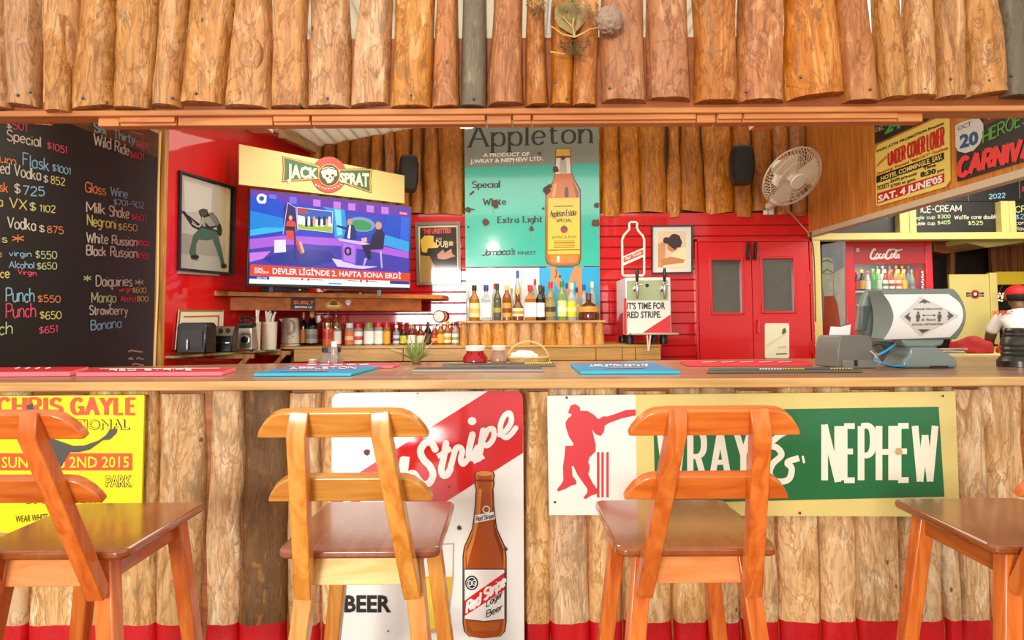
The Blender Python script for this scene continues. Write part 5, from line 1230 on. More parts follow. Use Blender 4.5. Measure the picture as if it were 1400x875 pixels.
# bottle outline sign on top
t2 = thing('bottle_outline_sign', 'white bottle shaped outline sign with red slash standing on the beer tap cooler', 'sign', tuple(at(866, 379, YD + .06)))
PO = wallp(YD + .06)
ol = [(140, 82), (150, 74), (180, 74), (190, 82), (188, 108), (197, 130), (225, 160), (234, 185), (234, 400), (225, 410), (105, 412), (97, 405), (95, 185), (108, 155), (140, 120)]
mb = MB(); mb.tube([PO.pt(*p) + Vector((0, 0, .014)) for p in z7(ol)], .009, mat('outline_white', '#efdcc8', .35), 8, closed=True); mb.build('outline', t2)
A = Art(PO); A.poly(z7([(100, 280), (234, 222), (232, 280), (100, 338)]), flat('#efdcc8', .35), 0); A.poly(z7([(104, 286), (226, 236), (226, 268), (104, 318)]), flat('#d82a2a', .35), 1)
A.hand('Red Stripe', *z7([(112, 306)])[0], *z7([(214, 263)])[0], 4.6, .9, flat('#f0b8a8', .3), 2, shear=.1, gap=.1); A.build('slash', t2)
panel('slash_backing', Plane(PO.O + Vector((0, .001, 0)), PO.N), z7([(100, 280), (234, 222), (232, 280), (100, 338)]), .006, flat('#efdcc8', .35), t2)

# ================================================================ double doors
dr = mat('door_red', '#cc060a', .3, var=.08, coat=.3)
glz = mat('door_glass', '#4a4438', .12, var=.3, scale=6, coat=.5)
YDo = YB - .035
PDo = wallp(YDo)
for i, (xa, xb2, pn) in enumerate(((955.5, 1028, (973, 356, 1014.5, 427)), (1029, 1107, (1042, 354, 1086, 425)))):
    x0_, x1_ = at(xa, 400, YDo).x, at(xb2, 400, YDo).x; zt2 = at(1030, 331, YDo).z
    d = struct(MB().build('door_%d' % (i + 1))); mb = MB()
    pa, pb_ = at(pn[0], pn[1], YDo), at(pn[2], pn[3], YDo)
    e = .002
    mb.box(x0_, pa.x, YDo, YDo + .045, .02, zt2, dr); mb.box(pb_.x, x1_, YDo, YDo + .045, .02, zt2, dr)
    mb.box(pa.x, pb_.x, YDo, YDo + .045, pa.z, zt2, dr); mb.box(pa.x, pb_.x, YDo, YDo + .045, .02, pb_.z, dr)
    me_o = mb.build('door_leaf'); d.data = me_o.data; bpy.data.objects.remove(me_o)
    mb = MB(); mb.box(pa.x - .001, pb_.x + .001, YDo + .02, YDo + .028, pb_.z - .001, pa.z + .001, glz); mb.build('glass_pane', d)
    mb = MB(); w2 = .022
    for bx_ in ((pa.x - w2, pa.x, pb_.z - w2, pa.z + w2), (pb_.x, pb_.x + w2, pb_.z - w2, pa.z + w2), (pa.x, pb_.x, pa.z, pa.z + w2), (pa.x, pb_.x, pb_.z - w2, pb_.z)): mb.box(bx_[0], bx_[1], YDo - .012, YDo + .001, bx_[2], bx_[3], dr)
    mb.build('glazing_bead', d, bevel=.004)
    hx = 1021.5 if i == 0 else 1031
    mb = MB(); h0, h1 = at(hx, 356, YDo), at(hx + .5, 331.5, YDo); mb.bar(h0 + Vector((0, -.025, 0)), h1 + Vector((0, -.025, 0)), .02, .03, mat('bolt_dark', '#3a2620', .35, .6)); mb.bar(h0 + Vector((0, -.008, .02)), h1 + Vector((0, -.008, -.02)), .03, .016, mat('bolt_dark', '#3a2620', .35, .6)); mb.build('door_bolt', d, bevel=.003)
    if i == 1:
        mb = MB(); h0, h1 = at(1036, 455, YDo), at(1036, 438, YDo); o_ = Vector((0, -.03, 0))
        mb.tube([h0, h0 + o_, h1 + o_, h1], .008, mat('handle_red', '#c8302a', .3), 8); mb.build('pull_handle', d)
        mb = MB()
        for z_ in (1.62, 1.0, .4): mb.box(x1_ - .012, x1_ + .012, YDo - .008, YDo + .002, z_, z_ + .11, dr)
        mb.build('hinges', d)
# door frame
mb = MB(); x0_, x1_ = at(955, 400, YDo).x, at(1107.6, 400, YDo).x
mb.box(x0_ - .025, x0_ - .003, YDo - .008, YB, 0, zt2 + .03, dr); mb.box(x0_ - .025, x1_ + .02, YDo - .008, YB - .002, zt2 + .004, zt2 + .03, dr); mb.box(x1_ + .003, x1_ + .02, YDo - .008, YB, 0, zt2 + .03, dr)
struct(mb.build('trim_5', bevel=.003))
t = thing('door_plaque', 'small worn cream plaque on the right red door', 'plaque', tuple(at(1062, 490, YDo)))
panel('plate', wallp(YDo - .008), rounded(1045.8, 442, 1079, 490, 2.5), .006, mat('plaque_cream', '#e6dfbf', .35, var=.08, scale=20), t)
A = Art(wallp(YDo - .008)); A.poly([(1070, 450), (1073, 448), (1075, 452), (1074, 458), (1070, 460), (1069, 455)], flat('#5a564a', .5), 0); A.poly([(1046, 472), (1074, 455), (1075, 457), (1046, 476)], flat('#dccf9c', .5), 0)
A.stroke([(1064, 475), (1075, 474)], 1.2, flat('#d88a6a', .5), 1); A.stroke([(1061, 484), (1076, 483.5)], 1.4, flat('#6a6458', .5), 1); A.build('faded_print', t)

# ================================================================ wall fan
fc = at(1083, 242, 4.9); fa = Vector((.233, -.754, -.608)).normalized()
t = thing('wall_fan', 'white wall fan with wire cage tilted down beside the pine partition', 'fan', tuple(fc))
fw = mat('fan_white', '#f2ece0', .35); fg = mat('fan_guard', '#efe7d6', .4)
fu = fa.orthogonal().normalized(); fv = fa.cross(fu); R_ = .245
def fp(r, a, h): return fc + fa * h + fu * (r * math.cos(a)) + fv * (r * math.sin(a))
def cage(name, sgn, dep, n):
    mb = MB()
    for k in range(n):
        a = 2 * math.pi * k / n
        mb.tube([fp(.05, a, sgn * dep), fp(.15, a, sgn * dep * .92), fp(.22, a, sgn * dep * .55), fp(R_, a, 0)], .0013, fg, 4, cap=False)
    for r, h in ((.10, .98), (.16, .9), (.21, .62)): mb.tube([fp(r, 2 * math.pi * k / 40, sgn * dep * h) for k in range(40)], .0014, fg, 4, closed=True)
    mb.tube([fp(R_, 2 * math.pi * k / 48, 0) for k in range(48)], .0065, fw, 8, closed=True)
    return mb.build(name, t)
cage('front_guard', 1, .075, 56); cage('rear_guard', -1, .06, 40)
mb = MB(); mb.lathe([(.056, .070), (.064, .078), (.060, .088), (.001, .092)], fc, fw, 24, axis=fa); mb.build('badge', t)
mb = MB()
for k in range(3):
    a0 = 2 * math.pi * k / 3 + .4; vs = []
    for i in range(6):
        r = .03 + .185 * i / 5
        for j in range(5):
            aa = a0 + (j / 4 - .5) * (1.35 - .25 * i / 5); vs.append(fp(r, aa, .012 - .035 * (j / 4 - .5) * (.6 + i / 10)))
    k0 = len(vs)
    top = [v + fa * .002 for v in vs]
    fs = [(i * 5 + j, i * 5 + j + 1, i * 5 + j + 6, i * 5 + j + 5) for i in range(5) for j in range(4)]
    mb.add(vs + top, fs + [tuple(x + 30 for x in reversed(f)) for f in fs], mat('fan_blade', '#e4d9c2', .3))
mb.lathe([(.03, -.02), (.038, .0), (.034, .035), (.001, .045)], fc, fw, 18, axis=fa); mb.build('blades', t)
mb = MB(); mb.lathe([(.02, -.21), (.055, -.20), (.068, -.16), (.068, -.085), (.05, -.058)], fc, fw, 22, axis=fa); mb.build('motor_housing', t)
mnt = at(1053, 282, YB - .06); mh = fc - fa * .14
mb = MB(); mb.tube([mnt + Vector((0, .05, 0)), mnt + Vector((0, -.16, .02)), mnt + Vector((.0, -.36, .07)), Vector((mh.x - .05, mh.y - .02, mh.z - .10)), mh], [.035, .034, .034, .036, .04], fw, 14); mb.bar(mnt + Vector((0, .045, -.07)), mnt + Vector((0, .045, .08)), .09, .03, fw); mb.build('wall_bracket', t, bevel=.004)
mb = MB(); kc = mnt + Vector((0, -.02, -.05)); mb.tube([kc + Vector((-.03, 0, .03)), kc + Vector((-.028, 0, -.03)), kc + Vector((0, 0, -.05)), kc + Vector((.028, 0, -.03)), kc + Vector((.03, 0, .03))], .005, mat('hook_steel', '#7a7670', .3, .8), 8); mb.build('pull_hook', t)
mb = MB(); cbm = mat('cable_beige', '#cbb080', .5)
mb.tube(catmull([at(1068, 274, 5.1), at(1080, 290, 5.4), at(1094, 306, 5.55), at(1105, 318, 5.6)], 6), .006, cbm, 8)
mb.tube(catmull([at(1105, 318, 5.6), at(1118, 322, 5.6), at(1130, 318, 5.6), at(1122, 316, 5.6), at(1108, 319, 5.6), at(1112, 340, 5.68), at(1114, 380, 5.7), at(1115, 440, 5.7)], 8), .005, mat('cable_dark', '#5a4a30', .5), 8)
tag(mb.build('fan_cable'), 'thin beige and dark cable running from the fan to the yellow post', 'cable')

# ================================================================ ceiling lamp
lp = at(637, 168, 3.3)
t = thing('ceiling_lamp', 'small white domed ceiling lamp just below the canopy beam', 'lamp', tuple(lp))
zc_ = cz(lp.x)
mb = MB(); mb.lathe([(.006, .05), (.006, zc_ - lp.z - .002)], lp, mat('lamp_rod', '#8a8478', .3, .6), 10); mb.lathe([(.05, zc_ - lp.z - .02), (.05, zc_ - lp.z - .002)], lp, fw, 16); mb.build('rod', t)
lm, _t, _n, _l, _b = newmat('lamp_glow'); _b.inputs['Emission Color'].default_value = (1, .9, .72, 1); _b.inputs['Emission Strength'].default_value = 6
mb = MB(); mb.lathe([(.085, .012), (.08, -.002), (.06, -.012), (.03, -.018), (.001, -.02)], lp, lm, 24); mb.build('diffuser', t)
mb = MB(); mb.lathe([(.02, .06), (.07, .045), (.092, .018), (.090, .008)], lp, fw, 24, cap=False); mb.build('shade', t)
pl = bpy.data.lights.new('ceiling_lamp_light', 'POINT'); pl.energy = 14; pl.color = (1, .88, .7); pl.shadow_soft_size = .08
o = bpy.data.objects.new('ceiling_lamp_light', pl); COL.objects.link(o); o.location = lp + Vector((0, 0, -.12))
# ================================================================ things on the glass shelf at the left
ZG = 1.10
def gz(px, py=484): return at_z(px, py, ZG)
t = thing('glass_shelf', 'glass shelf with green edge along the left red wall carrying the kitchen machines', 'shelf', tuple(at(300, 484, 4.6)))
g0 = at(238, 484, 3.97); g1 = at(384, 478, 4.90)
def onwall(Y, off=.012):
    k = (YB - Y) / dL.y; p = Vector((cL.x, cL.y, 0)) - dL * k + n_in * off; return p
wA, wB = onwall(3.98), onwall(4.94)
mb = MB(); pts = [Vector((g0.x, g0.y, ZG - .014)), Vector((g1.x, g1.y, ZG - .014)), Vector((g1.x - .02, 4.94, ZG - .014)), Vector((wB.x, wB.y, ZG - .014)), Vector((wA.x, wA.y, ZG - .014))]
mb.prism(pts, (0, 0, .014), mat('shelf_glass', '#8f9a66', .08, var=.15, scale=6, coat=.5)); mb.build('pane', t)
for px, Y in ((262, 4.45), (345, 4.9)):
    p = at(px, 490, Y); wv = onwall(Y)
    mb = MB(); mb.bar((wv.x + .005, wv.y, ZG - .03), (wv.x + .26, wv.y, ZG - .03), .03, .028, tan, side=(0, 0, 1)); mb.bar((wv.x + .02, wv.y, ZG - .25), (wv.x + .22, wv.y, ZG - .04), .03, .03, tan); mb.build('bracket', t)
t = thing('back_cabinet', 'dark wooden cabinet below the glass shelf by the left wall', 'cabinet', (-1.75, 4.9, 0))
p0, p1 = onwall(4.6, .02), onwall(4.93, .02)
mb = MB(); mb.prism([(p0.x, p0.y, 0), (p0.x + .42, 4.82, 0), (p0.x + .42, 4.92, 0), (p1.x, 4.92, 0)], (0, 0, .80), wood('cabinet_brown', '#7a4a22', '#4e2c10', .5, 'X')); mb.build('body', t, bevel=.004)
# leaning framed board and black tray
base = onwall(4.30, .05)
t = thing('framed_board', 'cream framed board leaning on the red wall behind the black toaster', 'board', (base.x, base.y, ZG))
PWL = Plane(onwall(4.3, .03), n_in)
qd = [(246, 424), (306, 424), (304, 476), (241, 478)]
panel('board', PWL, qd, .012, mat('board_cream2', '#d8cfae', .35), t); A = Art(PWL)
A.stroke([(246, 425), (305, 425)], 2.2, flat('#6a6a3a', .4), 0); A.stroke([(246, 425), (241, 478)], 2.2, flat('#6a6a3a', .4), 0); A.stroke([(251, 433), (299, 432), (297, 470)], 2, flat('#b5562a', .4), 0); A.build('print', t)
bk = mat('appliance_black', '#0c0b0a', .3, coat=.25)
def blk(name, label, cat, px0, px1, Y, htop, dep, parts, z=ZG):
    x0_, x1_ = at(px0, 470, Y).x, at(px1, 470, Y).x
    t = thing(name, label, cat, ((x0_ + x1_) / 2, Y, z)); parts(t, x0_, x1_, Y, z, at((px0 + px1) / 2, htop, Y).z, dep); return t
def toaster(t, a, b, Y, z, zt, d):
    mb = MB(); mb.prism([(a, Y, z + .012), (b, Y, z + .012), (b, Y, zt - .02), (b - .02, Y + .01, zt), (a + .02, Y + .01, zt), (a, Y, zt - .02)], (0.02, d, 0), bk); mb.build('body', t, bevel=.008)
    mb = MB(); mb.box(a + .03, b - .02, Y - .004, Y + .002, z + .05, zt - .05, mat('oven_glass', '#0b0a0a', .08, coat=.6)); mb.build('door', t)
    for x in (a + .02, b - .02):
        mb = MB(); mb.lathe([(.01, z), (.01, z + .014)], (x, Y + .03, 0), bk, 10); mb.build('foot', t)
    mb = MB(); mb.lathe([(.008, z + .04), (.008, z + .10)], (a + .075, Y - .012, 0), mat('chrome', '#c9c8c4', .15, 1.0), 10); mb.build('handle', t)
blk('toaster_oven', 'black toaster oven at the left end of the glass shelf', 'toaster oven', 241, 281, 4.0, 441, .105, toaster)
def juicer(t, a, b, Y, z, zt, d):
    w_ = b - a
    mb = MB(); mb.prism([(a, Y, z + .01), (a, Y + .10, z + .01), (a, Y + .12, zt), (a, Y + .05, zt), (a, Y + .02, zt - .05), (a, Y + .015, zt - .06)], (w_, 0, 0), bk); mb.build('body', t, bevel=.008)
    mb = MB(); m_ = mat('panel_bronze', '#6f6452', .35, .3); mb.hexa([(a + .004, Y + .010, zt - .062), (b - .004, Y + .010, zt - .062), (b - .004, Y + .046, zt - .002), (a + .004, Y + .046, zt - .002)], [(a + .004, Y + .016, zt - .066), (b - .004, Y + .016, zt - .066), (b - .004, Y + .052, zt - .006), (a + .004, Y + .052, zt - .006)], m_); pn = mb.build('control_panel', t)
    for i in range(3):
        mb = MB(); mb.lathe([(.014, 0), (.013, .016), (.001, .017)], (a + w_ * (.2 + .3 * i), Y + .028, zt - .032), bk, 14, axis=(0, -.86, .5)); mb.build('knob', pn)
    mb = MB(); mb.box(a + .01, b - .01, Y - .002, Y + .004, z + .07, z + .076, mat('chrome', '#c9c8c4', .15, 1.0)); mb.build('trim', t)
blk('coffee_machine', 'low black coffee machine with three knobs on the glass shelf', 'coffee machine', 283, 316, 4.17, 446, .12, juicer)
def blender(t, a, b, Y, z, zt, d):
    w_ = b - a; sv = mat('appliance_silver', '#b8b4a8', .28, .7); c = (a + b) / 2
    mb = MB(); mb.hexa([(a - .004, Y, z + .012), (b + .004, Y, z + .012), (b + .004, Y + d, z + .012), (a - .004, Y + d, z + .012)], [(a + .012, Y + .02, zt), (b - .012, Y + .02, zt), (b - .012, Y + d - .02, zt), (a + .012, Y + d - .02, zt)], sv); mb.build('base', t, bevel=.012, seg=3)
    mb = MB(); mb.box(a + .01, b - .01, Y + .02, Y + d - .02, zt, zt + .04, bk); mb.build('lid', t, bevel=.01)
    mb = MB(); mb.tube([(a + .03, Y + .06, zt + .04), (a + .02, Y + .06, zt + .07), (c + .02, Y + .06, zt + .075), (c + .05, Y + .06, zt + .06)], .011, bk, 10); mb.build('handle', t)
    mb = MB(); mb.hexa([(a + .045, Y - .002, z + .03), (b - .006, Y - .002, z + .03), (b - .006, Y + .012, z + .03), (a + .045, Y + .012, z + .03)], [(a + .045, Y + .012, zt - .035), (b - .012, Y + .012, zt - .035), (b - .012, Y + .026, zt - .035), (a + .045, Y + .026, zt - .035)], mat('panel_bronze', '#6f6452', .35, .3)); pn = mb.build('control_panel', t, bevel=.004)
    mb = MB(); mb.lathe([(.032, 0), (.032, .006), (.026, .007)], (c + .018, Y + .002, z + .085), sv, 20, axis=(0, -1, .08)); mb.lathe([(.025, .006), (.022, .026), (.001, .027)], (c + .018, Y + .002, z + .085), bk, 20, axis=(0, -1, .08)); mb.build('dial', pn)
    for x in (a + .01, b - .01):
        mb = MB(); mb.lathe([(.011, z), (.011, z + .014)], (x, Y + .03, 0), bk, 10); mb.build('foot', t)
blk('blender_base', 'silver blender base with round dial and black lid on the glass shelf', 'blender', 319, 344, 4.42, 448, .13, blender)
mugm = mat('plastic_cream', '#e6dcc4', .35)
def cup(name, label, px, Y, rpx, ytop, z, straws, lip):
    p = at(px, 460, Y); zt = at(px, ytop, Y).z; r = rpx / F * Y
    t = thing(name, label, 'cup', (p.x, Y, z), 'straw cups'); c = (p.x, Y, 0)
    mb = MB(); mb.lathe([(r * .86, z + .001), (r * .9, z + .01), (r, zt), (r * .92, zt), (r * .82, z + .02), (.002, z + .02)], c, mugm, 22, cap=False); mb.lathe([(r * .86, z + .001), (r * .5, z + .0012)], c, mugm, 22)
    mb.build('cup_body', t)
    if lip:
        mb = MB(); mb.prism([(p.x - r * 1.0, Y - .02, zt - .03), (p.x - r * 1.35, Y - .01, zt - .002), (p.x - r * .6, Y - .03, zt - .002)], (0, .02, 0), mugm); mb.build('spout', t)
    rnd = random.Random(int(px))
    mb = MB(); sm_ = mat('straw_wrap', '#efe9dc', .5)
    for k in range(straws):
        a = rnd.uniform(0, 6.28); q = rnd.uniform(0, r * .5); x, y = p.x + q * math.cos(a), Y + q * math.sin(a); hgt = at(px, ytop - rnd.uniform(9, 17), Y).z
        dx, dy = rnd.uniform(-.25, .25) * r, rnd.uniform(-.2, .2) * r
        mb.tube([(x, y, zt - .10), (x + dx * 2.0, y + dy * 2, hgt - .02), (x + dx * 2.8, y + dy * 2.4, hgt)], .0075, sm_, 6)
    mb.build('straws', t)
cup('straw_cup', 'narrow beige spouted cup of wrapped straws on the glass shelf', 351.5, 4.66, 4.6, 440, ZG, 6, True)
cup('straw_cup', 'wide cream cup of wrapped straws on the glass shelf', 368, 4.78, 10.6, 440, ZG, 9, False)
# kettle
p = at(397, 470, 5.14); t = thing('electric_kettle', 'cream electric kettle with grey water gauge at the left end of the back bar', 'kettle', (p.x, 5.14, ZBB))
zt = at(397, 434, 5.14).z; r = 12.5 / F * 5.14; c = (p.x, 5.14, 0)
mb = MB(); mb.lathe([(r * 1.05, ZBB + .001), (r * 1.05, ZBB + .014), (r * .7, ZBB + .018)], c, mugm, 24); mb.build('base', t)
mb = MB(); mb.lathe([(r * .98, ZBB + .02), (r, ZBB + .05), (r * .9, zt - .03), (r * .82, zt - .006), (r * .5, zt)], c, mugm, 24); mb.prism([(p.x - r * .8, 5.13, zt - .05), (p.x - r * 1.22, 5.13, zt - .012), (p.x - r * .7, 5.13, zt - .006)], (0, .025, 0), mugm); mb.build('body', t)
mb = MB(); yk = 5.14 - r * .9; mb.tube(catmull([(p.x + r * .25, yk + .01, zt - .03), (p.x + r * .55, yk - .035, zt - .045), (p.x + r * .6, yk - .04, zt - .10), (p.x + r * .25, yk - .002, zt - .135)], 6), .010, mugm, 10); mb.build('handle', t)
mb = MB(); mb.bar((p.x - r * .62, 5.14 - r * .80, ZBB + .05), (p.x - r * .58, 5.14 - r * .72, zt - .05), .010, .012, mat('gauge_grey', '#4a5a5a', .2)); mb.build('water_gauge', t)
mb = MB(); mb.lathe([(.004, 0), (.004, .004)], (p.x + r * .55, 5.14 - r * .84, ZBB + .075), bk, 8, axis=(0, -1, 0)); mb.build('switch', t)

# ================================================================ things on the bar counter
PC = Plane((0, 0, ZC), (0, 0, 1))
def barmat(label, fl, fr, br, bl, thick, mt, mf, deco, group='drip mats on the counter', name='bar_mat'):
    """corner pixels on the counter: front left, front right, back right, back left"""
    q = [at_z(*p, ZC) for p in (fl, fr, br, bl)]
    t = thing(name, label, 'bar mat', tuple(q[0]), group)
    q = [Vector((p.x, p.y, ZC + .001)) for p in q]
    mb = MB(); mb.prism(q, (0, 0, thick), mt, mf); mb.build('mat_body', t, bevel=.002)
    A = Art(Plane((0, 0, ZC + .001 + thick), (0, 0, 1))); deco(A); A.build('printed_top', t); return t
mr = mat('mat_red', '#d01c2c', .5); mrf = mat('mat_red_lit_edge', '#ee7480', .5); mbl = mat('mat_blue', '#0f78b0', .5); mblf = mat('mat_blue_edge', '#1cc0da', .5); wl_ = flat('#e8e6e2', .5); tn_ = flat('#b5714a', .5)  # pink edge: brighter light on the red mat fronts, put into the colour
barmat('red bar mat with pink-lit front edge at the far left end of the counter', (-40, 516), (95.5, 514.6), (121, 507.5), (-30, 508.5), .020, mr, mrf, lambda A: [A.stroke([(20 + 14 * k, 504.5), (27 + 14 * k, 503)], 1.6, wl_, 1) for k in range(4)])
barmat('long red bar mat with pink-lit front edge beside the drinks chalkboard', (104, 515.2), (304, 514.2), (322, 508.2), (130, 508.8), .018, mr, mrf, lambda A: (A.hand('RED STRIPE', 150, 507.4, 262, 506.9, 2.2, .8, wl_, 1, contrast=-.1), A.stroke([(136, 504.6), (300, 503.8)], .8, wl_, 1)))
barmat('red bar mat behind the left blue mat, its right corner by the pineapple', (396, 504.2), (537, 503.6), (547, 500.6), (408, 501.0), .014, mr, mrf, lambda A: [A.stroke([(420 + 18 * k, 499.2), (432 + 18 * k, 498.6)], 1, wl_, 1) for k in range(5)])
barmat('left blue bar mat, in front of the back bar bottles', (347, 514.8), (480, 514.6), (517, 504.4), (394, 505.2), .013, mbl, mblf, lambda A: (A.hand('APPLETON', 396, 505.2, 486, 504.4, 2.4, .8, wl_, 1, contrast=-.1), A.poly([(380, 508.5), (446, 507.8), (450, 506.6), (390, 507)], tn_, 1)))
barmat('right blue bar mat, below the beer tap cooler', (794, 511.9), (930, 511.4), (890, 499), (780, 500.8), .013, mbl, mblf, lambda A: (A.hand('APPLETON ESTATE', 806, 501.8, 886, 501, 2.4, .8, wl_, 1, contrast=-.1), A.poly([(826, 504.4), (880, 503.6), (886, 502.6), (832, 503.2)], tn_, 1)))
barmat('red bar mat in front of the red double doors', (940, 501.6), (1110, 500.6), (1102, 496.0), (930, 497), .012, mr, mat('mat_red_lit_edge2', '#e2414e', .5), lambda A: [A.stroke([(960 + 26 * k, 495.6), (978 + 26 * k, 495)], 1, flat('#f0b0ac', .5), 1) for k in range(5)])
rb = mat('mat_rubber', '#4a4640', .6); rbf = mat('mat_rubber_edge', '#b0a496', .5); 
def nubs(n, x0_, y0_, x1_, y1_, cols):
    def f(A):
        for k in range(n):
            u = (k + .5) / n; x, y = x0_ + (x1_ - x0_) * u, y0_ + (y1_ - y0_) * u; c = cols[int(u * len(cols))]
            if c: A.poly([(x - .35 * (x1_ - x0_) / n, y - .9), (x + .35 * (x1_ - x0_) / n, y - .9), (x + .35 * (x1_ - x0_) / n, y + .9), (x - .35 * (x1_ - x0_) / n, y + .9)], c, 1)
    return f
ru, yl2, gn2 = flat('#2b2522', .6), flat('#d8b820', .5), flat('#3f7a44', .5); br2 = flat('#6a3a34', .6)
barmat('grey ribbed rubber drip mat at the middle of the counter, nearer the stools', (563.5, 508.8), (743, 508.6), (740, 505), (568, 505.4), .010, rb, rbf, nubs(46, 570, 503.2, 738, 502.4, [br2, br2, ru, br2]))
barmat('grey ribbed rubber drip mat with yellow end behind the other rubber mat', (604, 502.4), (759.5, 501.4), (757, 498.4), (608, 499.2), .010, rb, mat('mat_rubber_edge2', '#77725f', .5), nubs(46, 610, 498.2, 755, 496.8, [gn2, ru, ru, yl2]))
barmat('green and yellow ribbed rubber drip mat on the right of the counter', (966, 511.2), (1180, 509.6), (1166, 504.6), (970, 505.6), .008, rb, mat('mat_rubber_edge3', '#5c6048', .5), nubs(50, 972, 505.6, 1166, 504.2, [gn2, gn2, wl_, yl2, rb, yl2]))

# pineapple crown
p = at_z(569, 497.6, ZC); t = thing('pineapple', 'spiky striped pineapple leaves on the counter back edge', 'pineapple', tuple(p))
rnd = random.Random(5); lf = mat('leaf_green', '#7f9450', .5, var=.25, scale=60); lf2 = mat('leaf_cream', '#d8d8a8', .5, var=.1)
mb = MB(); mb.lathe([(.02, .001), (.026, .012), (.022, .022), (.01, .03)], p, mat('pineapple_skin', '#8a6a2c', .6, var=.3, scale=60, bump=.5), 16); mb.build('fruit', t)
mb = MB()
sc_ = p.y / F
for k in range(34):
    ring_ = k / 34; a = k * 2.4; el = .55 + 1.0 * (1 - ring_) if k > 8 else 1.45 - .05 * k
    L_ = (12 + 16 * rnd.random() + (14 if k < 10 else 4)) * sc_ * 1.05
    d = Vector((math.cos(a) * math.cos(el), math.sin(a) * math.cos(el) * .7, math.sin(el)))
    sd = Vector((-math.sin(a), math.cos(a), 0)); b0_ = p + Vector((0, 0, .016)) + Vector((math.cos(a), math.sin(a), 0)) * .015
    N_ = 7; vl, vm, vr = [], [], []
    for i in range(N_):
        u = i / (N_ - 1); c = b0_ + d * (L_ * u) + Vector((d.x, d.y, -.3)) * (L_ * .35 * u * u)
        w_ = .0125 * (1 - u) ** .7 + .0006
        vl.append(c + sd * w_ + Vector((0, 0, .002))); vm.append(c - d.cross(sd) * .004 * (1 - u)); vr.append(c - sd * w_ + Vector((0, 0, .002)))
    st = vl + vm + vr
    mb.add(st, [(i, i + 1, N_ + i + 1, N_ + i) for i in range(N_ - 1)], lf); mb.add(st, [(N_ + i, N_ + i + 1, 2 * N_ + i + 1, 2 * N_ + i) for i in range(N_ - 1)], lf)
    e = [v.lerp(m_, .55) + Vector((0, 0, .0012)) for v, m_ in zip(vl, vm)]; mb.add([v + Vector((0, 0, .0012)) for v in vl] + e, [(i, i + 1, N_ + i + 1, N_ + i) for i in range(N_ - 1)], lf2)
    e = [v.lerp(m_, .55) + Vector((0, 0, .0012)) for v, m_ in zip(vr, vm)]; mb.add([v + Vector((0, 0, .0012)) for v in vr] + e, [(i, i + 1, N_ + i + 1, N_ + i) for i in range(N_ - 1)], lf2)
mb.build('leaves', t)
# jars and small bottle
def jar(name, label, cat, px, py, rpx, hpx, glass, lid, fill=None, group=None, lidh=.2, facet=20, tr=.5):
    p = at_z(px, py, ZC); s_ = p.y / F; r, h = rpx * s_, hpx * s_
    t = thing(name, label, cat, (p.x, p.y, ZC), group); c = (p.x, p.y, ZC)
    mb = MB(); b_ = h * (1 - lidh)
    mb.lathe([(r * .8, .001), (r, b_ * .18), (r, b_ * .45), (r * .72, b_ * .85), (r * .70, b_)], c, glassy('jar_' + glass.lstrip('#'), glass, .06, tr), facet); mb.build('jar_body', t)
    mb = MB(); mb.lathe([(r * .76, b_ - .003), (r * .80, b_), (r * .80, h * .98), (r * .74, h)], c, capm(lid), facet); mb.build('lid', t)
    return t
jar('glass_jar', 'round clear jar with dark metal lid behind the red mat corner', 'jar', 453, 498.4, 16, 24, '#b8ada0', '#3a3430', lidh=.26)
jar('glass_jar', 'red filled jar with white lid at the middle of the counter', 'jar', 650, 498.0, 17.5, 25, '#c00a14', '#f0e8de', lidh=.24, facet=10, tr=.25)
jar('glass_jar', 'pinkish beige jar with white lid right of the red jar', 'jar', 682, 496.6, 12, 24, '#c49a80', '#efe6d8', lidh=.24, tr=.25)
jar('shot_glass', 'tiny clear glass left of the dark lidded jar', 'glass', 428, 498.6, 6.5, 7.5, '#d2cabc', '#e0dace', lidh=.12)
p = at_z(456.5, 500.1, ZC); bottle(457, p.y, ZC + .0005, 9.5, 33, 'jar', '#cfc8c0', '#f0eee8', None, 'small clear bottle with white cap before the dark lidded jar', None, nm='small_bottle')
# basket with hoop handle and white napkins
p = at_z(722, 496.2, ZC); s_ = p.y / F
t = thing('basket', 'cane basket with tall hoop handle holding white napkins on the counter', 'basket', tuple(p))
cane = wood('cane', '#e3c27a', '#bd9448', .5, 'X', 8)
mb = MB()
for k in range(5): mb.tube([(p.x + (24 + 1.3 * k) * s_ * math.cos(a), p.y + 14 * s_ * math.sin(a), ZC + .004 + .0065 * k) for a in [2 * math.pi * i / 28 for i in range(28)]], .0036, cane, 6, closed=True)
mb.lathe([(22 * s_, .001), (24 * s_, .004)], p, cane, 28, sy=.58); mb.build('bowl', t)
mb = MB(); mb.tube([(p.x + 29 * s_ * math.cos(math.pi * i / 20), p.y, ZC + .03 + 27 * s_ * math.sin(math.pi * i / 20) - .022) for i in range(21)], .0055, cane, 8); mb.build('handle', t)
t = thing('napkins', 'heap of white paper napkins inside the cane basket', 'napkins', (p.x, p.y, ZC + .01)); mb = MB()
nm_ = mat('napkin_white', '#f1eee8', .7, var=.05)
mb.ball((p.x - .022, p.y, ZC + .036), .074, .036, .030, nm_, 36, 20, fn=lambda d: 1 + .22 * noise.noise(d * 2.4) + .10 * noise.noise(d * 6.0))
tag(mb.build('napkin_sheets', t), kind='stuff')

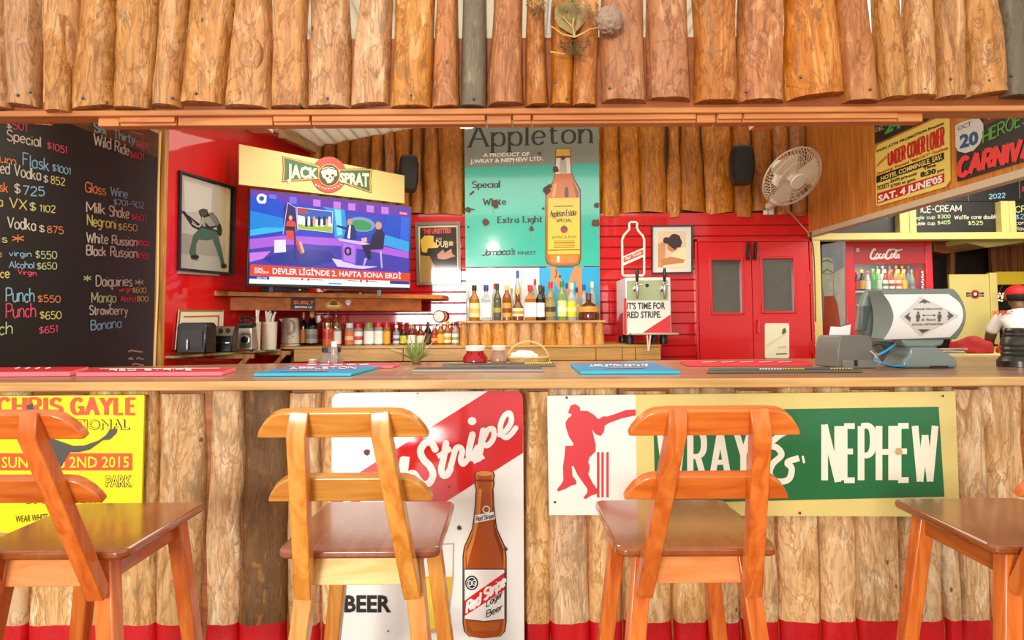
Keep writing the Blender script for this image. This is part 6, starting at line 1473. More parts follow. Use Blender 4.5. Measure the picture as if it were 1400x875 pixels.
# ---- receipt printer
gp = mat('printer_grey', '#6a675e', .42, var=.04); gp2 = mat('printer_grey_light', '#77746a', .42)
k6 = 6.364
def z8(L): return [(1110 + x / k6, 385 + y / k6) for x, y in L]
Yp = at_z(1160, 503.4, ZC).y
PP = wallp(Yp)
t = thing('receipt_printer', 'dark grey receipt printer feeding a white slip beside the till screen', 'printer', tuple(PP.pt(1160, 501)))
fr = z8([(222, 732), (560, 735), (548, 640), (555, 575), (528, 560), (530, 500), (510, 452), (255, 455), (235, 520), (225, 600)])
mb = MB(); f_ = [PP.pt(*q) for q in fr]; zmin = min(v.z for v in f_); f_ = [v + Vector((0, 0, ZC + .001 - zmin)) for v in f_]
mb.prism(f_, (-.05, .12, 0), gp); mb.build('housing', t, bevel=.006, seg=3)
mb = MB(); a, b = PP.pt(*z8([(262, 735)])[0]), PP.pt(*z8([(552, 680)])[0]); mb.box(a.x, b.x, Yp - .012, Yp + .02, ZC + .001, b.z, gp2); mb.build('front_lip', t, bevel=.004)
mb = MB(); c = PP.pt(*z8([(370, 708)])[0]); mb.box(c.x - .008, c.x + .008, Yp - .014, Yp - .0115, c.z - .014, c.z + .014, ink); mb.build('port', t)
mb = MB(); q = [at(*v, Yp + .12) for v in [(1134, 458), (1162, 458), (1163.5, 443.5), (1150, 447), (1136, 446.5)]]; mb.prism(q, (0, .004, .0), nm_); mb.build('paper_slip', t)
# ---- till screen seen from behind, with a distancing notice taped to it
ts = mat('till_grey', '#74807b', .32, var=.04, coat=.2); tsd = mat('till_dark', '#57605c', .35)
Yt = at_z(1240, 503.8, ZC).y; PTl = wallp(Yt)
t = thing('till_screen', 'grey point of sale screen seen from behind on a broad foot at right', 'till', tuple(at_z(1240, 503.8, ZC)))
mb = MB(); fo = z8([(785, 745), (1270, 745), (1270, 690), (1240, 650), (1130, 590), (1095, 560), (850, 565), (855, 620), (800, 680)])
f_ = [PTl.pt(*q) for q in fo]; dzz = ZC + .001 - min(v.z for v in f_); f_ = [v + Vector((0, 0, dzz)) for v in f_]
vs = []; ys = [0, .02, .12, .20]; scs = [1, 1.0, .96, .85]
cx_ = sum(v.x for v in f_) / len(f_)
mb.prism(f_, (0.0, .17, 0), ts); mb.build('foot', t, bevel=.012, seg=3)
mb = MB(); a, b = PTl.pt(*z8([(1030, 746)])[0]), PTl.pt(*z8([(1185, 728)])[0]); mb.box(a.x, b.x, Yt - .0015, Yt + .01, ZC + .002, ZC + .012, ink); mb.build('cable_slot', t)
mb = MB(); mb.prism([PTl.pt(*q) + Vector((0, .03, 0)) for q in z8([(810, 500), (1200, 500), (1180, 555), (1095, 575), (860, 575), (830, 545)])], (0, .08, 0), ts); mb.build('neck', t, bevel=.008)
# curved back shell: extruded along x, bulging towards the camera
sec = [(-.105, -.012), (-.09, .018), (-.04, .052), (.02, .066), (.07, .056), (.100, .034), (.122, .0), (.132, -.05)]   # height about centre, bulge
cm = PTl.pt(*z8([(900, 300)])[0]); xL, xR = PTl.pt(*z8([(640, 300)])[0]).x, PTl.pt(*z8([(1312, 300)])[0]).x
ztop, zbot = PTl.pt(*z8([(900, 62)])[0]).z, PTl.pt(*z8([(900, 505)])[0]).z
nS = 13; mb = MB(); vs = []
def shell_pt(u, v, dep=0.0):
    """u across, v up; the shell leans and bulges"""
    a = math.radians(200 * v - 40); z_ = zbot + (ztop - zbot) * v; bl = .045 * math.sin(math.pi * min(1, v * 1.02)) ** .8
    xl_ = xL + .018 - .075 * (v - .45) ** 2; xr_ = xR - .075 * (v - .5) ** 2
    return Vector((xl_ + (xr_ - xl_) * u, Yt - bl + .02 + dep, z_))
for j in range(nS):
    for i in range(9): vs.append(shell_pt(i / 8, j / (nS - 1)))
K = len(vs)
vb = [Vector((x.x - .004, Yt + .13, x.z)) for x in vs]
fs = [(j * 9 + i, j * 9 + i + 1, (j + 1) * 9 + i + 1, (j + 1) * 9 + i) for j in range(nS - 1) for i in range(8)]
mb.add(vs + vb, fs + [tuple(K + q for q in reversed(f)) for f in fs] + [(j * 9, (j + 1) * 9, K + (j + 1) * 9, K + j * 9) for j in range(nS - 1)] + [(j * 9 + 8, K + j * 9 + 8, K + (j + 1) * 9 + 8, (j + 1) * 9 + 8) for j in range(nS - 1)] + [tuple(range(9)) + tuple(K + i for i in range(8, -1, -1)), tuple((nS - 1) * 9 + i for i in range(9)) + tuple(K + (nS - 1) * 9 + i for i in range(8, -1, -1))], ts)
mb.build('rear_shell', t, bevel=.006)
mb = MB(); side = z8([(520, 62), (640, 110), (690, 250), (680, 400), (645, 500), (560, 500), (418, 432), (440, 260), (470, 130)])
q = [at(*v, Yt + .19) for v in side]; mb.prism(q, (0.0, .06, 0), ts); mb.build('side_housing', t, bevel=.012, seg=3)
mb = MB(); q = [at(*v, Yt + .172) for v in z8([(520, 205), (474, 430), (420, 430), (440, 210)])]; mb.prism(q, (0, .03, 0), tsd); q = [at(*v, Yt + .172) for v in z8([(650, 200), (665, 330), (640, 480), (570, 495), (600, 400)])]; mb.prism(q, (0, .03, 0), tsd); mb.build('side_ribs', t, bevel=.006)
mb = MB(); q = [at(*v, Yt + .18) for v in z8([(560, 520), (900, 520), (900, 700), (840, 735), (640, 700)])]; q = [Vector((v.x, v.y, max(v.z, ZC + .003))) for v in q]; mb.prism(q, (0, .05, 0), tsd); mb.build('stand', t, bevel=.01)
# the notice follows the bulge of the shell
t2 = thing('distancing_notice', 'white distancing notice with grey diamond taped to the till screen', 'notice', tuple(shell_pt(.5, .0)))
def npt(px, py, off):
    """bend the photograph point onto the shell"""
    p = PTl.pt(px, py); v = min(1, max(0, (p.z - zbot) / (ztop - zbot)))
    bl = .045 * math.sin(math.pi * min(1, v * 1.02)) ** .8
    return Vector((p.x, Yt - bl + .02 - .003 - off, p.z))
class Bent(Art):
    def __init__(s): s.mb = MB(); s.k = 0
    class _P: pass
Bent.p = type('P', (), {'pt': staticmethod(lambda x, y, off=0.0: npt(x, y, off))})
A = Bent()
Lb = z8([(625, 112), (660, 200), (680, 300), (668, 400), (640, 506)]); Rb = z8([(1190, 108), (1262, 190), (1278, 300), (1262, 390), (1212, 484)])
Lb = catmull([(a, b, 0) for a, b in Lb], 4); Rb = catmull([(a, b, 0) for a, b in Rb], 4)
vs = []; n_ = len(Lb)
for l, r in zip(Lb, Rb):
    for i in range(7): vs.append(npt(l.x + (r.x - l.x) * i / 6, l.y + (r.y - l.y) * i / 6, 0))
vb = [v + Vector((0, .0012, 0)) for v in vs]; m7 = len(vs); fs = [(j * 7 + i, j * 7 + i + 1, (j + 1) * 7 + i + 1, (j + 1) * 7 + i) for j in range(n_ - 1) for i in range(6)]
mb = MB(); mb.add(vs + vb, fs + [tuple(m7 + q for q in reversed(f)) for f in fs], mat('notice_paper', '#eceae6', .45, var=.02)); mb.build('paper', t2)
def dia(L, m, lay, nsub=6):
    P = []
    L2 = z8(L)
    for i in range(len(L2)):
        a, b = L2[i], L2[(i + 1) % len(L2)]
        for k in range(nsub): P.append((a[0] + (b[0] - a[0]) * k / nsub, a[1] + (b[1] - a[1]) * k / nsub))
    A.poly(P, m, lay)
gry, dk_ = flat('#cfccc4', .5), flat('#55544f', .5)
for y0_ in range(128, 476, 12):                                # the diamond in strips so that it follows the bend
    y1_ = min(476, y0_ + 12)
    def hw_(y): return 262 * (1 - abs(y - 302) / 174)
    def cx2(y): return 985 - 50 * (y < 302) * (302 - y) / 174 - 40 * (y > 302) * (y - 302) / 174
    A.poly(z8([(cx2(y0_) - hw_(y0_), y0_), (cx2(y0_) + hw_(y0_), y0_), (cx2(y1_) + hw_(y1_), y1_), (cx2(y1_) - hw_(y1_), y1_)]), gry, 0)
for Lq in ([(900, 190), (955, 152), (1012, 188), (968, 180), (968, 190), (945, 190), (945, 180)], [(905, 415), (1012, 415), (955, 450)], [(768, 306), (820, 265), (805, 300), (825, 310), (822, 350)], [(1195, 298), (1140, 256), (1150, 290), (1135, 300), (1150, 312), (1140, 340)]): A.poly(z8(Lq), dk_, 3)
for x in (888, 1072):
    c = z8([(x, 271)])[0]; A.ell(c[0], c[1], 1.5, 1.6, dk_, 3); A.poly(z8([(x - 14, 284), (x + 14, 284), (x + 20, 318), (x + 12, 318), (x + 12, 348), (x - 12, 348), (x - 12, 318), (x - 20, 318)]), dk_, 3)
A.stroke(z8([(925, 294), (1038, 294)]), .8, dk_, 3); A.poly(z8([(920, 294), (942, 284), (942, 304)]), dk_, 3); A.poly(z8([(1042, 294), (1020, 284), (1020, 304)]), dk_, 3)
A.text('PLEASE PRACTICE', *z8([(852, 248)])[0], *z8([(1096, 246)])[0], 2.6, dk_, 4, bold=.03); A.text('SOCIAL DISTANCING', *z8([(842, 382)])[0], *z8([(1108, 376)])[0], 2.6, dk_, 4, bold=.03); A.text('6 feet', *z8([(918, 344)])[0], *z8([(1040, 342)])[0], 4.4, dk_, 4, bold=.01, shear=.1)
A.build('print', t2)
# cables by the till
def cable(label, pts, r, m, nm='cable'):
    mb = MB(); mb.tube(catmull(pts, 6), r, m, 8); tag(mb.build(nm), label, 'cable')
q = lambda x, y, dy=0: at(1110 + x / k6, 385 + y / k6, Yt + dy)
cable('bright blue cable looping between the printer and the till foot', [q(725, 545, .02), q(650, 600, -.03), q(560, 650, -.02), q(548, 690, -.04), q(620, 712, -.06), q(720, 732, -.03), q(830, 730, -.012)], .0052, mat('cable_blue', '#1e8fc4', .35))
cable('black cable curling over the blue cable beside the till', [q(530, 560, .10), q(590, 545, .09), q(640, 575, .07), q(655, 620, .05), q(615, 690, .04), q(600, 722, .045)], .003, mat('cable_black', '#1c1b1a', .4))
cable('short beige cable beside the receipt printer', [q(510, 605, -.01), q(545, 635, -.03), q(560, 670, -.04)], .003, cbm)
# ---- black ribbed canister at the right edge
p = at_z(1392, 501, ZC); s_ = p.y / F
t = thing('ribbed_canister', 'black ribbed round canister on the counter, cut by the right edge', 'canister', tuple(p))
ck2 = mat('canister_black', '#1d1c1a', .32, coat=.3); ck3 = mat('canister_band', '#3a3833', .28, .3)
mb = MB(); mb.lathe([(24 * s_, .001), (24 * s_, 8 * s_), (20 * s_, 13 * s_), (18 * s_, 15 * s_)], p, ck2, 28); mb.build('base', t)
mb = MB(); mb.lathe([(18.5 * s_, 15 * s_), (19.5 * s_, 18 * s_), (18 * s_, 20 * s_), (19.5 * s_, 24 * s_), (18 * s_, 27 * s_), (19.5 * s_, 30 * s_), (18 * s_, 37 * s_), (15 * s_, 41 * s_)], p, ck3, 28); mb.build('body', t)
mb = MB(); mb.lathe([(15.5 * s_, 41 * s_), (16 * s_, 43 * s_), (13.5 * s_, 46 * s_), (14 * s_, 49 * s_), (12 * s_, 52 * s_), (2 * s_, 52.5 * s_)], p, ck2, 28); mb.build('lid', t)

# ================================================================ posters on the pine partition
def z9(L): return [(1180 + x / 5.145, 130 + y / 5.145) for x, y in L]
pyel = mat('poster_cream', '#e9d26a', .4, var=.04); pblk = mat('poster_black', '#26221f', .45, var=.1)
t = thing('event_poster', 'cream event poster with red headings on the pine partition', 'poster', tuple(PS.pt(1197, 280)))
panel('panel', PS, z9([(85, 395), (105, 350), (590, 130), (606, 135), (612, 600), (580, 645), (110, 780), (92, 770)]), .006, pyel, t)
rp = flat('#c4201c', .4)
A = Art(PS)
A.text('DON ATPS PROMOTION Presents', *z9([(95, 405)])[0], *z9([(570, 205)])[0], 3.6, ink, 1, bold=.03, h1=4.2)
A.text('HOTEL COMMINGLE, SAV.', *z9([(128, 612)])[0], *z9([(560, 460)])[0], 7.2, ink, 0, bold=.14, h1=9.2); A.poly(z9([(95, 570), (570, 402), (570, 452), (95, 620)]), ink, 1); A.text('HOTEL COMMINGLE, SAV.', *z9([(128, 604)])[0], *z9([(560, 450)])[0], 6.2, pyel, 3, bold=.03, h1=7.8)
A.text('TICKETS', *z9([(98, 672)])[0], *z9([(186, 645)])[0], 6.6, ink, 2, bold=.02); A.text('$600 pre-sold', *z9([(195, 618)])[0], *z9([(376, 562)])[0], 4.6, ink, 2, bold=.02); A.text('$700 at gate', *z9([(195, 652)])[0], *z9([(370, 598)])[0], 4.4, ink, 2, bold=.02); A.text('Time', *z9([(425, 528)])[0], *z9([(515, 500)])[0], 4.6, ink, 2, bold=.03); A.text('8:30', *z9([(405, 580)])[0], *z9([(514, 550)])[0], 7.6, ink, 2, bold=.04); A.text('pm', *z9([(525, 545)])[0], *z9([(572, 532)])[0], 4.6, ink, 2, bold=.02)
A.build('black_lettering', t)
A = Art(PS)
A.hand('UNDER COVER LOVER', *z9([(180, 495)])[0], *z9([(568, 352)])[0], 17, 2.6, rp, 1, contrast=.2, gap=.16, h1=25)
A.text('Starring: Ronald "MACKY" Goshop', *z9([(98, 562)])[0], *z9([(600, 378)])[0], 3.6, rp, 2, bold=.02, h1=4.4)
A.poly(z9([(100, 692), (572, 548), (572, 612), (100, 765)]), rp, 1); A.text('SAT. 4 JUNE\'05', *z9([(108, 755)])[0], *z9([(562, 612)])[0], 9.6, WHITE, 3, bold=.04, h1=10.6)
A.poly(z9([(90, 510), (110, 475), (165, 425), (168, 440), (115, 490)]), flat('#c8762a', .4), 1); A.build('red_lettering', t)
t = thing('event_poster', 'dark event poster with green number 24 half hidden behind the beam', 'poster', tuple(PS.pt(1197, 195)))
panel('panel', PS, z9([(82, 100), (600, -60), (590, 100), (480, 160), (82, 342)]), .005, pblk, t); A = Art(PS)
A.text('DEC', *z9([(90, 262)])[0], *z9([(148, 240)])[0], 6.5, flat('#d8c8c0', .4), 1, bold=.0, shear=.1); A.text('24', *z9([(152, 278)])[0], *z9([(272, 226)])[0], 19, flat('#3fae4a', .4), 1, bold=.05, shear=.1); A.text('27', *z9([(425, 148)])[0], *z9([(520, 100)])[0], 13, flat('#e8502a', .4), 1, bold=.05, shear=.1); A.build('lettering', t)
t = thing('carnival_poster', 'dark carnival poster with white date badge at the right edge of the partition', 'poster', tuple(PS.pt(1310, 248)))
panel('panel', PS, z9([(650, 215), (1000, 50), (1500, -190), (1500, 340), (1132, 465), (662, 608)]), .005, pblk, t); A = Art(PS)
A.poly(z9([(850, 150), (1350, -90), (1350, 10), (850, 215)]), flat('#6a3420', .45), 0)
A.poly(z9([(650, 215), (690, 192), (760, 168), (820, 166), (848, 200), (850, 270), (825, 340), (780, 390), (720, 408), (670, 395), (652, 360)]), flat('#d5d2cc', .4), 1)
db = flat('#1d5a86', .4)
A.text('OCT', *z9([(668, 252)])[0], *z9([(765, 214)])[0], 6.5, db, 2, bold=.01); A.text('20', *z9([(682, 378)])[0], *z9([(815, 345)])[0], 20, db, 2, bold=.05)
A.hand('TREASURE', *z9([(868, 180)])[0], *z9([(1260, 20)])[0], 9.5, 1.8, flat('#e3b84a', .4), 2); A.hand('HEROES', *z9([(848, 335)])[0], *z9([(1165, 190)])[0], 15.5, 2.3, flat('#5a9a3a', .4), 2, serif=1.8, h1=18)
A.hand('CARNIVAL', *z9([(672, 575)])[0], *z9([(1260, 405)])[0], 24, 6.4, flat('#e83a34', .4), 3, gap=.22, shear=.12, h1=28); A.build('lettering', t)

# ================================================================ blackboards over the opening
def z10(L): return [(1100 + x / 3.5, 270 + y / 3.5) for x, y in L]
PF = wallp(YF + .05)
def bb(label, pts, lines):
    t = thing('menu_blackboard', label, 'chalkboard', tuple(PF.pt(*pts[-1])), 'blackboards over the opening'); panel('board', PF, pts, .02, chalk_b, t); A = Art(PF)
    for i, (s_, a, b, h, m) in enumerate(lines): A.hand(s_, *z10([a])[0], *z10([b])[0], h, 1.3 if h > 6 else .9, m, 1, jit=.04, seed=i)
    A.build('chalk_lettering', t)
bb('blackboard with half hidden ice cream heading behind the pine partition', [(1113, 272), (1227.5, 272), (1227.5, 318), (1113, 318)], [('ICE CREAM', (120, 112), (438, 100), 11, ck('dim', '#8f8b84'))])
bb('blackboard with chalked ice cream prices over the fridge', [(1251.5, 276), (1366.5, 276), (1366.5, 318), (1251.5, 318)], [('ICE-CREAM', (556, 72), (748, 66), 8.5, cw), ('Single cup', (505, 106), (622, 100), 4.4, cg), ('$300', (636, 100), (696, 98), 4.6, cg), ('Double cup', (505, 134), (622, 130), 4.4, cw), ('$405', (636, 130), (696, 126), 4.6, cg), ('Waffle cone double', (716, 104), (922, 100), 5.2, cw), ('$525', (782, 132), (852, 130), 5, cg)])
bb('blackboard with blue chalk price at the right edge over the opening', [(1387.5, 276), (1470, 276), (1470, 318), (1387.5, 318)], [('CRAVE', (1008, 72), (1150, 66), 8, cy_), ('$25', (1008, 104), (1070, 102), 6, cbl), ('cone in', (1008, 130), (1100, 128), 5, cw), ('flavour', (1008, 158), (1100, 155), 5, cw)])
PH = wallp(YF + .09); t = thing('menu_blackboard', 'upper blackboard with green chalk words under the pine partition edge', 'chalkboard', tuple(PH.pt(1300, 275)), 'blackboards over the opening')
panel('board', PH, [(1225, 200), (1470, 180), (1470, 275), (1225, 275.5)], .007, chalk_b, t); A = Art(PH)
A.hand('Honey', 1330, 254, 1362, 250, 8, 1.2, ck('green2', '#9ab04a'), 1); A.hand('2022', 1352, 272, 1374, 270, 6, 1.2, cbl, 1); A.hand('$15', 1368, 249, 1380, 246, 5, 1, cp, 1); A.stroke([(1322, 250), (1324, 275)], .8, ck('dim', '#8f8b84'), 1, ); A.stroke([(1393, 240), (1394, 272)], .8, ck('dim', '#8f8b84'), 1); A.hand('P', 1398, 262, 1402, 262, 6, 1.1, cp, 1); A.build('chalk_lettering', t)

# ================================================================ drinks fridge
YC2 = 5.96
def z11(L): return [(1110 + x / 5.467, 310 + y / 5.467) for x, y in L]
XL2, XR2 = at(1157, 400, YC2).x, at(1277, 400, YC2).x; ZT2 = at(1217, 328, YC2).z
fr = thing('drinks_fridge', 'tall red glass door drinks fridge with white script on its header', 'fridge', ((XL2 + XR2) / 2, YC2, 0))
cr = mat('fridge_red', '#d4101a', .28, coat=.4); cin = mat('fridge_inside', '#a8a498', .4)
def fx(px): return at(px, 400, YC2).x
def fz(py, px=1217): return at(px, py, YC2).z
mb = MB(); D2 = .52
mb.box(XL2, XL2 + .03, YC2 + .04, YC2 + D2, .02, ZT2, mat('fridge_side', '#3c3836', .4)); mb.box(XR2 - .03, XR2, YC2 + .04, YC2 + D2, .02, ZT2, cr); mb.box(XL2 + .03, XR2 - .03, YC2 + .04, YC2 + D2, ZT2 - .03, ZT2, cr); mb.box(XL2 + .03, XR2 - .03, YC2 + D2 - .03, YC2 + D2, .02, ZT2 - .03, cin); mb.box(XL2 + .03, XR2 - .03, YC2 + .04, YC2 + D2 - .03, .02, .3, cin); mb.build('cabinet', fr)
mb = MB(); gx0, gx1, gzt = fx(1170), fx(1267), fz(337)
mb.box(XL2, gx0, YC2, YC2 + .04, .02, ZT2, cr); mb.box(gx1, XR2, YC2, YC2 + .04, .02, ZT2, cr); mb.box(gx0, gx1, YC2, YC2 + .04, gzt, ZT2, cr); mb.box(gx0, gx1, YC2, YC2 + .04, .02, .35, cr); dd = mb.build('door', fr, bevel=.006)
mb = MB(); mb.box(gx0, gx1, YC2 + .018, YC2 + .022, .35, fz(360), paneglass('fridge_glass')); mb.build('glass_pane', dd)
mb = MB(); mb.box(gx0, gx1, YC2 + .006, YC2 + .034, fz(360.5), gzt, mat('fridge_header', '#b80c14', .3, coat=.3)); hd = mb.build('header', fr)
A = Art(wallp(YC2 + .006)); we2 = flat('#f4ece2', .3)
def sc(L, w_=1.7): A.stroke(z11(L), w_, we2, 1, smooth=True, k=6)
sc([(475, 175), (465, 168), (448, 190), (438, 220), (445, 238), (462, 236), (478, 222)], 2.6); sc([(492, 200), (482, 206), (476, 225), (484, 234), (496, 222), (496, 206), (490, 200)], 1.8); sc([(520, 205), (508, 206), (503, 225), (510, 233), (524, 224)], 1.8); sc([(546, 205), (534, 206), (527, 226), (534, 233), (545, 220), (548, 205), (545, 230), (552, 232), (560, 226)], 1.8)
sc([(590, 178), (580, 170), (563, 188), (553, 218), (558, 238), (574, 236), (590, 222)], 2.6); sc([(600, 200), (592, 206), (587, 225), (594, 234), (605, 222), (606, 208), (600, 200)], 1.8); sc([(614, 232), (612, 214), (626, 184), (634, 174), (630, 188), (618, 222), (624, 234), (632, 228)], 1.8); sc([(648, 206), (638, 208), (632, 226), (638, 233), (648, 222), (652, 206), (648, 230), (658, 232)], 1.8)
sc([(442, 236), (470, 243), (500, 236), (525, 240)], 1.3); sc([(582, 176), (610, 168), (640, 178), (676, 168)], 1.6)
A.rect(1110 + 330 / 5.467, 310 + 160 / 5.467, 1110 + 355 / 5.467, 310 + 188 / 5.467, flat('#cfc8b8', .4), 1); A.build('script_lettering', hd)
sh_z = fz(394)
for i, z_ in enumerate((sh_z - .02, fz(440) - .04, .9)):
    mb = MB(); mb.box(gx0 - .03, gx1 + .03, YC2 + .07, YC2 + D2 - .04, z_ - .015, z_, mat('fridge_shelf', '#d9d8d0', .35)); mb.build('shelf', fr)
mb = MB()
for k in range(8): c = at(1261 + (k % 2) * .8, 372 + k * 3.4, YC2 + .10); mb.ball(c, .009, .009, .009, em('#ffffff'), 8, 6)
mb.build('light_strip', fr)
PX2 = Plane((XL2, 0, 0), (-1, 0, 0)); A = Art(PX2)
A.poly([(1123.5, 334.5), (1156, 329), (1157, 470), (1125, 470)], mat('side_print_grey', '#9c9ea4', .4, var=.45, scale=7), 0)
A.poly(z11([(82, 235), (120, 225), (155, 240), (162, 300), (160, 520), (95, 520), (78, 420)]), mat('side_print_pale', '#c9c7ae', .4, var=.3, scale=18), 1); A.poly(z11([(165, 350), (245, 300), (250, 720), (215, 740), (190, 560), (165, 480)]), mat('side_print_pale2', '#c8c2ae', .4, var=.25, scale=12), 1)
A.stroke(z11([(80, 262), (120, 250), (156, 268)]), 1.6, flat('#6a7a4a', .4), 2); A.stroke(z11([(78, 345), (118, 318), (160, 345)]), 1.6, flat('#6a7a4a', .4), 2); A.stroke(z11([(90, 352), (150, 355)]), .8, flat('#5a6a44', .4), 2)
A.poly(z11([(95, 520), (160, 515), (195, 580), (215, 740), (82, 760)]), mat('side_print_orange', '#c4481c', .35, var=.35, scale=14), 2); A.poly(z11([(82, 745), (300, 740), (300, 800), (82, 815)]), flat('#c8141c', .4), 3)
A.build('side_print', fr)
pl2 = bpy.data.lights.new('fridge_light', 'AREA'); pl2.energy = 1.6; pl2.size = .5; pl2.shape = 'RECTANGLE'; pl2.size_y = .08; o = bpy.data.objects.new('fridge_light', pl2); COL.objects.link(o); o.location = ((gx0 + gx1) / 2, YC2 + .12, fz(361) - .02); o.rotation_euler = (math.radians(25), 0, 0)
FB = [(1173, 24, '#3a1410', '#c8202a', '#b81c24', 'dark cola bottle with red cap at the left end of the fridge shelf'), (1180.5, 27, '#2a160c', '#d8a020', '#d8a41c', 'dark bottle with gold label second on the fridge shelf'), (1188.5, 25, '#c8ccc8', '#d8242c', '#e4e4e0', 'clear bottle with red cap third on the fridge shelf'),
      (1196, 28, '#5a9a3a', '#2f8a3a', '#3f9a44', 'slim green bottle fourth on the fridge shelf'), (1203.5, 27, '#8ab878', '#e0e0da', '#c8dcc0', 'pale green bottle with white cap in the fridge'), (1212, 27, '#b4442a', '#d8d2c0', '#e8e6e0', 'reddish bottle with white and green label in the fridge', '#4aa04a'),
      (1221, 27, '#b4442a', '#c8302a', '#e8e6e0', 'reddish bottle with white and red label in the fridge', '#c8202c'), (1230.5, 27, '#d88a24', '#e8c84a', '#eadfc8', 'first orange drink bottle with striped label in the fridge', '#d8502a'), (1238.5, 27, '#d88a24', '#e8c84a', '#e8c22c', 'orange drink bottle with yellow label in the fridge'),
      (1249.5, 27, '#d89a2c', '#3aa0c8', '#3ab0c8', 'amber drink bottle with turquoise label at the right of the fridge shelf', '#d8402a')]
for q in FB:
    bottle(q[0], YC2 + .13, sh_z - .0195, 7.2, q[1] + 2, 'beer', q[2], q[3], q[4], q[5], 'bottles in the fridge', q[6] if len(q) > 6 else None, nm='drink_bottle', trans=.3, lz=(.1, .5))
for i, (px, h, a, b) in enumerate(((1200, 34, '#4aa04a', 'green'), (1207.5, 34, '#e0e0da', 'white'), (1217, 34, '#b8442c', 'red'), (1226, 34, '#d8a02c', 'orange'), (1234.5, 34, '#e0c04a', 'yellow'), (1243.5, 34, '#5aa8c0', 'turquoise'))):
    p = at(px, 394, YC2 + .27); s_ = p.y / F; t = thing('drink_bottle', 'taller bottle with %s label in the back row of the fridge shelf' % b, 'bottle', (p.x, p.y, sh_z - .0195), 'back row fridge bottles')
    c = (p.x, p.y, sh_z - .0195); mb = MB(); mb.lathe([(3.4 * s_, 0), (3.6 * s_, .01), (3.6 * s_, 22 * s_), (1.6 * s_, 30 * s_), (1.4 * s_, h * s_)], c, glassy('glass_back', '#b88a4a', .1, .3), 14); mb.build('glass', t)
    mb = MB(); mb.lathe([(3.65 * s_, 10 * s_), (3.65 * s_, 24 * s_)], c, mat('label_' + a.lstrip('#'), a, .5), 14, cap=False); mb.build('label', t)
    mb = MB(); mb.lathe([(1.7 * s_, (h - 2) * s_), (1.7 * s_, (h + 1) * s_)], c, capm(a), 12); mb.build('cap', t)
z_ = fz(440) - .04
for i, (px, w_, h, lab) in enumerate(((1176, 8, 30, 'tall white carton with grey print on the lower fridge shelf'), (1186, 9, 24, 'shorter white carton on the lower fridge shelf'))):
    p = at(px, 440, YC2 + .14); s_ = p.y / F; t = thing('drink_carton', lab, 'carton', (p.x, p.y, z_)); a, b = p.x - w_ * s_ / 2, p.x + w_ * s_ / 2
    mb = MB(); mb.box(a, b, p.y - .03, p.y + .03, z_ + .001, z_ + h * s_ * .82, mat('carton_white', '#e9e7e2', .4)); mb.build('body', t, bevel=.002)
    mb = MB(); mb.prism([(a, p.y - .03, z_ + h * s_ * .82), (a, p.y + .03, z_ + h * s_ * .82), (a, p.y, z_ + h * s_)], (b - a, 0, 0), mat('carton_white', '#e9e7e2', .4)); mb.build('gable_top', t)
    mb = MB(); mb.box(a + .008, b - .008, p.y - .0315, p.y - .0302, z_ + h * s_ * .35, z_ + h * s_ * .6, mat('carton_print', '#5a5a62', .4)); mb.build('print', t)

# ================================================================ kitchen side
def wx(px, Y): return at(px, 400, Y).x
t = thing('serving_ledge', 'pale wooden serving ledge behind the till at right', 'counter', (3.6, 4.62, 0)); zl = 1.045
mb = MB(); mb.box(wx(1232, 4.62), 5.6, 4.62, 4.98, zl - .05, zl, yel_trim); mb.build('worktop', t, bevel=.004)
mb = MB(); mb.box(wx(1240, 4.7), 5.5, 4.70, 4.96, 0, zl - .05, mat('cabinet_brown2', '#7a4f2a', .5)); mb.build('cabinet', t)
# red cloth bundle and papers
def blobmesh(nm, c, rx, ry, rz, m, seed, amp=.25, parent=None):
    mb = MB(); mb.ball(c, rx, ry, rz, m, 26, 16, fn=lambda d: 1 + amp * noise.noise(Vector((d.x * 2.2 + seed, d.y * 2.2, d.z * 1.6))))
    for i, v in enumerate(mb.v): mb.v[i] = (v[0], v[1], max(v[2], zl + .001 if nm != 'x' else v[2]))
    return mb.build(nm, parent, sharp=80)
c = at(1328, 472, 4.80); tag(blobmesh('red_cloth', Vector((c.x, c.y, zl + .015)), .15, .11, .105, mat('cloth_red', '#a01414', .8, var=.25, scale=10, bump=.4), 3), 'dark red bundled cloth on the serving ledge behind the till', 'cloth')
c = at(1376, 474, 4.76); tag(blobmesh('red_cloth', Vector((c.x + .07, c.y - .005, zl + .01)), .12, .10, .10, mat('cloth_orange', '#c4301c', .8, var=.25, scale=10, bump=.4), 8), 'orange red bundled cloth right of the dark red bundle', 'cloth')
t = thing('paper_stack', 'crumpled stack of pale papers by the dark red cloth', 'papers', tuple(at(1312, 480, 4.68))); rnd = random.Random(4)
for k in range(5):
    c = at(1302 + rnd.uniform(-4, 2), 480, 4.672); mb = MB(); a = rnd.uniform(-.25, .25); w_, d_ = .085, .045; z_ = zl + .002 + .008 * k
    P4 = [(c.x + x * math.cos(a) - y * math.sin(a), c.y + .012 + x * math.sin(a) + y * math.cos(a)) for x, y in ((-w_, -d_), (w_, -d_), (w_, d_), (-w_, d_))]
    mb.prism([(P4[i][0], P4[i][1], z_ + [.0, .006, .002, .0][i] * (k > 2)) for i in range(4)], (0, 0, .005), mat('paper_%d' % (k % 3), ['#d8ccb0', '#b8a88a', '#e4ddcc'][k % 3], .6)); mb.build('sheet', t)
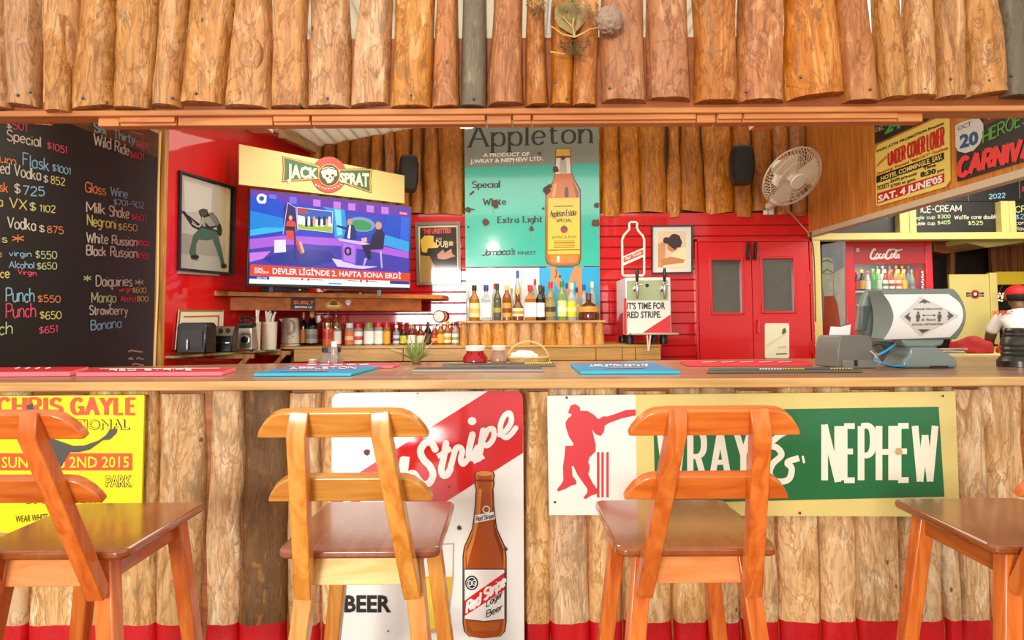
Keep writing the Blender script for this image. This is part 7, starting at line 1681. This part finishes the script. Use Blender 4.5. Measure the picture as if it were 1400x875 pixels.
# yellow board with round emblem
YY = 6.0
t = thing('yellow_board', 'yellow upright board with small round emblem behind the till', 'board', (wx(1330, YY), YY, 0)); PYb = wallp(YY)
ym = mat('kitchen_yellow', '#d8c878', .4, var=.06, scale=5)
mb = MB(); mb.box(wx(1299, YY), wx(1353, YY), YY, YY + .03, .02, at(1330, 375, YY).z, ym); mb.box(wx(1353, YY) + .002, wx(1363, YY), YY - .012, YY + .04, .02, at(1330, 373, YY).z, ym); mb.build('panel', t, bevel=.004)
A = Art(PYb); c = (1333, 402.5)
A.poly([(1321, 399.5), (1333, 401), (1345, 399.5), (1345, 406), (1333, 404.5), (1321, 406)], flat('#3a2c18', .4), 0); A.ell(*c, 6.5, 6, flat('#a8381c', .4), 1); A.ell(*c, 4, 4, ink, 2); A.ell(c[0], c[1] - .5, 2.6, 2.6, flat('#d8cdb8', .4), 3); A.text('JACK', 1322, 404.3, 1328, 404.2, 2.4, flat('#d8cdb8', .4), 3, bold=.03); A.text('SPRAT', 1338, 404.3, 1344.5, 404.3, 2.4, flat('#d8cdb8', .4), 3, bold=.03); A.build('emblem', t)
mb = MB(); mb.box(wx(1363, 6.1), 5.9, 6.10, 6.13, at(1380, 389, 6.1).z, at(1380, 371.5, 6.1).z, mat('kitchen_yellow2', '#c6a81c', .45)); struct(mb.build('trim_6'))
mb = MB()
for k in range(6): mb.box(wx(1357 + 9 * k, 6.6) + .003, wx(1357 + 9 * (k + 1), 6.6) - .003, 6.6, 6.64, at(1380, 373, 6.6).z, at(1380, 326, 6.6).z, wood('kitchen_planks', '#96561e', '#6a3810', .5, 'Z'))
struct(mb.build('wall_planks'))
t = thing('hood', 'rounded brown wooden hood hanging beside the fridge', 'hood', tuple(at(1300, 347, 6.4)))
mb = MB(); mb.prism([at(x, y, 6.3) for x, y in [(1278, 328), (1322, 328), (1316, 338), (1306, 345), (1292, 347), (1278, 344)]], (0, .5, 0), wood('hood_wood', '#a8642c', '#85481a', .4, 'X')); mb.build('body', t, bevel=.006)
mb = MB(); mb.bar(at(1300, 346, 6.45), at(1300, 480, 6.45), .05, .05, wood('post_brown', '#96561e', '#6a3810', .5, 'Z')); mb.build('post', t)
mb = MB(); mb.prism([at(1322, 332, 6.0), at(1350, 338.5, 6.0), at(1400, 331, 6.0), at(1470, 326, 6.0), at(1470, 322, 6.0), at(1322, 326, 6.0)], (0, .5, 0), ym); struct(mb.build('trim_7'))
t = thing('light_string', 'cluster of small warm lights behind the person in the red cap', 'lights', tuple(at(1368, 408, 6.0))); rnd = random.Random(9); wm = em('#ffe2b0')
for k in range(10):
    mb = MB(); mb.ball(at(1364.5 + rnd.uniform(0, 10), 400 + rnd.uniform(0, 12), 6.0), .010, .010, .010, wm, 8, 6); mb.build('bulb', t)
mb = MB(); mb.tube([at(1372, 388, 6.115)] + [at(1363 + 1.4 * k, 401 + 5 * math.sin(k * 1.9) + 4, 6.012) for k in range(10)], .003, mat('cable_dark', '#5a4a30', .5), 6); mb.build('wire', t)
# ================================================================ person behind the ledge
def skinned(name, joints, edges, m, parent, sub=2, root=0):
    """one continuous surface grown around connected joints: joints = [(Vector, rx, ry)]"""
    me = bpy.data.meshes.new(name); me.from_pydata([tuple(j[0]) for j in joints], edges, []); o = bpy.data.objects.new(name, me); COL.objects.link(o)
    md = o.modifiers.new('skin', 'SKIN'); md.use_smooth_shade = True; md.branch_smoothing = .4
    for v, j in zip(me.skin_vertices[0].data, joints): v.radius = (j[1], j[2])
    for i, v in enumerate(me.skin_vertices[0].data): v.use_root = (i == root)
    s_ = o.modifiers.new('sub', 'SUBSURF'); s_.levels = sub; s_.render_levels = sub
    bpy.context.view_layer.update()
    nm = bpy.data.meshes.new_from_object(o.evaluated_get(bpy.context.evaluated_depsgraph_get())); bpy.data.objects.remove(o)
    wo = worig(parent); nm.transform(Matrix.Translation(-wo)); nm.materials.clear(); nm.materials.append(m)
    nm.polygons.foreach_set('use_smooth', [True] * len(nm.polygons))
    o = bpy.data.objects.new(name, nm); COL.objects.link(o); o.parent = parent
    return o
Yp_ = 5.22; bx_p = at(1405, 438, Yp_).x
per = thing('person', 'person in white shirt with red lettering and red cap, back turned, leaning over kitchen work', 'person', (bx_p, Yp_, 0))
fw_ = Vector((.38, .92, 0)).normalized(); rt_ = Vector((fw_.y, -fw_.x, 0)); b0 = Vector((bx_p, Yp_, 0))
def J(r, f, z): return b0 + rt_ * r + fw_ * f + Vector((0, 0, z * .982))
skm = mat('skin_brown', '#6e4228', .45, var=.08); shm = mat('shirt_white', '#dcd6cc', .75, var=.05, bump=.2, scale=9); trm = mat('trousers_dark', '#2b2c34', .8); capm_ = mat('cap_red', '#d41216', .6)
jt = [(J(0, 0, .90), .13, .10), (J(0, .03, 1.05), .115, .09), (J(0, .08, 1.22), .13, .095), (J(0, .12, 1.34), .08, .07), (J(0, .165, 1.41), .048, .05), (J(0, .20, 1.46), .06, .065), (J(0, .215, 1.515), .068, .078), (J(0, .215, 1.56), .05, .06)]
ed = [(i, i + 1) for i in range(7)]
def addj(parent_i, chain):
    k = parent_i
    for c in chain:
        jt.append(c); ed.append((k, len(jt) - 1)); k = len(jt) - 1
    return k
for s_ in (-1, 1):
    w_ = addj(3, [(J(s_ * .165, .11, 1.325), .052, .052), (J(s_ * .215, .14, 1.20), .045, .045), (J(s_ * .225, .21, 1.07), .036, .036), (J(s_ * .18, .34, 1.075), .032, .03), (J(s_ * .14, .44, 1.085), .024, .02), (J(s_ * .125, .49, 1.085), .034, .014)])
    for k, (o_, L_) in enumerate(((-.026, .066), (-.009, .076), (.009, .072), (.026, .056))):
        addj(w_, [(J(s_ * (.125 + o_), .525, 1.085), .009, .009), (J(s_ * (.125 + o_), .525 + L_ * .5, 1.080), .0085, .0085), (J(s_ * (.125 + o_), .525 + L_ * .85, 1.066), .007, .007)])
    addj(w_, [(J(s_ * .085, .495, 1.082), .010, .010), (J(s_ * .065, .53, 1.076), .008, .008)])
    addj(0, [(J(s_ * .09, .0, .82), .085, .085), (J(s_ * .10, .02, .48), .055, .058), (J(s_ * .10, -.02, .10), .038, .04), (J(s_ * .11, .10, .035), .036, .028), (J(s_ * .115, .17, .025), .026, .018)])
skinned('body', jt, ed, skm, per)
st_ = [(J(0, -.005, .86), .155, .13), (J(0, .02, 1.03), .145, .118), (J(0, .065, 1.20), .165, .122), (J(0, .10, 1.32), .12, .09), (J(0, .145, 1.385), .068, .064)]
se = [(0, 1), (1, 2), (2, 3), (3, 4)]
for s_ in (-1, 1):
    k = len(st_); st_ += [(J(s_ * .165, .105, 1.325), .064, .062), (J(s_ * .208, .135, 1.235), .058, .056), (J(s_ * .215, .15, 1.195), .056, .055)]; se += [(3, k), (k, k + 1), (k + 1, k + 2)]
shirt = skinned('shirt', st_, se, shm, per)
tj = [(J(0, 0, .90), .14, .115)]; te = []
for s_ in (-1, 1):
    k = len(tj); tj += [(J(s_ * .09, 0, .80), .10, .10), (J(s_ * .10, .02, .48), .072, .075), (J(s_ * .10, -.02, .12), .058, .06)]; te += [(0, k), (k, k + 1), (k + 1, k + 2)]
skinned('trousers', tj, te, trm, per)
hc = J(0, .215, 1.520)
mb = MB(); mb.ball(hc + Vector((0, 0, .022)) - fw_ * .004, .084, .094, .072, capm_, 24, 14)
mb.v = [(v[0], v[1], max(v[2], hc.z + .012)) for v in mb.v]
br = hc + Vector((0, 0, .018)); P_ = [br + rt_ * (.075 * math.cos(a)) + fw_ * (.06 + .11 * math.sin(a)) for a in [math.pi * i / 12 for i in range(13)]]
mb.prism(P_, (0, 0, .008), capm_); mb.build('cap', per, sharp=60)
mb = MB(); mb.ball(hc - fw_ * .012 + Vector((0, 0, -.004)), .082, .090, .058, mat('hair_black', '#15110f', .8, bump=.4, scale=90), 20, 12); mb.build('hair', per, sharp=80)
mb = MB()
for s_ in (-1, 1):
    mb.ball(hc + rt_ * (.082 * s_) + Vector((0, 0, -.012)), .012, .02, .03, skm, 10, 8); mb.ball(hc + fw_ * .080 + rt_ * (.03 * s_) + Vector((0, 0, -.004)), .012, .010, .008, WHITE, 10, 6); mb.ball(hc + fw_ * .088 + rt_ * (.03 * s_) + Vector((0, 0, -.004)), .006, .005, .006, ink, 8, 6)
mb.ball(hc + fw_ * .092 + Vector((0, 0, -.026)), .015, .020, .022, skm, 12, 8); mb.ball(hc + fw_ * .078 + Vector((0, 0, -.062)), .028, .014, .010, mat('lips', '#5a2a20', .4), 12, 6); mb.ball(hc + fw_ * .05 + Vector((0, 0, -.055)), .055, .045, .045, skm, 14, 10)
mb.build('face', per, sharp=80)
# lettering printed across the shirt back, laid on the cloth
from mathutils.bvhtree import BVHTree
sv_ = [shirt.parent.location + v.co for v in shirt.data.vertices]; bvh = BVHTree.FromPolygons(sv_, [tuple(p.vertices) for p in shirt.data.polygons])
class OnCloth(Art):
    def __init__(s): s.mb = MB(); s.k = 0
def _cl(x, y, off=0.0):
    d = ray(x, y); h = bvh.ray_cast(CAM, d.normalized())
    return (h[0] - d.normalized() * (.003 + off)) if h[0] is not None else at(x, y, Yp_ - .05)
OnCloth.p = type('P', (), {'pt': staticmethod(_cl)})
A = OnCloth(); A.text('JACKSPRAT', 1356, 430, 1385, 430.5, 6.2, flat('#e0503a', .6), 0, bold=.05); A.build('shirt_lettering', per)

# ================================================================ dried sea fan decoration nailed to the canopy
Yd = YC - .085
t = thing('dried_sea_fan', 'dried brown sea fan, twigs and coral lump nailed on the canopy at top centre', 'decoration', tuple(at(785, 55, Yd)))
rnd = random.Random(12); PFn = wallp(Yd)
def fan(mb, root, ang, spread, L_, m, depth, w_=1.0):
    segs = 0; stack = [(root, ang, L_, 0)]
    while stack:
        (x, y), a, l, d = stack.pop()
        x2, y2 = x + math.cos(a) * l, y - math.sin(a) * l
        mb.tube([PFn.pt(x, y, .012 * math.sin(x * .3) + .004 * d), PFn.pt(x2, y2, .012 * math.sin(x2 * .3) + .004 * d)], [max(.0007, .0028 * w_ * .72 ** d), max(.0006, .0028 * w_ * .72 ** (d + 1))], m, 4, cap=False)
        if d < depth:
            for k in range(2 if d else 4): stack.append(((x2, y2), a + (rnd.uniform(-spread, spread) if d else (k - 1.5) * spread * .8), l * rnd.uniform(.72, .9), d + 1))
sf = mat('sea_fan_tan', '#a08a5a', .7, var=.2, scale=60); sfd = mat('sea_fan_dark', '#5c4a2a', .7, var=.2, scale=60); sfl = mat('twig_pale', '#c9a865', .7, var=.15)
mb = MB(); fan(mb, (785, 52), 1.75, .5, 11, sf, 7, .9); fan(mb, (785, 52), 1.35, .5, 10, sf, 7, .9)
rr_ = [(x / 9.72 + 720, y / 9.72) for x, y in [(400, 60), (560, 30), (690, 90), (745, 170), (760, 260), (700, 370), (620, 460), (540, 420), (430, 350), (375, 250), (370, 130)]]
mb.prism([PFn.pt(x, y, .0) for x, y in rr_], (0, .003, 0), mat('sea_fan_web', '#a08a56', .8, var=.35, scale=90, bump=.5)); mb.build('upper_fan', t)
mb = MB(); fan(mb, (785, 54), -1.6, .55, 7, sfd, 6, .8); fan(mb, (785, 54), -2.3, .5, 6, sfd, 5, .8); fan(mb, (785, 54), -.9, .5, 6, sfd, 5, .8); mb.build('lower_fan', t)
mb = MB()
for L in ([(785, 54), (798, 48), (806, 43), (818, 41)], [(785, 54), (768, 50), (756, 41), (750, 38)], [(785, 53), (783, 42), (776, 34), (768, 26)], [(782, 40), (784, 28)], [(792, 12), (800, 13), (812, 19)], [(812, 0), (818, 10), (820, 18)], [(780, 0), (795, 4), (806, 2)], [(752, 74), (765, 76), (772, 77)]): mb.tube([PFn.pt(*p, .02) for p in L], [.0032, .0028, .0024, .0018][:len(L)], sfl, 6)
mb.build('twigs', t)
mb = MB(); fan(mb, (742, -4), -1.3, .7, 6, sf, 5, .8); fan(mb, (730, -6), -1.7, .7, 5, sfl, 5, .7); fan(mb, (738, 4), -2.2, .8, 6, sfd, 5, .8); mb.build('moss_tuft', t)
mb = MB(); c = PFn.pt(831.5, 31, .02); mb.ball(c, .047, .035, .047, mat('coral_lump', '#a58a76', .85, var=.4, scale=70, bump=1.0), 40, 28, fn=lambda d: 1 + .16 * noise.noise(d * 3.2) + .13 * noise.noise(d * 8.0)); mb.build('coral_lump', t, sharp=180)
mb = MB(); mb.tube([PFn.pt(753, 2, .01), PFn.pt(751, 20, .014), PFn.pt(750, 48, .01)], [.0055, .005, .0035], mat('twig_silver', '#b9b2ac', .5, var=.3, scale=80), 8); mb.build('pale_stick', t)
